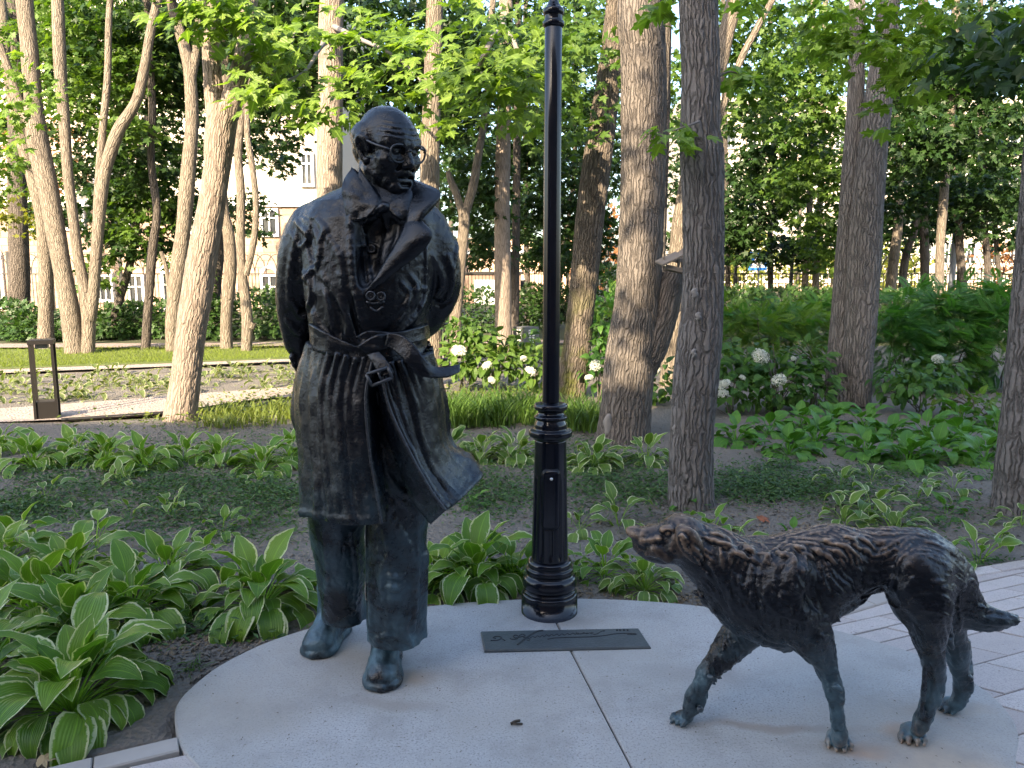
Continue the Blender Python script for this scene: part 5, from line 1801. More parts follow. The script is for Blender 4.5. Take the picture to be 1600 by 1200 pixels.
# collar: standing right piece, shirt points, wide turned-up left lapel, lower lapel
patch('collar', [[(550, 262), (560, 270), (585, 294)], [(535, 290), (556, 299), (596, 312)], [(538, 318), (560, 322), (592, 323)], [(545, 347), (558, 346), (572, 341)]],
      lambda u, v: .016 - .006 * v, .008, man, bulge=.004, fold=.006, dep=[[2.80, 2.77, 2.755], [2.755, 2.735, 2.725], [2.725, 2.71, 2.70], [2.715, 2.70, 2.69]])
patch('collar', [[(562, 262), (572, 278), (586, 300)], [(558, 290), (572, 305), (596, 322)], [(560, 312), (574, 322), (592, 326)], [(566, 330), (576, 334), (584, 336)]],
      0.0, .009, man, dep=[[2.76, 2.745, 2.73], [2.735, 2.715, 2.70], [2.71, 2.695, 2.685], [2.70, 2.69, 2.685]])
patch('collar', [[(640, 294), (632, 304), (612, 316)], [(644, 305), (634, 316), (606, 324)], [(642, 326), (634, 334), (616, 336)], [(634, 345), (630, 345), (626, 343)]],
      0.0, .009, man, dep=[[2.76, 2.735, 2.71], [2.745, 2.715, 2.70], [2.72, 2.70, 2.69], [2.71, 2.70, 2.69]])
patch('lapel', [[(646, 282), (644, 296), (636, 314)], [(662, 288), (652, 306), (638, 326)], [(688, 302), (664, 324), (634, 348)], [(676, 322), (656, 342), (630, 362)], [(655, 345), (642, 356), (626, 372)]],
      0.0, .012, man, bulge=.008, dep=[[2.86, 2.80, 2.75], [2.80, 2.75, 2.715], [2.745, 2.70, 2.69], [2.715, 2.685, 2.685], [2.69, 2.675, 2.68]])
patch('lapel', [[(636, 340), (648, 342), (658, 346)], [(626, 366), (650, 358), (674, 364)], [(612, 392), (642, 382), (672, 376)], [(600, 412), (626, 404), (655, 396)], [(588, 434), (602, 428), (620, 422)], [(572, 456), (578, 454), (586, 450)]],
      0.0, .012, man, bulge=.008, dep=[[2.70, 2.69, 2.69], [2.675, 2.66, 2.655], [2.665, 2.648, 2.65], [2.66, 2.65, 2.655], [2.66, 2.655, 2.66], [2.665, 2.665, 2.665]])

# buttons and ornament
for (bx, by, br) in [(581, 389, 5.2), (580, 462, 6.0), (596, 463, 6.0)]:
    c = TV.snap([bx], [by])[0]
    b = MB()
    b.tube([c + np.array([br * PXM * math.cos(t), -.010, br * PXM * math.sin(t)]) - MAN_LOC for t in np.linspace(0, 2 * math.pi, 17)], .0042, 6, False)
    th = np.linspace(0, 2 * math.pi, 16, endpoint=False)
    rr = np.array([0.8, .5, 0.05]) * br * PXM
    v = np.array([[r * math.cos(t), -.007 - .003 * (i == 1), r * math.sin(t)] for i, r in enumerate(rr) for t in th])
    b.add(v + c - MAN_LOC, grid_faces(3, 16, True))
    b.build('button', BRONZE, man, True)
for pts in ([(572, 472), (585, 474), (601, 471)], [(578, 480), (588, 486), (598, 479)]):
    P = TV.snap([p[0] for p in pts], [p[1] for p in pts], .006)
    MB().tube(cat_rom(P, 4) - MAN_LOC, .005, 6).build('button_tab', BRONZE, man, True)

# belt: band round the waist, knot, buckle end and the tail blown to the side
patch('belt', [[(484, 505), (492, 522), (490, 548)], [(505, 517), (512, 532), (508, 553)], [(535, 532), (540, 545), (538, 560)], [(565, 543), (570, 553), (566, 566)], [(592, 545), (598, 553), (594, 562)], [(618, 540), (622, 548), (620, 556)]],
      .026, .013, man, nu=7, nv=5, fold=.004)
patch('belt', [[(556, 526), (562, 536), (568, 546)], [(572, 518), (578, 528), (584, 540)], [(592, 518), (596, 526), (600, 538)], [(615, 520), (620, 528), (622, 540)], [(650, 512), (652, 522), (654, 534)], [(668, 506), (669, 516), (670, 528)]],
      .034, .013, man, nu=6, nv=5, fold=.004)
patch('belt', [[(560, 540), (566, 548), (574, 552)], [(578, 528), (586, 538), (590, 548)], [(596, 522), (602, 530), (606, 544)], [(612, 524), (614, 534), (612, 546)]],
      .048, .014, man, nu=6, nv=4, fold=.004)
patch('belt_tail', [[(606, 520), (604, 530), (602, 540)], [(628, 524), (622, 536), (616, 548)], [(648, 540), (640, 552), (632, 562)], [(664, 562), (658, 574), (652, 586)], [(680, 574), (678, 582), (676, 590)], [(700, 574), (700, 582), (700, 589)], [(718, 570), (718, 577), (717, 582)]],
      0.0, .011, man, dep=[[2.63, 2.63, 2.63], [2.62, 2.62, 2.62], [2.61, 2.60, 2.60], [2.61, 2.60, 2.60], [2.64, 2.62, 2.61], [2.67, 2.65, 2.64], [2.70, 2.685, 2.675]])
patch('belt_tail', [[(574, 554), (582, 552), (592, 550)], [(582, 566), (592, 563), (602, 560)], [(590, 580), (600, 576), (610, 572)], [(594, 590), (604, 587), (616, 583)]],
      0.0, .011, man, dep=[[2.635, 2.63, 2.635], [2.62, 2.615, 2.62], [2.605, 2.60, 2.605], [2.60, 2.595, 2.60]])
bk = MB()
bc = [(573, 585), (606, 574), (613, 590), (581, 603), (573, 585)]
P = at([p[0] for p in bc], [p[1] for p in bc], 2.585) - MAN_LOC
for i in range(4):
    bk.tube([P[i], P[i + 1]], .0065, 6)
bk.tube([(P[0] + P[1]) / 2, (P[2] + P[3]) / 2], .004, 6)
bk.build('belt_buckle', BRONZE, man, True)

# coat skirt: one open cloth from the right front edge round the back to the blown left front edge
SK = [
    [(600, 568, 2.69), (584, 556, 2.655), (558, 558, 2.655), (530, 550, 2.66), (506, 545, 2.70), (488, 538, 2.80), (492, 530, 2.98), (575, 525, 3.08), (655, 530, 2.99), (672, 545, 2.84), (655, 556, 2.70), (630, 562, 2.655), (604, 566, 2.65), (594, 570, 2.645), (588, 572, 2.68)],
    [(592, 625, 2.70), (572, 620, 2.635), (545, 622, 2.64), (515, 620, 2.65), (490, 618, 2.70), (470, 612, 2.82), (472, 600, 3.02), (575, 600, 3.13), (682, 604, 3.03), (689, 618, 2.88), (674, 624, 2.74), (652, 630, 2.67), (625, 634, 2.64), (609, 636, 2.625), (597, 648, 2.675)],
    [(592, 705, 2.68), (578, 705, 2.615), (550, 706, 2.61), (520, 706, 2.62), (492, 704, 2.68), (473, 698, 2.82), (476, 690, 3.03), (580, 690, 3.14), (694, 685, 3.06), (700, 692, 2.94), (688, 700, 2.78), (672, 710, 2.70), (654, 713, 2.64), (641, 706, 2.605), (621, 724, 2.66)],
    [(600, 765, 2.66), (588, 765, 2.60), (558, 768, 2.595), (526, 768, 2.605), (494, 766, 2.66), (474, 760, 2.81), (482, 750, 3.0), (590, 750, 3.11), (716, 725, 3.06), (734, 712, 2.97), (718, 740, 2.84), (704, 755, 2.73), (686, 766, 2.65), (672, 762, 2.59), (648, 785, 2.65)],
    [(604, 815, 2.64), (597, 817, 2.585), (566, 820, 2.575), (530, 818, 2.59), (496, 812, 2.65), (474, 806, 2.79), (486, 800, 2.97), (600, 800, 3.06), (722, 760, 3.03), (753, 744, 2.95), (738, 762, 2.83), (722, 778, 2.72), (708, 789, 2.63), (697, 797, 2.575), (674, 818, 2.64)]]
SKP = np.array([A3(r) for r in SK])
Q = cat_rom(SKP, 14)
Q = np.swapaxes(cat_rom(np.swapaxes(Q, 0, 1), 9), 0, 1)
nu, nv = Q.shape[:2]
uu, vv = np.meshgrid(np.linspace(0, 1, nu), np.linspace(0, 14, nv), indexing='ij')
du, dv = np.gradient(Q, axis=0), np.gradient(Q, axis=1)
Nn = np.cross(du, dv)
Nn /= np.linalg.norm(Nn, axis=-1)[..., None]
edge = np.clip(np.minimum(vv - 1, 13 - vv) * 1.2, 0, 1)
pl = (1 - 2 * np.abs(np.sin((vv * 9.0 + 1.3 * np.sin(uu * 3.2 + vv * 1.3)) / 2)) ** .6) * (.35 + .65 * np.sin(vv * 1.7 + .6)) * (.35 + .65 * uu)
top = np.exp(-uu * 7) * np.sin(vv * 13)
crk = fbm(Q * np.array([20, 20, 13]), 3)
crk2 = np.abs(fbm(Q * np.array([30, 30, 18]) + 40, 2))
disp = edge * (.021 * pl + .012 * top) + .0045 * crk - .006 * np.clip(.35 - crk2, 0, 1)
hem = np.exp(-((uu - .96) / .02) ** 2) * .004
sg = np.sign((Nn * (Q - np.array([-.49, 2.86, 0]))[..., :]).sum(-1).mean())
Q = Q + Nn * ((disp + hem) * sg)[..., None]
mpart_grid('coat_skirt', Q, .012, man)
# stitched seam along both front edges of the skirt
for col in (1, 13):
    e = cat_rom(SKP[:, col], 8) + np.array([0, -.008, 0])
    MB().tube(e - MAN_LOC, .0058, 6).build('front_seam', BRONZE, man, True)

# dark tail of the coat hanging behind at his right side
patch('coat_tail', [[(470, 560), (482, 556), (492, 556)], [(460, 615), (470, 612), (486, 612)], [(458, 650), (468, 655), (486, 655)], [(466, 676), (474, 680), (486, 682)]], 0.0, .02, man,
      dep=[[3.02, 2.98, 2.96], [3.02, 2.98, 2.96], [3.02, 2.98, 2.96], [3.02, 2.98, 2.96]])

# trousers
LV = Vol((-.90, 2.54, .03), (-.20, 3.30, 1.36), .0050)
LV.ell(at(580, 640, 2.88), (.215, .165, .24), .0)
L1 = A3([(545, 640, 2.88), (530, 740, 2.90), (527, 820, 2.95), (531, 880, 3.0), (535, 930, 3.08), (537, 975, 3.14)])
LV.tube(cat_rom(L1, 4), np.interp(np.linspace(0, 5, 21), range(6), [.125, .118, .106, .094, .090, .090]), .02)
L2 = A3([(610, 640, 2.86), (622, 740, 2.83), (620, 820, 2.835), (617, 880, 2.845), (615, 940, 2.88), (614, 1000, 2.91)])
LV.tube(cat_rom(L2, 4), np.interp(np.linspace(0, 5, 21), range(6), [.128, .122, .110, .106, .103, .100]), .02)
# flared hems, draped back over the heel
LV.ell(at(628, 1000, 2.92), (.072, .10, .052), .05)
LV.ell(at(545, 962, 3.12), (.066, .085, .05), .05)
LV.cap(at(660, 870, 2.85), at(655, 1000, 2.93), .022, .030, .05)
# flat cut of the trouser hems
sl, X, Y, Z = LV.win((-1, 2.4, 0), (0, 3.3, .5))
zc1, zc2 = at(612, 1018, 2.79)[2], at(535, 985, 3.0)[2]
xm = at(575, 990, 2.9)[0]
LV.F[sl] = np.maximum(LV.F[sl], np.where(X > xm, zc2 * 0 + zc1 - .10 * np.clip(Y - 2.85, 0, .2), zc2 - .06 * np.clip(Y - 3.05, 0, .2)) - Z)
LV.displace(lambda P: .009 * vnoise(P * np.array([10, 10, 3.5]) + 9) + .0035 * vnoise(P * np.array([26, 26, 8])) + .0016 * fbm(P * 55, 2), .05)
for pts, r in [([(590, 690), (612, 760), (640, 800)], .014), ([(600, 740), (628, 770), (650, 762)], .012), ([(608, 800), (640, 862), (650, 930)], .013),
               ([(600, 830), (612, 900), (604, 990)], .010), ([(652, 820), (650, 900), (646, 985)], .012), ([(575, 900), (580, 960), (578, 1010)], .010),
               ([(505, 830), (512, 900), (506, 960)], .012), ([(548, 830), (556, 900), (552, 960)], .011), ([(600, 896), (622, 902), (634, 894)], .008),
               ([(598, 912), (618, 920), (630, 912)], .008), ([(585, 1000), (610, 990), (640, 1004)], .009), ([(640, 960), (630, 985), (645, 1010)], .010),
               ([(515, 945), (530, 960), (555, 950)], .010), ([(610, 860), (596, 900), (600, 940)], .008), ([(590, 770), (612, 790), (600, 812)], .010)]:
    LV.stroke(pts, np.interp(np.linspace(0, 1, len(pts)), [0, .5, 1], [r * .4, r, r * .4]), 0, .013, sink=.42)
for i in range(210):
    x, y = (RNG.uniform(575, 662), RNG.uniform(600, 1010)) if RNG.random() < .65 else (RNG.uniform(488, 566), RNG.uniform(820, 975))
    a = RNG.normal(1.4, .75)
    L = RNG.uniform(6, 24)
    LV.stroke([(x, y), (x + L * .5 * math.cos(a) + RNG.normal() * 2, y + L * .5 * math.sin(a)), (x + L * math.cos(a), y + L * math.sin(a))],
              RNG.uniform(.0015, .0034), 0, .003, 1 if RNG.random() < .82 else -1, 3, .3)
mpart('trousers', LV.mesh('trousers'))


# shoes
def shoe(toe, heel, zt):
    toe, heel = np.asarray(toe), np.asarray(heel)
    d = toe - heel
    L = np.linalg.norm(d[:2])
    d = d / np.linalg.norm(d)
    n = np.array([-d[1], d[0], 0])
    lo = np.minimum(toe, heel) - .11
    hi = np.maximum(toe, heel) + .11
    lo[2], hi[2] = -.02, .30
    V = Vol(lo, hi, .0052)
    P = lambda f, z, s=0: np.array([*(heel + d * L * f + n * s)[:2], z])
    V.tube([P(.10, .055), P(.45, .055), P(.72, .046), P(.87, .036)], [.050, .052, .058, .046], .03)
    V.cap(P(.84, .036, .018), P(.84, .036, -.018), .044, .044, .03)
    V.tube([P(.20, .06), P(.26, .14), P(.31, .24)], [.052, .054, .060], .03)
    V.tube([P(.22, .15), P(.42, .105), P(.60, .082)], [.05, .047, .045], .03)
    V.displace(lambda Q: .004 * fbm(Q * 26, 3), .03)
    for k in range(5):
        f = .34 + .062 * k
        z = .150 - .017 * k
        V.tube([P(f, z - .010, .036), P(f + .012, z + .008, 0), P(f, z - .010, -.036)], .0056, .004)
    for k in range(3):
        f = .64 + .05 * k
        V.tube([P(f, .084 - .004 * k, .046), P(f + .012, .099 - .005 * k, 0), P(f, .084 - .004 * k, -.046)], .006, .012)
    # sole welt
    for sgn in (1, -1):
        V.tube(cat_rom([P(-.01, .016, 0), P(.05, .016, sgn * .046), P(.4, .016, sgn * .050), P(.72, .016, sgn * .064), P(.93, .016, sgn * .052), P(1.03, .016, 0)], 4), .0145, .012)
    sl, X, Y, Z = V.win((-9, -9, -9), (9, 9, 9))
    V.F[sl] = np.maximum(V.F[sl], -Z + .001)
    return V.mesh('shoe')


mpart('shoe', shoe(G(596, 1080), G(606, 1022), 0))
mpart('shoe', shoe(G(490, 1028), G(532, 984), 0))

# hand closed behind his right hip
HN = Vol((-.93, 2.9, 1.0), (-.70, 3.14, 1.36), .0042)
W0 = at(470, 535, 3.03)
K0 = at(468, 556, 3.02)
HN.tube([W0, (W0 + K0) / 2, K0], [.034, .036, .037], .02, 1, (1, 1, 1))
for i, (fx, ln) in enumerate([(461, 1.0), (468, 1.08), (475, 1.0), (481, .85)]):
    b0 = at(fx, 556, 2.995)
    b1 = at(fx + 1, 556 + 15 * ln, 2.985)
    b2 = at(fx + 5, 556 + 22 * ln, 3.005)
    b3 = at(fx + 9, 556 + 20 * ln, 3.03)
    HN.tube([b0, b1, b2, b3], [.0115, .0105, .0095, .0085], .006)
HN.tube([at(462, 546, 3.0), at(457, 558, 2.98), at(460, 570, 2.975)], [.013, .012, .010], .008)
HN.displace(lambda P: .0018 * fbm(P * 60, 2), .02)
hnd = HN.mesh('hand')
mpart('body', hm)
mpart('hand', hnd)
# ------------------------------------------------------------------ statue of the dog
def dog_gold(t, pos, gp):
    # rubbed bright where visitors stroke it: crown, nose, ridge of the back
    geo = gp.outputs['Normal']
    nz = t.n('SeparateXYZ', {0: geo}).outputs[2]
    sp = t.n('SeparateXYZ', {0: pos})
    x, z = sp.outputs[0], sp.outputs[2]
    up = t.ramp(nz, (.80, 0.0), (1.0, 1.0))
    hx = t.n('MapRange', {0: x, 1: 1.15, 2: 1.45, 3: 1.0, 4: 0.0}).outputs[0]
    hz = t.n('MapRange', {0: z, 1: .66, 2: .74, 3: 0.0, 4: 1.0}).outputs[0]
    pt = t.ramp(gp.outputs['Pointiness'], (.495, 0.0), (.57, 1.0))
    nn = t.noise(pos, 60, 4, .7)
    a = t.math('MULTIPLY', t.math('MULTIPLY', up, hz), t.math('ADD', t.math('MULTIPLY', hx, .5), .06))
    b = t.math('MULTIPLY', t.math('MULTIPLY', pt, hz), t.math('ADD', t.math('MULTIPLY', hx, .8), .1))
    lo = t.n('MapRange', {0: z, 1: .02, 2: .10, 3: .9, 4: 0.0}).outputs[0]
    nr = t.n('MapRange', {0: sp.outputs[1], 1: 2.46, 2: 2.56, 3: 1.0, 4: 0.0}).outputs[0]
    c = t.math('MULTIPLY', t.math('MULTIPLY', pt, lo), nr)
    s = t.math('ADD', t.math('ADD', t.math('MULTIPLY', a, nn), b), t.math('MULTIPLY', c, .7))
    return t.math('MINIMUM', s, .85)


DBRONZE = bronze_mat('dog_bronze', .06, .52, dog_gold, .45)
dog = empty('dog_statue', at(1270, 1150, 2.5) * np.array([1, 1, 0]),
            'dark bronze long-haired setter dog walking, its muzzle raised towards the man', 'statue')
DL = np.array(dog.location)
DV = Vol((.32, 2.22, -.02), (1.78, 2.78, .86), .0048)
DT = DV.tube


def D3(l):
    l = np.asarray(l, float)
    return at(l[:, 0], l[:, 1], l[:, 2])


def dtube(l, r, k=.03, n=3):
    """l: (px,py,Y), r radii in px"""
    P = cat_rom(D3(l), n)
    rr = np.interp(np.linspace(0, len(l) - 1, len(P)), range(len(l)), np.asarray(r, float)) * 2.5 / FPX
    DT(P, rr, k)


YD = 2.49
# trunk: deep chest, tucked belly, loin, rump
dtube([(1215, 918, YD), (1270, 906, YD), (1330, 878, YD), (1390, 868, YD), (1438, 878, YD), (1464, 898, YD)], [73, 58, 39, 36, 43, 38], .04)
DV.ell(at(1205, 928, YD), (.160, .122, .148), .045)
dtube([(1180, 960, YD), (1240, 970, YD), (1290, 938, YD), (1350, 915, YD)], [38, 33, 22, 14], .04)
# neck and head
dtube([(1080, 852, YD), (1112, 872, YD), (1150, 898, YD), (1190, 920, YD)], [31, 39, 52, 70], .045)
dtube([(1200, 884, YD), (1250, 873, YD), (1310, 863, YD)], [26, 33, 38], .05)
dtube([(1062, 842, YD), (1076, 846, YD)], [33, 34], .03)
DV.ell(at(1062, 838, YD), (.066, .072, .058), .03)
dtube([(1050, 846, YD), (1024, 846, YD), (1003, 844, YD)], [26, 20, 14.5], .022)
DV.cap(at(1002, 838, 2.475), at(1002, 838, 2.505), .020, .020, .02)
dtube([(1050, 866, YD), (1022, 862, YD), (1000, 855, YD)], [18, 13, 9], .02)
DV.ell(at(989, 833, YD), (.020, .026, .017), .012)
DV.cap(at(984, 829, YD), at(992, 829, YD), .012, .014, .008)
for dy in (-.052, .052):
    DV.ell(at(1042, 827, YD + dy), (.022, .018, .012), .012)
    DV.ell(at(1044, 833, YD + dy * 1.2), (.013, .012, .010), .006, -1)
    DV.ell(at(1044, 833, YD + dy * .98), (.010, .010, .009), .003)
DV.cap(at(1030, 866, YD - .045), at(993, 853, YD - .034), .004, .004, .010, -1)
DV.cap(at(1026, 862, YD - .05), at(1010, 866, YD - .04), .011, .006, .010)
# legs (near front, far front, near hind, far hind)
dtube([(1235, 955, 2.43), (1262, 985, 2.41), (1284, 1022, 2.405), (1298, 1062, 2.41), (1306, 1105, 2.415), (1310, 1140, 2.42), (1310, 1158, 2.42)], [46, 30, 17.5, 11.5, 9, 8.5, 10.5], .022)
dtube([(1180, 960, 2.56), (1158, 992, 2.565), (1126, 1028, 2.57), (1098, 1058, 2.575), (1084, 1090, 2.58), (1074, 1116, 2.58)], [38, 25, 16, 11, 9.5, 9.5], .025)
dtube([(1440, 900, 2.43), (1446, 940, 2.42), (1451, 985, 2.425), (1454, 1020, 2.44), (1463, 1054, 2.455), (1459, 1082, 2.465), (1444, 1115, 2.465), (1434, 1142, 2.46)], [43, 36, 24, 15.5, 11, 11, 9, 9.5], .022)
dtube([(1460, 900, 2.55), (1476, 950, 2.57), (1490, 1000, 2.60), (1496, 1035, 2.62), (1503, 1068, 2.645), (1500, 1090, 2.65), (1491, 1104, 2.65)], [38, 29, 20, 14, 10, 9.5, 9.5], .022)
dtube([(1418, 900, 2.45), (1412, 935, 2.45), (1420, 960, 2.44)], [30, 16, 8], .04)


# shoulder blade, hollow behind it, haunch and stifle
DV.ell(at(1236, 925, 2.375), (.075, .035, .10), .05)
DV.cap(at(1296, 868, 2.345), at(1282, 935, 2.325), .028, .034, .05, -1)
DV.cap(at(1282, 935, 2.325), at(1300, 962, 2.34), .030, .02, .04, -1)
DV.cap(at(1388, 872, 2.36), at(1392, 935, 2.35), .024, .028, .05, -1)
DV.ell(at(1425, 910, 2.385), (.05, .03, .09), .04)
for a_, b_, r_ in (((1300, 1040, 2.385), (1312, 1140, 2.395), .007), ((1290, 1050, 2.39), (1304, 1140, 2.40), .006), ((1446, 1030, 2.42), (1440, 1120, 2.44), .007), ((1462, 1060, 2.44), (1446, 1130, 2.445), .006)):
    DV.cap(at(*a_), at(*b_), r_, r_ * .8, .012)
# lips, cheek and brow of the dog
DV.cap(at(1022, 858, YD - .050), at(1044, 872, YD - .058), .016, .020, .018)
DV.ell(at(1062, 858, YD - .058), (.034, .018, .032), .02)
DV.cap(at(1030, 842, YD - .055), at(1004, 846, YD - .042), .007, .005, .012)


def paw(c, d, s):
    """c: centre on the ground, d: walking direction, s: scale in metres"""
    d = np.array([d[0], d[1], 0.0])
    d /= np.linalg.norm(d)
    n = np.array([-d[1], d[0], 0])
    c = np.asarray(c, float)
    up = np.array([0, 0, 1.0])
    DV.ell(c + up * s * .55, (s * .85, s * .85, s * .6), .012)
    for q, ln in ((-.75, .75), (-.27, 1.05), (.27, 1.05), (.75, .75)):
        a = c + n * s * q * .8 + d * s * .2 + up * s * .62
        b = c + n * s * q + d * s * ln * .85 + up * s * .42
        e = c + n * s * q + d * s * (ln + .22) * .95 + up * s * .22
        DV.tube([a, b, e], [s * .27, s * .29, s * .2], .005)
        DV.cap(e, e + d * s * .3 - up * s * .12, s * .10, s * .04, .003)


paw(G(1309, 1162), (-.25, -1), .047)
paw(G(1069, 1128), (-.9, -.45), .040)
paw(G(1426, 1154), (-.5, -1), .046)
paw(G(1483, 1109), (-.8, -.5), .040)
# tail and its fringe
dtube([(1466, 872, 2.49), (1490, 900, 2.52), (1500, 938, 2.55), (1520, 962, 2.55), (1548, 969, 2.53), (1582, 967, 2.51)], [23, 24, 26, 20, 14.5, 7], .025)
dtube([(1496, 925, 2.53), (1512, 930, 2.53), (1522, 938, 2.53)], [17, 13, 7], .02)
DV.displace(lambda P: .007 * vnoise(P * np.array([13, 15, 17])), .04)

# coat: tufts laid with the lie of the hair, hung longer at chest, belly, elbows, breeches and tail
rd = np.random.default_rng(21)
dps = DV.mesh('tmp')
nvx = len(dps.vertices)
co = np.zeros(nvx * 3)
no = np.zeros(nvx * 3)
dps.vertices.foreach_get('co', co)
dps.vertices.foreach_get('normal', no)
co, no = co.reshape(-1, 3), no.reshape(-1, 3)
bpy.data.meshes.remove(dps)
if (no * (co - co.mean(0))).sum() < 0:
    no = -no


def w2px(P):
    d = P - np.array([0, 0, CAM_H])
    zc = d[..., 1] * _c - d[..., 2] * _s
    yc = d[..., 1] * _s + d[..., 2] * _c
    return np.stack([800 + FPX * d[..., 0] / zc, 600 - FPX * yc / zc], -1)


# locks that follow the lie of the coat over the surface, all combed at once
def grad(P):
    e = .006
    return np.stack([DV.sample(P + np.array(d) * e) - DV.sample(P - np.array(d) * e) for d in ((1, 0, 0), (0, 1, 0), (0, 0, 1))], -1)


def comb(P0, step, n, seed):
    path = [P0]
    P = P0.copy()
    for k in range(n):
        xy = w2px(P)
        x, y = xy[:, 0], xy[:, 1]
        fl = np.stack([np.full(len(P), 1.0), np.zeros(len(P)), np.full(len(P), -.30)], 1)
        m1 = (x < 1260) & (y > 850)
        fl[m1] = (.60, 0, -.75)
        fl[x > 1425] = (.40, 0, -.9)
        leg_ = (y > 1005) | ((x > 1395) & (y > 965))
        fl[leg_] = (.28, 0, -1.0)
        fl[x > 1505] = (1.0, 0, -.2)
        sw = 1.25 * vnoise(P * 5.5 + seed) + .5 * vnoise(P * 17)
        sw = np.where(leg_, sw * .4, sw)
        c_, s_ = np.cos(sw), np.sin(sw)
        fl = np.stack([fl[:, 0] * c_ - fl[:, 2] * s_, .25 * vnoise(P * 9 + 31), fl[:, 0] * s_ + fl[:, 2] * c_], 1)
        g_ = grad(P)
        g_ /= np.linalg.norm(g_, axis=1)[:, None] + 1e-9
        fl -= g_ * (fl * g_).sum(1)[:, None]
        fl /= np.linalg.norm(fl, axis=1)[:, None] + 1e-9
        P = P + fl * step[:, None]
        P = P - g_ * DV.sample(P)[:, None]
        path.append(P)
    return np.stack(path, 1)


pxy = w2px(co)
ok = (pxy[:, 0] > 1088) & ((no[:, 1] < .4) | (rd.random(nvx) < .25))
ok &= ~((pxy[:, 0] > 1390) & (pxy[:, 0] < 1448) & (pxy[:, 1] > 880) & (pxy[:, 1] < 975) & (rd.random(nvx) < .85))
isleg = (pxy[:, 1] > 1012) | ((pxy[:, 0] > 1395) & (pxy[:, 1] > 970))
ok &= ~(isleg & (rd.random(nvx) < .5)) & (pxy[:, 1] < 1135)
pick = rd.permutation(np.flatnonzero(ok))[:1700]
P0 = co[pick]
step = rd.uniform(.010, .026, len(pick)) * np.where(isleg[pick], .75, 1)
paths = comb(P0, step, 5, 3.0)
r0 = rd.uniform(.0024, .0062, len(pick)) * np.where(isleg[pick], .7, 1)
chest = (pxy[pick, 0] < 1240) & (pxy[pick, 1] > 870) & (rd.random(len(pick)) < .35)
r0 = np.where(chest, r0 * 1.5, r0)
gg = grad(paths.reshape(-1, 3))
gg = (gg / (np.linalg.norm(gg, axis=1)[:, None] + 1e-9)).reshape(paths.shape)
for i in range(len(pick)):
    lift = np.array([-.9, -.15, .2, .25, .1, -.4]) * r0[i]
    q = paths[i] + gg[i] * lift[:, None]
    DV.tube(q, r0[i] * np.array([.5, .9, 1.0, .9, .65, .25]), .0035)
# ragged fringes: (from, to, count, direction, length, depth)
for a, b, n, dr, L, Yf in [
    ((1092, 930), (1150, 990), 20, (.55, -.5), .05, YD), ((1150, 985), (1270, 1012), 30, (.6, -.45), .05, YD), ((1290, 962), (1330, 934), 12, (.5, -.6), .035, YD),
    ((1330, 930), (1385, 916), 12, (.6, -.6), .04, YD), ((1298, 1030), (1313, 1098), 24, (.55, -.7), .045, 2.42), ((1172, 1000), (1106, 1068), 24, (.75, -.5), .04, 2.575),
    ((1104, 1070), (1092, 1112), 12, (.5, -.7), .03, 2.58), ((1480, 960), (1484, 1010), 16, (.5, -.8), .045, 2.48), ((1510, 1000), (1516, 1080), 18, (.4, -.8), .035, 2.64),
    ((1470, 1000), (1470, 1085), 12, (.3, -.9), .03, 2.46), ((1498, 962), (1545, 976), 16, (.9, -.35), .045, 2.54), ((1512, 944), (1562, 960), 14, (.95, .05), .04, 2.53), ((1255, 985), (1300, 965), 18, (.7, -.6), .06, 2.40), ((1480, 870), (1500, 925), 16, (.6, -.8), .05, 2.50)]:
    for q in range(n):
        f = (q + rd.random()) / n
        p = at(a[0] + (b[0] - a[0]) * f, a[1] + (b[1] - a[1]) * f, Yf + rd.normal() * .022)
        d_ = np.array([dr[0], rd.normal() * .25, dr[1]]) + rd.normal(size=3) * .18
        d_ /= np.linalg.norm(d_)
        LL = L * rd.uniform(.6, 1.25)
        DV.tube(cat_rom([p - d_ * LL * .45, p + np.array([.004, 0, .004]), p + d_ * LL * .55], 2), np.array([.006, .0085, .0075, .005, .002]), .008)
# long locks over neck and withers, swirl on the shoulder
for q in range(46):
    f = q / 45
    x = 1100 + 240 * f
    y = np.interp(x, [1093, 1150, 1200, 1260, 1340], [824, 848, 856, 844, 834]) + rd.uniform(0, 22)
    L = rd.uniform(14, 34)
    DV.stroke([(x, y), (x + L * .55, y + L * .2), (x + L, y + L * .62)], [.004, .0075, .002], -.001, .007)
for q in range(9):
    rr = 16 + q * 7
    aa = np.linspace(2.0, 4.3 + .1 * q, 7)
    DV.stroke([(1262 + rr * 1.05 * math.cos(t), 905 - rr * math.sin(t) * .9) for t in aa[::-1]], .0055, -.001, .008)
DV.displace(lambda P: .0016 * fbm(P * 70, 2), .02)
sl, X, Y, Z = DV.win((-9, -9, -9), (9, 9, 9))
DV.F[sl] = np.maximum(DV.F[sl], -Z + .001)


def dpart(name, me):
    o = obj(name, me, DBRONZE, dog)
    o.matrix_parent_inverse = Matrix.Translation(-Vector(DL))
    return o


dpart('body', DV.mesh('body'))
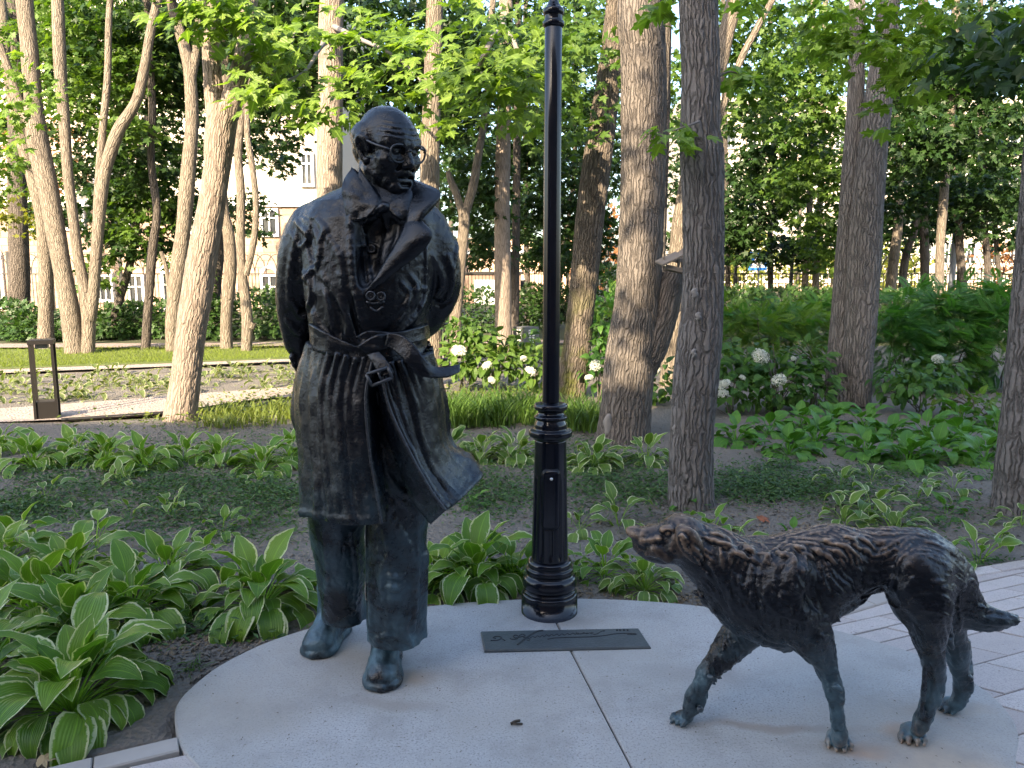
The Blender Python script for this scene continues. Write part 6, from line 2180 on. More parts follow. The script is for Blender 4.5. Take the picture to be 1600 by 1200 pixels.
# hanging ears
for sy in (-1, 1):
    Y0 = YD + sy * .072
    EV = Vol((.52, 2.34, .5), (.80, 2.64, .80), .0042)
    P = D3([(1064, 826, Y0 - .014 * sy), (1074, 842, Y0 + sy * .012), (1084, 860, Y0 + sy * .018), (1097, 880, Y0 + sy * .014)])
    EV.tube(cat_rom(P, 4), np.interp(np.linspace(0, 3, 13), range(4), [.018, .036, .032, .010]), .01, 1, (1, 2.4, 1))
    for q in range(22):
        x = rd.uniform(1060, 1088)
        y = 834 + (x - 1062) * .85 + rd.uniform(-4, 14)
        L = rd.uniform(12, 28)
        p = D3([(x, y, Y0 + sy * .022), (x + L * .35, y + L * .5, Y0 + sy * .029), (x + L * .6, y + L, Y0 + sy * .016)])
        EV.tube(cat_rom(p, 2), np.array([.003, .006, .0058, .0045, .002]), .004)
    EV.displace(lambda P: .002 * fbm(P * 50, 2), .02)
    dpart('ear', EV.mesh('ear'))
# ------------------------------------------------------------------ hostas: every leaf a shared mesh under its plant
def hosta_leaf(rng, lift, droop, pet, w=.46, fold=.22, wave=.03):
    """stalk then blade: rises at angle lift, arches over; blade length 1"""
    nb, ns = 9, 5
    path = [(0.0, 0.0)]
    ang = lift
    npet = 4
    for i in range(npet):
        path.append((path[-1][0] + pet / npet * math.cos(ang), path[-1][1] + pet / npet * math.sin(ang)))
        ang -= droop * .12
    pp = np.array(path)
    bl = [path[-1]]
    for i in range(nb - 1):
        bl.append((bl[-1][0] + math.cos(ang) / (nb - 1), bl[-1][1] + math.sin(ang) / (nb - 1)))
        ang -= droop * (.75 + .5 * i / nb) / (nb - 1) * 1.6
    bl = np.array(bl)
    t = np.linspace(0, 1, nb)
    wid = w * .5 * (np.sin(math.pi * t ** .72) ** .85) * (1 - .12 * t)
    wid[-1] = .0
    wid[0] = .03
    tan = np.gradient(bl, axis=0)
    tan /= np.linalg.norm(tan, axis=1)[:, None]
    nrm = np.stack([-tan[:, 1], tan[:, 0]], 1)
    ph = rng.uniform(0, 6)
    tw = rng.normal(0, .12)
    V, U = [], []
    for i in range(nb):
        for j, s_ in enumerate((-1, -.55, 0, .55, 1)):
            cup = fold * wid[i] * (abs(s_) ** 1.3) + wave * math.sin(t[i] * 13 + ph + (2 if s_ > 0 else 0)) * abs(s_) ** 2 * (wid[i] / (w * .5)) + tw * s_ * wid[i]
            V.append((bl[i, 0] + nrm[i, 0] * cup, s_ * wid[i], bl[i, 1] + nrm[i, 1] * cup))
            U.append((t[i], .5 + .5 * s_))
    f = grid_faces(nb, ns)
    pv, pu = [], []
    for i in range(npet + 1):
        q = .028 * (1 - .25 * i / npet)
        pv += [(pp[i, 0], -q, pp[i, 1] + .02), (pp[i, 0], 0, pp[i, 1]), (pp[i, 0], q, pp[i, 1] + .02)]
        pu += [(.0, .47), (.0, .5), (.0, .53)]
    f2 = grid_faces(npet + 1, 3) + len(V)
    return mesh_np('leaf', np.array(V + pv), np.concatenate([f, f2]), np.array(U + pu))


rl = np.random.default_rng(77)
M_HV = leaf_mat('hosta_variegated', (.082, .19, .022), (.165, .295, .034), .32, (.48, .53, .32), .40, .44, tcol=1.5)
M_HP = leaf_mat('hosta_pale_variegated', (.085, .175, .032), (.16, .26, .045), .32, (.50, .54, .34), .42, .42, tcol=1.5)
M_HG = leaf_mat('hosta_green', (.055, .165, .022), (.10, .24, .03), .28, None, .42, tcol=1.5)
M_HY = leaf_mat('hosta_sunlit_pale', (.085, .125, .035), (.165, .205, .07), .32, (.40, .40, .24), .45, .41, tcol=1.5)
LEAVES = {}
for kind, mat in (('V', M_HV), ('P', M_HP), ('G', M_HG), ('Y', M_HY)):
    w_ = .66 if kind == 'G' else .54
    for ring, (lift, droop, pet) in enumerate([(1.38, .55, .95), (1.14, 1.05, .95), (.90, 1.5, .85), (.64, 1.8, .70), (.34, 1.5, .45)]):
        L = []
        for k in range(4):
            m_ = hosta_leaf(rl, lift + rl.normal(0, .08), droop * rl.uniform(.85, 1.2), pet * rl.uniform(.85, 1.15), w_ * rl.uniform(.9, 1.1))
            m_.materials.append(mat)
            L.append(m_)
        LEAVES[kind, ring] = L


def hosta(px, py, size, n, kind, label, group, z=0.0, spread=1.0):
    """px,py: where the crown stands on the ground; size: blade length in metres"""
    p = G(px, py)
    p = np.array([p[0], p[1], max(-.03, float(soil_z(np.array([p[:2]]))[0])) if p[1] < 17 else 0])
    t_ = empty('hosta', p, label, 'hosta', group)
    n = int(n * (1.6 if n > 14 else 1.15))
    size *= (1.16 if n > 40 else 1.02) if py > 840 else (1.28 if n > 16 else 1.0)
    for i in range(n):
        f = (i + .5) / n
        ring = min(4, int((f ** .7) * 5)) if n > 10 else int(rl.integers(0, 4))
        a = i * 2.39996 + rl.normal(0, .22)
        o = bpy.data.objects.new('leaf', LEAVES[kind, ring][int(rl.integers(0, 4))])
        C.objects.link(o)
        o.parent = t_
        s_ = size * rl.uniform(.68, 1.12) * (1.0 if ring else .9)
        r0 = size * .25 * f * spread
        o.location = (r0 * math.cos(a), r0 * math.sin(a), -.01)
        o.rotation_euler = (rl.normal(0, .12), rl.normal(0, .10), a)
        o.scale = (s_ * (1 + .12 * spread * (ring > 1)), s_, s_)
    return t_


GV = 'white-edged hostas in the shaded bed'
for px, py, s_, n, kd, lab in [
    (112, 1100, .205, 64, 'V', 'largest white-edged hosta, filling the bottom left corner beside the disc'),
    (205, 962, .185, 46, 'V', 'white-edged hosta right behind the largest corner one, near the disc'),
    (55, 950, .185, 44, 'V', 'white-edged hosta at the left edge behind the largest corner one'),
    (-30, 1060, .19, 34, 'V', 'white-edged hosta cut by the left edge, beside the largest corner one'),
    (408, 944, .195, 60, 'V', 'dense dark white-edged hosta touching the bronze man\'s trouser leg'),
    (128, 1000, .185, 44, 'V', 'white-edged hosta squeezed between the corner clump and the one behind it'),
    (262, 905, .165, 30, 'V', 'white-edged hosta two leaves\' breadth left of the dark clump by the man'),
    (110, 905, .18, 40, 'V', 'white-edged hosta in the third row behind the corner clump'),
    (1, 885, .18, 34, 'V', 'white-edged hosta at the left edge, third row from the front'),
    (318, 880, .15, 12, 'V', 'small upright hosta between the corner clump and the man'),
    (346, 830, .125, 9, 'V', 'small hosta of few upright leaves behind the dense dark clump by the man'),
    (150, 850, .15, 12, 'V', 'loose hosta with tall leaves just behind the corner clumps'),
    (30, 850, .16, 16, 'V', 'upright hosta at the left edge behind the corner clumps'),
    (268, 802, .13, 8, 'P', 'pale drooping hosta alone on bare soil, left middle of the bed'),
    (72, 778, .14, 5, 'P', 'tiny four-leaved pale hosta on the bare soil at the left'),
    (128, 808, .12, 4, 'P', 'tiny two-leaved pale hosta on bare soil behind the corner clumps'),
    (205, 795, .10, 5, 'P', 'tiny wilted hosta with pale leaves on bare soil, second row'),
    (52, 728, .165, 42, 'V', 'leftmost big hosta of the back row by the bollard light'),
    (118, 715, .155, 34, 'V', 'hosta of the back row just right of the bollard light'),
    (165, 722, .16, 36, 'V', 'second hosta right of the bollard light in the back row'),
    (225, 732, .16, 40, 'V', 'hosta of the back row standing forward, left of the pale forked tree'),
    (288, 718, .15, 32, 'V', 'hosta in front of the pale forked tree\'s foot'),
    (345, 722, .15, 34, 'V', 'hosta of the back row right of the pale forked tree'),
    (410, 732, .155, 38, 'V', 'hosta of the back row nearest the bronze man, left side'),
    (452, 712, .14, 30, 'V', 'hosta of the back row half behind the man\'s coat'),
    (0, 705, .16, 30, 'V', 'hosta at the left edge in the back row'),
    (190, 752, .13, 14, 'P', 'small pale hosta leaning forward from the back row'),
    (395, 762, .12, 12, 'P', 'small pale hosta in front of the back row, left of the man'),
    (742, 903, .19, 54, 'V', 'big white-edged hosta between the bronze man and the lamp post'),
    (682, 905, .165, 28, 'V', 'white-edged hosta right against the man\'s front trouser leg, lamp post side'),
    (806, 905, .155, 28, 'V', 'low white-edged hosta touching the lamp post\'s left side'),
    (738, 782, .10, 12, 'G', 'small plain green hosta beside the blown coat hem'),
    (700, 712, .14, 26, 'P', 'pale-edged hosta behind the blown coat hem'),
    (752, 716, .14, 30, 'P', 'pale-edged hosta midway between coat and lamp post'),
    (805, 716, .145, 34, 'P', 'pale-edged hosta just left of the lamp post, middle row'),
    (926, 727, .15, 38, 'P', 'full pale-edged hosta right of the lamp post in front of the broad tree'),
    (1010, 720, .14, 24, 'P', 'pale-edged hosta between the broad tree and the near grey tree'),
    (905, 820, .15, 9, 'P', 'ragged hosta right of the lamp post with long bare stalks'),
    (968, 812, .16, 9, 'P', 'sprawling hosta with tall arching stalks above the dog\'s muzzle'),
    (945, 888, .15, 22, 'V', 'white-edged hosta between lamp post and dog\'s nose'),
    (1008, 912, .13, 34, 'P', 'small bright dense hosta right below the dog\'s muzzle'),
    (905, 880, .13, 12, 'V', 'low hosta against the lamp post\'s right side'),
    (1075, 790, .09, 10, 'G', 'small green rosette at the near grey tree\'s foot'),
    (1112, 828, .15, 11, 'V', 'upright hosta above the dog\'s head, by the near grey tree'),
    (1140, 858, .14, 9, 'V', 'hosta just behind the dog\'s neck'),
    (1238, 836, .08, 5, 'G', 'tiny hosta seedling on bare soil above the dog\'s withers'),
    (1148, 745, .07, 4, 'P', 'tiny pale hosta on bare soil right of the near grey tree'),
    (1192, 728, .08, 5, 'P', 'tiny pale hosta in front of the green hosta bank'),
    (1318, 812, .14, 14, 'P', 'loose pale hosta above the dog\'s back, left one of the patch'),
    (1362, 800, .15, 18, 'P', 'pale hosta with arching stalks in the patch above the dog\'s back'),
    (1398, 826, .13, 16, 'P', 'upright narrow-leaved pale hosta right above the dog\'s back'),
    (1312, 762, .13, 6, 'P', 'two-stalked pale hosta at the back of the patch above the dog'),
    (1362, 752, .11, 9, 'P', 'yellowish hosta at the edge of the green hosta bank'),
    (1432, 776, .15, 7, 'P', 'big-leaved pale hosta with few leaves, right of the patch'),
    (1490, 766, .13, 14, 'P', 'hosta with a leafless flower stalk left of the right edge trunk'),
    (1480, 800, .11, 9, 'G', 'small plain hosta over the dog\'s rump'),
    (1475, 868, .15, 10, 'V', 'hosta at the dog\'s tail, its leaves leaning right'),
    (1530, 872, .15, 9, 'V', 'hosta beside the paving corner behind the dog\'s tail'),
    (1562, 838, .12, 8, 'P', 'sparse arching hosta between the tail and the right edge trunk'),
    (1596, 818, .15, 12, 'P', 'hosta at the foot of the right edge trunk'),
    (1548, 744, .11, 10, 'G', 'small hosta left of the right edge trunk\'s foot')]:
    hosta(px, py, s_, n, kd, lab, GV)
GB = 'plain green hostas of the bank under the double-stemmed maple'
for i, (px, py, n, lab) in enumerate([
    (1150, 690, 26, 'plain green hosta at the left end of the bank beside the near grey trunk'), (1200, 676, 26, 'plain green hosta in the back of the bank, left end'),
    (1232, 708, 30, 'plain green hosta at the front of the bank, left part'), (1275, 690, 28, 'plain green hosta left of the dip in the bank'),
    (1300, 664, 26, 'plain green hosta at the double-stemmed maple\'s foot, left side'), (1352, 708, 30, 'plain green hosta right of the dip at the bank\'s front'),
    (1390, 682, 28, 'plain green hosta behind the front ones, right of the maple'), (1352, 668, 24, 'plain green hosta right at the double-stemmed maple\'s foot'),
    (1418, 722, 32, 'plain green hosta lowest at the bank\'s front, leaves hanging to bare soil'), (1460, 712, 30, 'plain green hosta at the bank\'s front, second from its right end'),
    (1448, 678, 26, 'plain green hosta in the bank\'s back row, right part'), (1506, 690, 28, 'plain green hosta near the right end of the bank'),
    (1540, 716, 28, 'plain green hosta at the right end of the bank beside the edge trunk'), (1500, 660, 24, 'plain green hosta at the bank\'s back right corner'),
    (1560, 672, 22, 'plain green hosta right behind the edge trunk'), (1250, 664, 22, 'plain green hosta at the back of the bank below the white flowers')]):
    hosta(px, py, .155, n, 'G', lab, GB)
# the sunlit strip beyond the gravel path: small plants one could count, alike from here
for i in range(62):
    f = i / 61
    px = -40 + 520 * f + rl.uniform(-8, 8)
    py = 632 - 28 * f + rl.uniform(-44, 0) * (1 - .35 * f)
    hosta(px, py, .16, 13, 'Y', 'pale sunlit hosta in the strip between gravel path and lawn', 'sunlit hostas between gravel path and lawn')

# ------------------------------------------------------------------ grasses, weeds, small litter
def blades(name, pts, h, n, mat, label, cat, group=None, lean=.6, w=.009):
    c = pts.mean(0)
    t_ = empty(name, c, label, cat, group)
    k = len(pts)
    V, F, U, q = [], [], [], 0
    for i in range(n):
        p = pts[rl.integers(0, k)] + np.array([rl.normal() * .05, rl.normal() * .05, 0]) - c
        a = rl.uniform(0, 2 * math.pi)
        L = h * rl.uniform(.6, 1.2)
        d = np.array([math.cos(a), math.sin(a), 0])
        sd_ = np.array([-d[1], d[0], 0])
        for j in range(5):
            f = j / 4
            b = p + d * L * lean * f ** 1.7 * rl.uniform(.95, 1.05) + np.array([0, 0, L * (f - .32 * lean * f ** 2.6)])
            ww = w * (1 - f) ** .6 + .0006
            V += [b - sd_ * ww, b + sd_ * ww]
            U += [(f, .3), (f, .7)]
        F.append(grid_faces(5, 2) + q)
        q += 10
    m = mesh_np('blades', np.array(V), np.concatenate(F), np.array(U), False)
    tag(obj('blades', m, mat, t_), kind='stuff')
    return t_


M_GRASS = leaf_mat('daylily_blade', (.045, .10, .018), (.10, .17, .03), .3, rand='island', vein=False)
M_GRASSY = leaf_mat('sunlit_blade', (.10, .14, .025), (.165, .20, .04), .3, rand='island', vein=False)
for x0, x1, py, n, lab in [(690, 740, 652, 420, 'dark green daylily clump right behind the bronze man\'s coat'), (740, 792, 650, 420, 'dark green daylily clump in the middle between coat and lamp post'),
                           (792, 838, 648, 380, 'dark green daylily clump left of the lamp post'), (880, 938, 658, 420, 'daylily clump between lamp post and the broad grey tree')]:
    P = np.array([G(rl.uniform(x0, x1), py + rl.uniform(-10, 18)) for _ in range(60)])
    blades('daylily', P, .34, n, M_GRASS, lab, 'daylily', 'daylily clumps behind the lamp post')
for x0, x1, py, n, lab in [(318, 380, 660, 260, 'yellow-green grass tuft in the sun right of the pale forked tree'), (385, 470, 655, 300, 'yellow-green grass tuft in the sun beside the man\'s coat')]:
    P = np.array([G(rl.uniform(x0, x1), py + rl.uniform(-18, 10)) for _ in range(50)])
    blades('grass_tuft', P, .16, n, M_GRASSY, lab, 'grass')


def scatter(name, regions, n, size, T, mat, hgt=.05, flat=.6):
    V, F, U, q = [], [], [], 0
    wts = np.array([r[4] for r in regions], float)
    ch = rl.choice(len(regions), n, p=wts / wts.sum())
    px = np.array([rl.normal(regions[c][0], regions[c][2]) for c in ch])
    py = np.array([rl.normal(regions[c][1], regions[c][3]) for c in ch])
    ok = py > 600
    P = G(px[ok], py[ok])
    z = soil_z(P[:, :2])
    k = z > -.09
    P, z = P[k], z[k]
    m_ = len(P)
    P[:, 2] = z + np.abs(rl.normal(0, hgt, m_))
    a = rl.uniform(0, 2 * math.pi, m_)
    ax = np.stack([np.cos(a), np.sin(a), rl.normal(.15, .35, m_)], 1)
    nm = np.stack([rl.normal(0, flat, m_), rl.normal(0, flat, m_), np.ones(m_)], 1)
    v, f, u = leaf_batch(T, P, ax, nm, size * rl.uniform(.5, 1.3, m_))
    return tag(obj(name, mesh_np(name, v, f, u, False), mat), kind='stuff')


T_SM = (np.array([(0, 0, 0), (.5, .22, .05), (1, 0, -.05), (.5, -.22, .05)]), np.array([[0, 1, 2, 3]]), np.array([(0, .5), (.5, 1), (1, .5), (.5, 0)]))
T_BL = (np.array([(0, .03, 0), (.5, .03, .12), (1, 0, .05), (.5, -.03, .12), (0, -.03, 0)]), np.array([[0, 1, 2, 3, 4]]), np.array([(0, .5)] * 5))
M_WEED = leaf_mat('weed', (.032, .08, .024), (.075, .15, .04), .25, rand='island', vein=False)
scatter('weeds', [(40, 790, 40, 12, 2), (90, 750, 50, 14, 1.4), (290, 755, 70, 16, 3), (430, 775, 40, 16, 2), (200, 790, 110, 30, 2.2), (330, 810, 60, 24, 1.3), (1210, 765, 55, 11, 3), (1160, 745, 30, 10, .8), (1010, 760, 60, 16, 2.4), (960, 720, 60, 8, .8), (1300, 740, 90, 8, .8), (760, 765, 50, 18, 2), (1220, 728, 20, 6, .5),
                  (1330, 770, 60, 14, 1), (930, 750, 40, 16, 1), (1560, 880, 30, 6, .25), (250, 985, 30, 14, .25), (350, 985, 50, 10, .3), (450, 640, 90, 10, .8), (1440, 805, 60, 20, .8), (640, 700, 140, 20, 1.5), (830, 760, 60, 30, 1), (350, 690, 140, 14, 1.4), (900, 700, 60, 12, .8), (1400, 735, 90, 8, .8)], 30000, .038, T_SM, M_WEED, .030)
scatter('grass_blades', [(240, 790, 120, 34, 3), (420, 800, 40, 30, 1.6), (980, 770, 80, 30, 1.5), (760, 760, 60, 30, 1.2), (1300, 790, 140, 24, 1), (240, 985, 34, 16, .3), (300, 1040, 8, 8, .1), (720, 690, 60, 8, .5), (560, 660, 120, 10, 1.2)], 3600, .075, T_BL, M_GRASS, .012, .9)
scatter('moss_litter', [(700, 925, 90, 8, 1), (1050, 925, 40, 8, 1), (300, 1000, 60, 18, 1), (1300, 800, 180, 40, 3), (1000, 790, 120, 40, 2), (250, 800, 160, 40, 2), (900, 915, 40, 6, .6)], 4200, .026, T_SM, plain('dry_litter', (.17, .13, .085), .9, var=.4), .002, .25)
# sunlit weeds at the path side and in the ground right of it
scatter('sunlit_weeds', [(440, 628, 60, 8, 2), (350, 640, 40, 8, 1.5), (780, 612, 60, 6, 1.2), (620, 620, 80, 10, 1.6), (300, 660, 90, 6, .7)], 3200, .06, T_SM, M_GRASSY, .05)

# clods on the bed, grit and seeds on the disc
T_CL = (np.array([(1, 0, 0), (0, .8, .1), (-.9, .1, 0), (.1, -.9, 0), (.1, .1, .7), (0, 0, -.5)]), np.array([[0, 1, 4], [1, 2, 4], [2, 3, 4], [3, 0, 4], [1, 0, 5], [2, 1, 5], [3, 2, 5], [0, 3, 5]]), np.full((6, 2), .5))
scatter('soil_clods', [(250, 800, 180, 60, 3), (1000, 790, 160, 50, 3), (1350, 790, 160, 40, 3), (300, 1000, 70, 30, 1.5), (760, 900, 140, 30, 2), (700, 700, 300, 30, 1.5), (1180, 900, 80, 20, .6)], 5200, .013, T_CL, M_SOIL, .004, .6)
n = 420
px, py = rl.uniform(290, 1590, n), rl.uniform(945, 1199, n)
P = G(px, py)
k = np.array([soil_z(p[None, :2])[0] < -.09 for p in P])
P = P[k]
P[:, 2] = .0025
n = len(P)
a = rl.uniform(0, 2 * math.pi, n)
v, f, u = leaf_batch(T_SM, P, np.stack([np.cos(a), np.sin(a), np.zeros(n)], 1), np.tile([.05, .05, 1.0], (n, 1)), rl.uniform(.004, .013, n))
tag(obj('grit', mesh_np('grit', v, f, u, False), plain('grit_brown', (.12, .095, .07), .9, var=.5)), kind='stuff')

# grass blades on the lawn
V, F, U, q = [], [], [], 0
n = 26000
px = rl.uniform(-120, 860, n)
py = np.interp(px, [-120, 0, 270, 470, 900], [584, 576, 566.5, 559.5, 555]) - rl.random(n) ** 1.2 * np.interp(px, [0, 900], [29, 14])
P = G(px, py)
P[:, 2] = .02
a = rl.uniform(0, 2 * math.pi, n)
ax = np.stack([np.cos(a) * .5, np.sin(a) * .5, np.ones(n)], 1)
v, f, u = leaf_batch((np.array([(0, .07, 0), (1, 0, 0), (0, -.07, 0)]), np.array([[0, 1, 2]]), np.array([(0, .5)] * 3)), P, ax, np.stack([-np.sin(a), np.cos(a), np.zeros(n)], 1), rl.uniform(.03, .075, n))
tag(obj('lawn_grass', mesh_np('lawn_grass', v, f, u, False), leaf_mat('lawn_blade', (.10, .145, .018), (.16, .20, .03), .3, rand='island', vein=False)), kind='stuff')

# fallen things on the disc
lt = MB().tube(cat_rom(np.array([G(798, 1131, .006), G(805, 1127, .012), G(812, 1126, .008)]), 3), .005, 6)
lt.tube(cat_rom(np.array([G(800, 1130, .006), G(808, 1131, .010), G(816, 1131, .006)]), 3), .004, 6)
tag(lt.build('fallen_twig', plain('twig_brown', (.05, .04, .03), .8), None, True), 'small dark forked seed twig lying on the concrete disc', 'twig')
for x, y, s_, nm_, lab, c in [(1186, 812, .09, 'fallen_leaf', 'rust-brown dry leaf on the soil behind the dog\'s neck', (.24, .08, .035)),
                              (1012, 902, .0, '', '', None), (484, 1000, .03, 'fallen_leaf', 'tiny orange leaf on the disc behind the man\'s rear shoe', (.35, .18, .07)), (58, 1192, .06, 'fallen_leaf', 'curled tan leaf on the soil by the kerb, bottom left', (.33, .25, .14))]:
    if not nm_:
        continue
    p = G(x, y)
    p[2] = max(.004, float(soil_z(p[None, :2])[0]) + .012)
    v, f, u = leaf_batch(maple_template(True, .5), p[None] + np.array([[0, 0, .004]]), np.array([[.9, .3, .1]]), np.array([[.1, -.2, 1.0]]), np.array([s_]))
    tag(obj(nm_, mesh_np(nm_, v, f, u, False), plain('dry_leaf', c, .8)), lab, 'leaf')

# ------------------------------------------------------------------ hydrangeas and the fern-leaved shrub
def floret_head(rng, r=.075):
    T = (np.array([(.0, .0, 0), (.6, .5, .12), (1.1, 0, .0), (.6, -.5, .12)]), np.array([[0, 1, 2, 3]]), np.array([(0, .5)] * 4))
    V, F, U, q = [], [], [], 0
    n = 95
    i = np.arange(n)
    ph = np.arccos(1 - 1.55 * (i + .5) / n)
    th = i * 2.39996
    d = np.stack([np.sin(ph) * np.cos(th), np.sin(ph) * np.sin(th), np.cos(ph)], 1)
    for k in range(4):
        t1 = np.cross(d, np.array([.3, .5, .8]))
        t1 /= np.linalg.norm(t1, axis=1)[:, None]
        t2 = np.cross(d, t1)
        a = k * math.pi / 2 + rng.uniform(0, 6, n)
        ax = t1 * np.cos(a)[:, None] + t2 * np.sin(a)[:, None] + d * .25
        v, f, u = leaf_batch(T, d * np.array([1, 1, .72]) * r * rng.uniform(.74, 1.08, (n, 1)), ax, d + rng.normal(0, .45, (n, 3)), rng.uniform(.012, .019, n))
        V.append(v)
        F.append(f + q)
        q += len(v)
    return mesh_np('flower_head', np.concatenate(V), np.concatenate(F), None, False)


M_FLOW = MT('white_petal')
M_FLOW.p(Base_Color=(.56, .58, .50), Roughness=.7)
M_FLOW = M_FLOW.m
M_FLOWG = plain('greenish_petal', (.55, .60, .36), .7)
HEADS = [floret_head(np.random.default_rng(k)) for k in range(3)]
for h_ in HEADS:
    h_.materials.append(M_FLOW)
M_HYD = leaf_mat('hydrangea_leaf', (.06, .125, .022), (.12, .20, .035), .38)
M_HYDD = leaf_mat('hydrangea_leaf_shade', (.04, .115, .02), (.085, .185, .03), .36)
OVL = []
for dr in (.15, .35, .55):
    v, f, u = ovate_template(5, .62, .18, dr)
    OVL.append((v, f, u))


def shrub(name, label, group, px, py, Y, clumps, flowers, mats, size, cat='shrub', cap=150, rings=None):
    base = at(px, py, Y) * np.array([1, 1, 0])
    t_ = empty(name, base, label, cat, group)
    me = []
    for T in OVL:
        m_ = mesh_np('leaf', *T, False)
        m_.materials.append(mats)
        me.append(m_)
    A = []
    for cx, cy, dY, rx, ry, rz, n in clumps:
        c = at(cx, cy, Y + dY)
        d = rl.normal(size=(n, 3))
        d /= np.linalg.norm(d, axis=1)[:, None]
        p = c + d * rl.random((n, 1)) ** .35 * np.array([rx, ry, rz])
        p[:, 2] = np.maximum(p[:, 2], .05)
        ax = d * np.array([1, 1, .5]) + rl.normal(0, .4, (n, 3)) + np.array([0, -.25, -.2])
        nm = np.array([0, -.35, 1.0]) + d * .6 + rl.normal(0, .35, (n, 3))
        A.append(np.concatenate([p, ax, nm, size * rl.uniform(.6, 1.15, (n, 1))], 1))
    A = np.concatenate(A)
    A = A[np.argsort(A[:, 1] + rl.normal(0, .1, len(A)))]
    for r in A[:cap]:
        ax = Vector(r[3:6]).normalized()
        nm = Vector(r[6:9])
        nm = (nm - ax * nm.dot(ax)).normalized()
        bi = nm.cross(ax)
        ob = bpy.data.objects.new('leaf', me[int(rl.integers(0, 3))])
        C.objects.link(ob)
        ob.parent = t_
        s_ = r[9]
        ob.matrix_local = Matrix(((ax.x * s_, bi.x * s_, nm.x * s_, r[0] - base[0]), (ax.y * s_, bi.y * s_, nm.y * s_, r[1] - base[1]), (ax.z * s_, bi.z * s_, nm.z * s_, r[2] - base[2]), (0, 0, 0, 1)))
    r = A[cap:]
    if len(r):
        v, f, u = leaf_batch(OVL[1], r[:, :3] - base, r[:, 3:6], r[:, 6:9], r[:, 9])
        mm = leaf_mat(name + '_inner', (.03, .08, .018), (.08, .15, .03), .34, rand='island', vein=False) if name + '_inner' not in bpy.data.materials else bpy.data.materials[name + '_inner']
        tag(obj('foliage', mesh_np('foliage', v, f, u, False), mats if False else mm, t_), kind='stuff')
    for i in range(7):
        a = rl.uniform(0, 6.28)
        tp = A[int(rl.integers(0, len(A))), :3] - base
        MB().tube(cat_rom([(.05 * math.cos(a), .05 * math.sin(a), 0), tp * .5 + np.array([0, 0, .05]), tp], 4), .006, 5).build('stem', M_BARK_D, t_, True)
    for fx, fy, dY, s_ in flowers:
        o = bpy.data.objects.new('flower_head', HEADS[int(rl.integers(0, 3))])
        C.objects.link(o)
        o.parent = t_
        o.location = at(fx, fy, Y + dY) - base
        o.rotation_euler = (rl.normal(.5, .2), rl.normal(0, .2), rl.uniform(0, 6))
        o.scale = (s_,) * 3
    return t_


GH = 'white-flowered hydrangeas'
shrub('hydrangea', 'sunlit hydrangea with a white bloom beside the man\'s coat tail', GH, 722, 600, 10.6, [(728, 560, 0, .38, .35, .28, 150), (722, 515, .1, .26, .3, .14, 70)], [(717, 548, -.42, 1.25)], M_HYD, .15)
shrub('hydrangea', 'sunlit hydrangea with three white blooms in front of the straight pale trunk', GH, 775, 602, 10.6, [(770, 565, 0, .40, .35, .26, 150), (760, 525, .1, .2, .3, .15, 50)], [(761, 571, -.42, .9), (768, 594, -.42, .7)], M_HYD, .15)
shrub('hydrangea', 'sunlit hydrangea close behind the lamp post with white blooms', GH, 830, 602, 10.8, [(828, 572, 0, .38, .35, .26, 140), (815, 535, .2, .24, .3, .18, 60)], [(829, 580, -.42, 1.0), (818, 560, -.36, .6)], M_HYD, .15)
shrub('hydrangea', 'hydrangea with blooms squeezed between mossy and broad grey trunk', GH, 938, 620, 9.6, [(938, 570, .2, .25, .3, .34, 110), (945, 510, .6, .2, .3, .25, 60)], [(930, 571, -.1, .9), (920, 590, -.1, .7), (1026, 578, .2, .7)], M_HYDD, .14)
shrub('hydrangea', 'shaded hydrangea right of the near grey trunk with a bloom low down', GH, 1140, 640, 8.9, [(1145, 600, .2, .38, .4, .28, 150), (1120, 560, .3, .3, .3, .25, 90), (1040, 600, .8, .3, .3, .3, 90)], [(1131, 601, -.25, .95), (1129, 615, -.25, .85), (1160, 590, -.2, .5)], M_HYDD, .14)
shrub('hydrangea', 'shaded hydrangea with two big blooms left of the double-stemmed maple', GH, 1215, 640, 9.0, [(1210, 595, .1, .42, .4, .3, 170), (1190, 560, .3, .34, .3, .22, 110)], [(1188, 557, -.3, 1.25), (1217, 594, -.38, 1.05), (1240, 560, -.2, .4)], M_HYDD, .14)
shrub('hydrangea', 'shaded hydrangea touching the double-stemmed maple\'s left stem', GH, 1272, 640, 9.1, [(1265, 600, .1, .34, .4, .28, 130), (1262, 560, .3, .3, .3, .2, 90)], [(1330, 560, .9, .5)], M_HYDD, .14)
shrub('hydrangea', 'shaded hydrangea with one bloom at the foot of the dark fern-leaved shrub', GH, 1440, 640, 9.0, [(1425, 600, 0, .45, .4, .22, 150), (1465, 585, .1, .3, .3, .2, 80)], [(1465, 561, -.25, .8), (1415, 468, 2.6, .9)], M_HYDD, .13)
shrub('hydrangea', 'low hydrangea with yellowing leaves left of the right edge trunk', GH, 1530, 660, 8.6, [(1520, 630, 0, .45, .4, .16, 120)], [], M_HYD, .11)

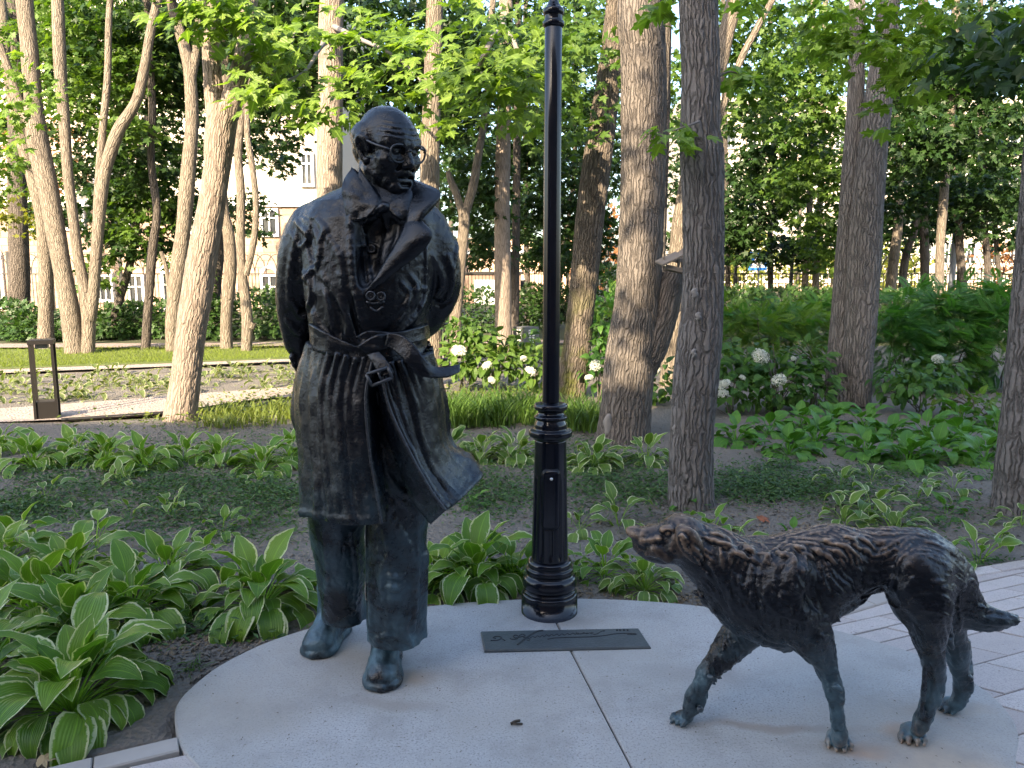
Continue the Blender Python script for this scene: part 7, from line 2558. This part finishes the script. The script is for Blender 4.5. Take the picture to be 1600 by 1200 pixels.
v, f = [(.03 + .085 * k, 0, -.25 * (.03 + .085 * k) ** 2) for k in range(12)], []
for k in range(11):
    x = v[k + 1][0]
    L = .30 * math.sin(math.pi * (.18 + .78 * (k / 11))) + .05
    for sg_n in (-1, 1):
        d = np.array([.35, sg_n * 1.0])
        d /= np.linalg.norm(d)
        pn = np.array([-d[1], d[0]])
        b = np.array([x, 0])
        q = len(v)
        v += [(p[0], p[1], v[k + 1][2] - .12 * abs(p[1])) for p in (b + d * L * .4 + pn * .048, b + d * L, b + d * L * .4 - pn * .048)]
        f.append([k + 1, q, q + 1, q + 2])
    v += [(x, .008, v[k + 1][2] - .004), (x - .085, .008, v[k][2] - .004)]
    f.append([k, k + 1, len(v) - 2, len(v) - 1])
FROND_T = (np.array(v), np.array([p for p in f if p[0] != p[3]]), np.stack([np.clip(np.array(v)[:, 0], 0, 1), .5 + np.array(v)[:, 1] * .2], 1))
M_FROND = leaf_mat('fern_leaf', (.036, .125, .027), (.095, .225, .042), .38, vein=False)
M_FRONDL = leaf_mat('fern_leaf_light', (.07, .15, .02), (.13, .22, .03), .38, vein=False)
FM = {}
for nm_, mt in (('d', M_FROND), ('l', M_FRONDL)):
    m_ = mesh_np('frond', *FROND_T, False)
    m_.materials.append(mt)
    FM[nm_] = m_


def fern_shrub(label, px, py, Y, clumps, light, cap=300):
    base = at(px, py, Y) * np.array([1, 1, 0])
    t_ = empty('fern_leaved_shrub', base, label, 'shrub', 'fern-leaved shrubs')
    c_ = 0
    A = []
    for cx, cy, dY, rx, ry, rz, n in clumps:
        c = at(cx, cy, Y + dY)
        d = rl.normal(size=(n, 3))
        d[:, 1] -= .6
        d[:, 2] += .4
        d /= np.linalg.norm(d, axis=1)[:, None]
        p = c + d * rl.random((n, 1)) ** .25 * np.array([rx, ry, rz])
        ax = d * np.array([1, 1, .35]) + rl.normal(0, .35, (n, 3)) + np.array([0, -.2, -.1])
        nm = np.array([0, -.45, 1.0]) + d * .5 + rl.normal(0, .4, (n, 3))
        A.append(np.concatenate([p, ax, nm, rl.uniform(.20, .32, (n, 1))], 1))
    A = np.concatenate(A)
    A = A[np.argsort(A[:, 1] + rl.normal(0, .1, len(A)))]
    for r in A[:cap]:
        ax = Vector(r[3:6]).normalized()
        nm = Vector(r[6:9])
        nm = (nm - ax * nm.dot(ax)).normalized()
        bi = nm.cross(ax)
        ob = bpy.data.objects.new('frond', FM['l' if rl.random() < light else 'd'])
        C.objects.link(ob)
        ob.parent = t_
        s_ = r[9]
        ob.matrix_local = Matrix(((ax.x * s_, bi.x * s_, nm.x * s_, r[0] - base[0]), (ax.y * s_, bi.y * s_, nm.y * s_, r[1] - base[1]), (ax.z * s_, bi.z * s_, nm.z * s_, r[2] - base[2]), (0, 0, 0, 1)))
    r = A[cap:]
    if len(r):
        vv_, ff_, uu_ = leaf_batch(FROND_T, r[:, :3] - base, r[:, 3:6], r[:, 6:9], r[:, 9])
        tag(obj('foliage', mesh_np('foliage', vv_, ff_, uu_, False), M_FRONDL if light > .5 else M_FROND, t_), kind='stuff')
    for i in range(6):
        tp = A[int(rl.integers(0, len(A))), :3] - base
        MB().tube(cat_rom([(rl.normal() * .1, rl.normal() * .1, 0), tp * .55 + np.array([0, 0, .1]), tp], 4), .008, 5).build('stem', M_BARK_D, t_, True)


fern_shrub('light green fern-leaved shrub in a patch of sun right of the near grey trunk', 1190, 560, 12.4, [(1170, 520, 0, .7, .6, .38, 230), (1240, 515, .3, .6, .6, .4, 200), (1130, 500, .6, .5, .5, .35, 120)], .75)
fern_shrub('dark fern-leaved shrub just right of the double-stemmed maple', 1400, 610, 11.0, [(1395, 540, 0, .5, .6, .6, 260), (1420, 500, .6, .5, .6, .5, 160)], .06)
fern_shrub('biggest dark fern-leaved shrub, in the middle of the right background', 1480, 610, 11.0, [(1475, 540, 0, .55, .6, .7, 300), (1490, 490, .5, .6, .6, .5, 200)], .05)
fern_shrub('dark fern-leaved shrub behind the right edge trunk with yellowish tips', 1560, 610, 11.0, [(1550, 540, 0, .5, .6, .7, 260), (1570, 480, .6, .5, .6, .5, 180)], .14)
fern_shrub('dark fern-leaved shrub far back between the two grey trunks and maple', 1270, 560, 14.0, [(1280, 500, 0, .7, .6, .4, 160), (1210, 490, .6, .8, .6, .3, 140)], .3)
fern_shrub('green fern-leaved shrub between the mossy and the broad grey trunk', 945, 560, 14.0, [(945, 500, 0, .35, .5, .5, 140), (1035, 520, 0, .4, .5, .5, 150)], .3)
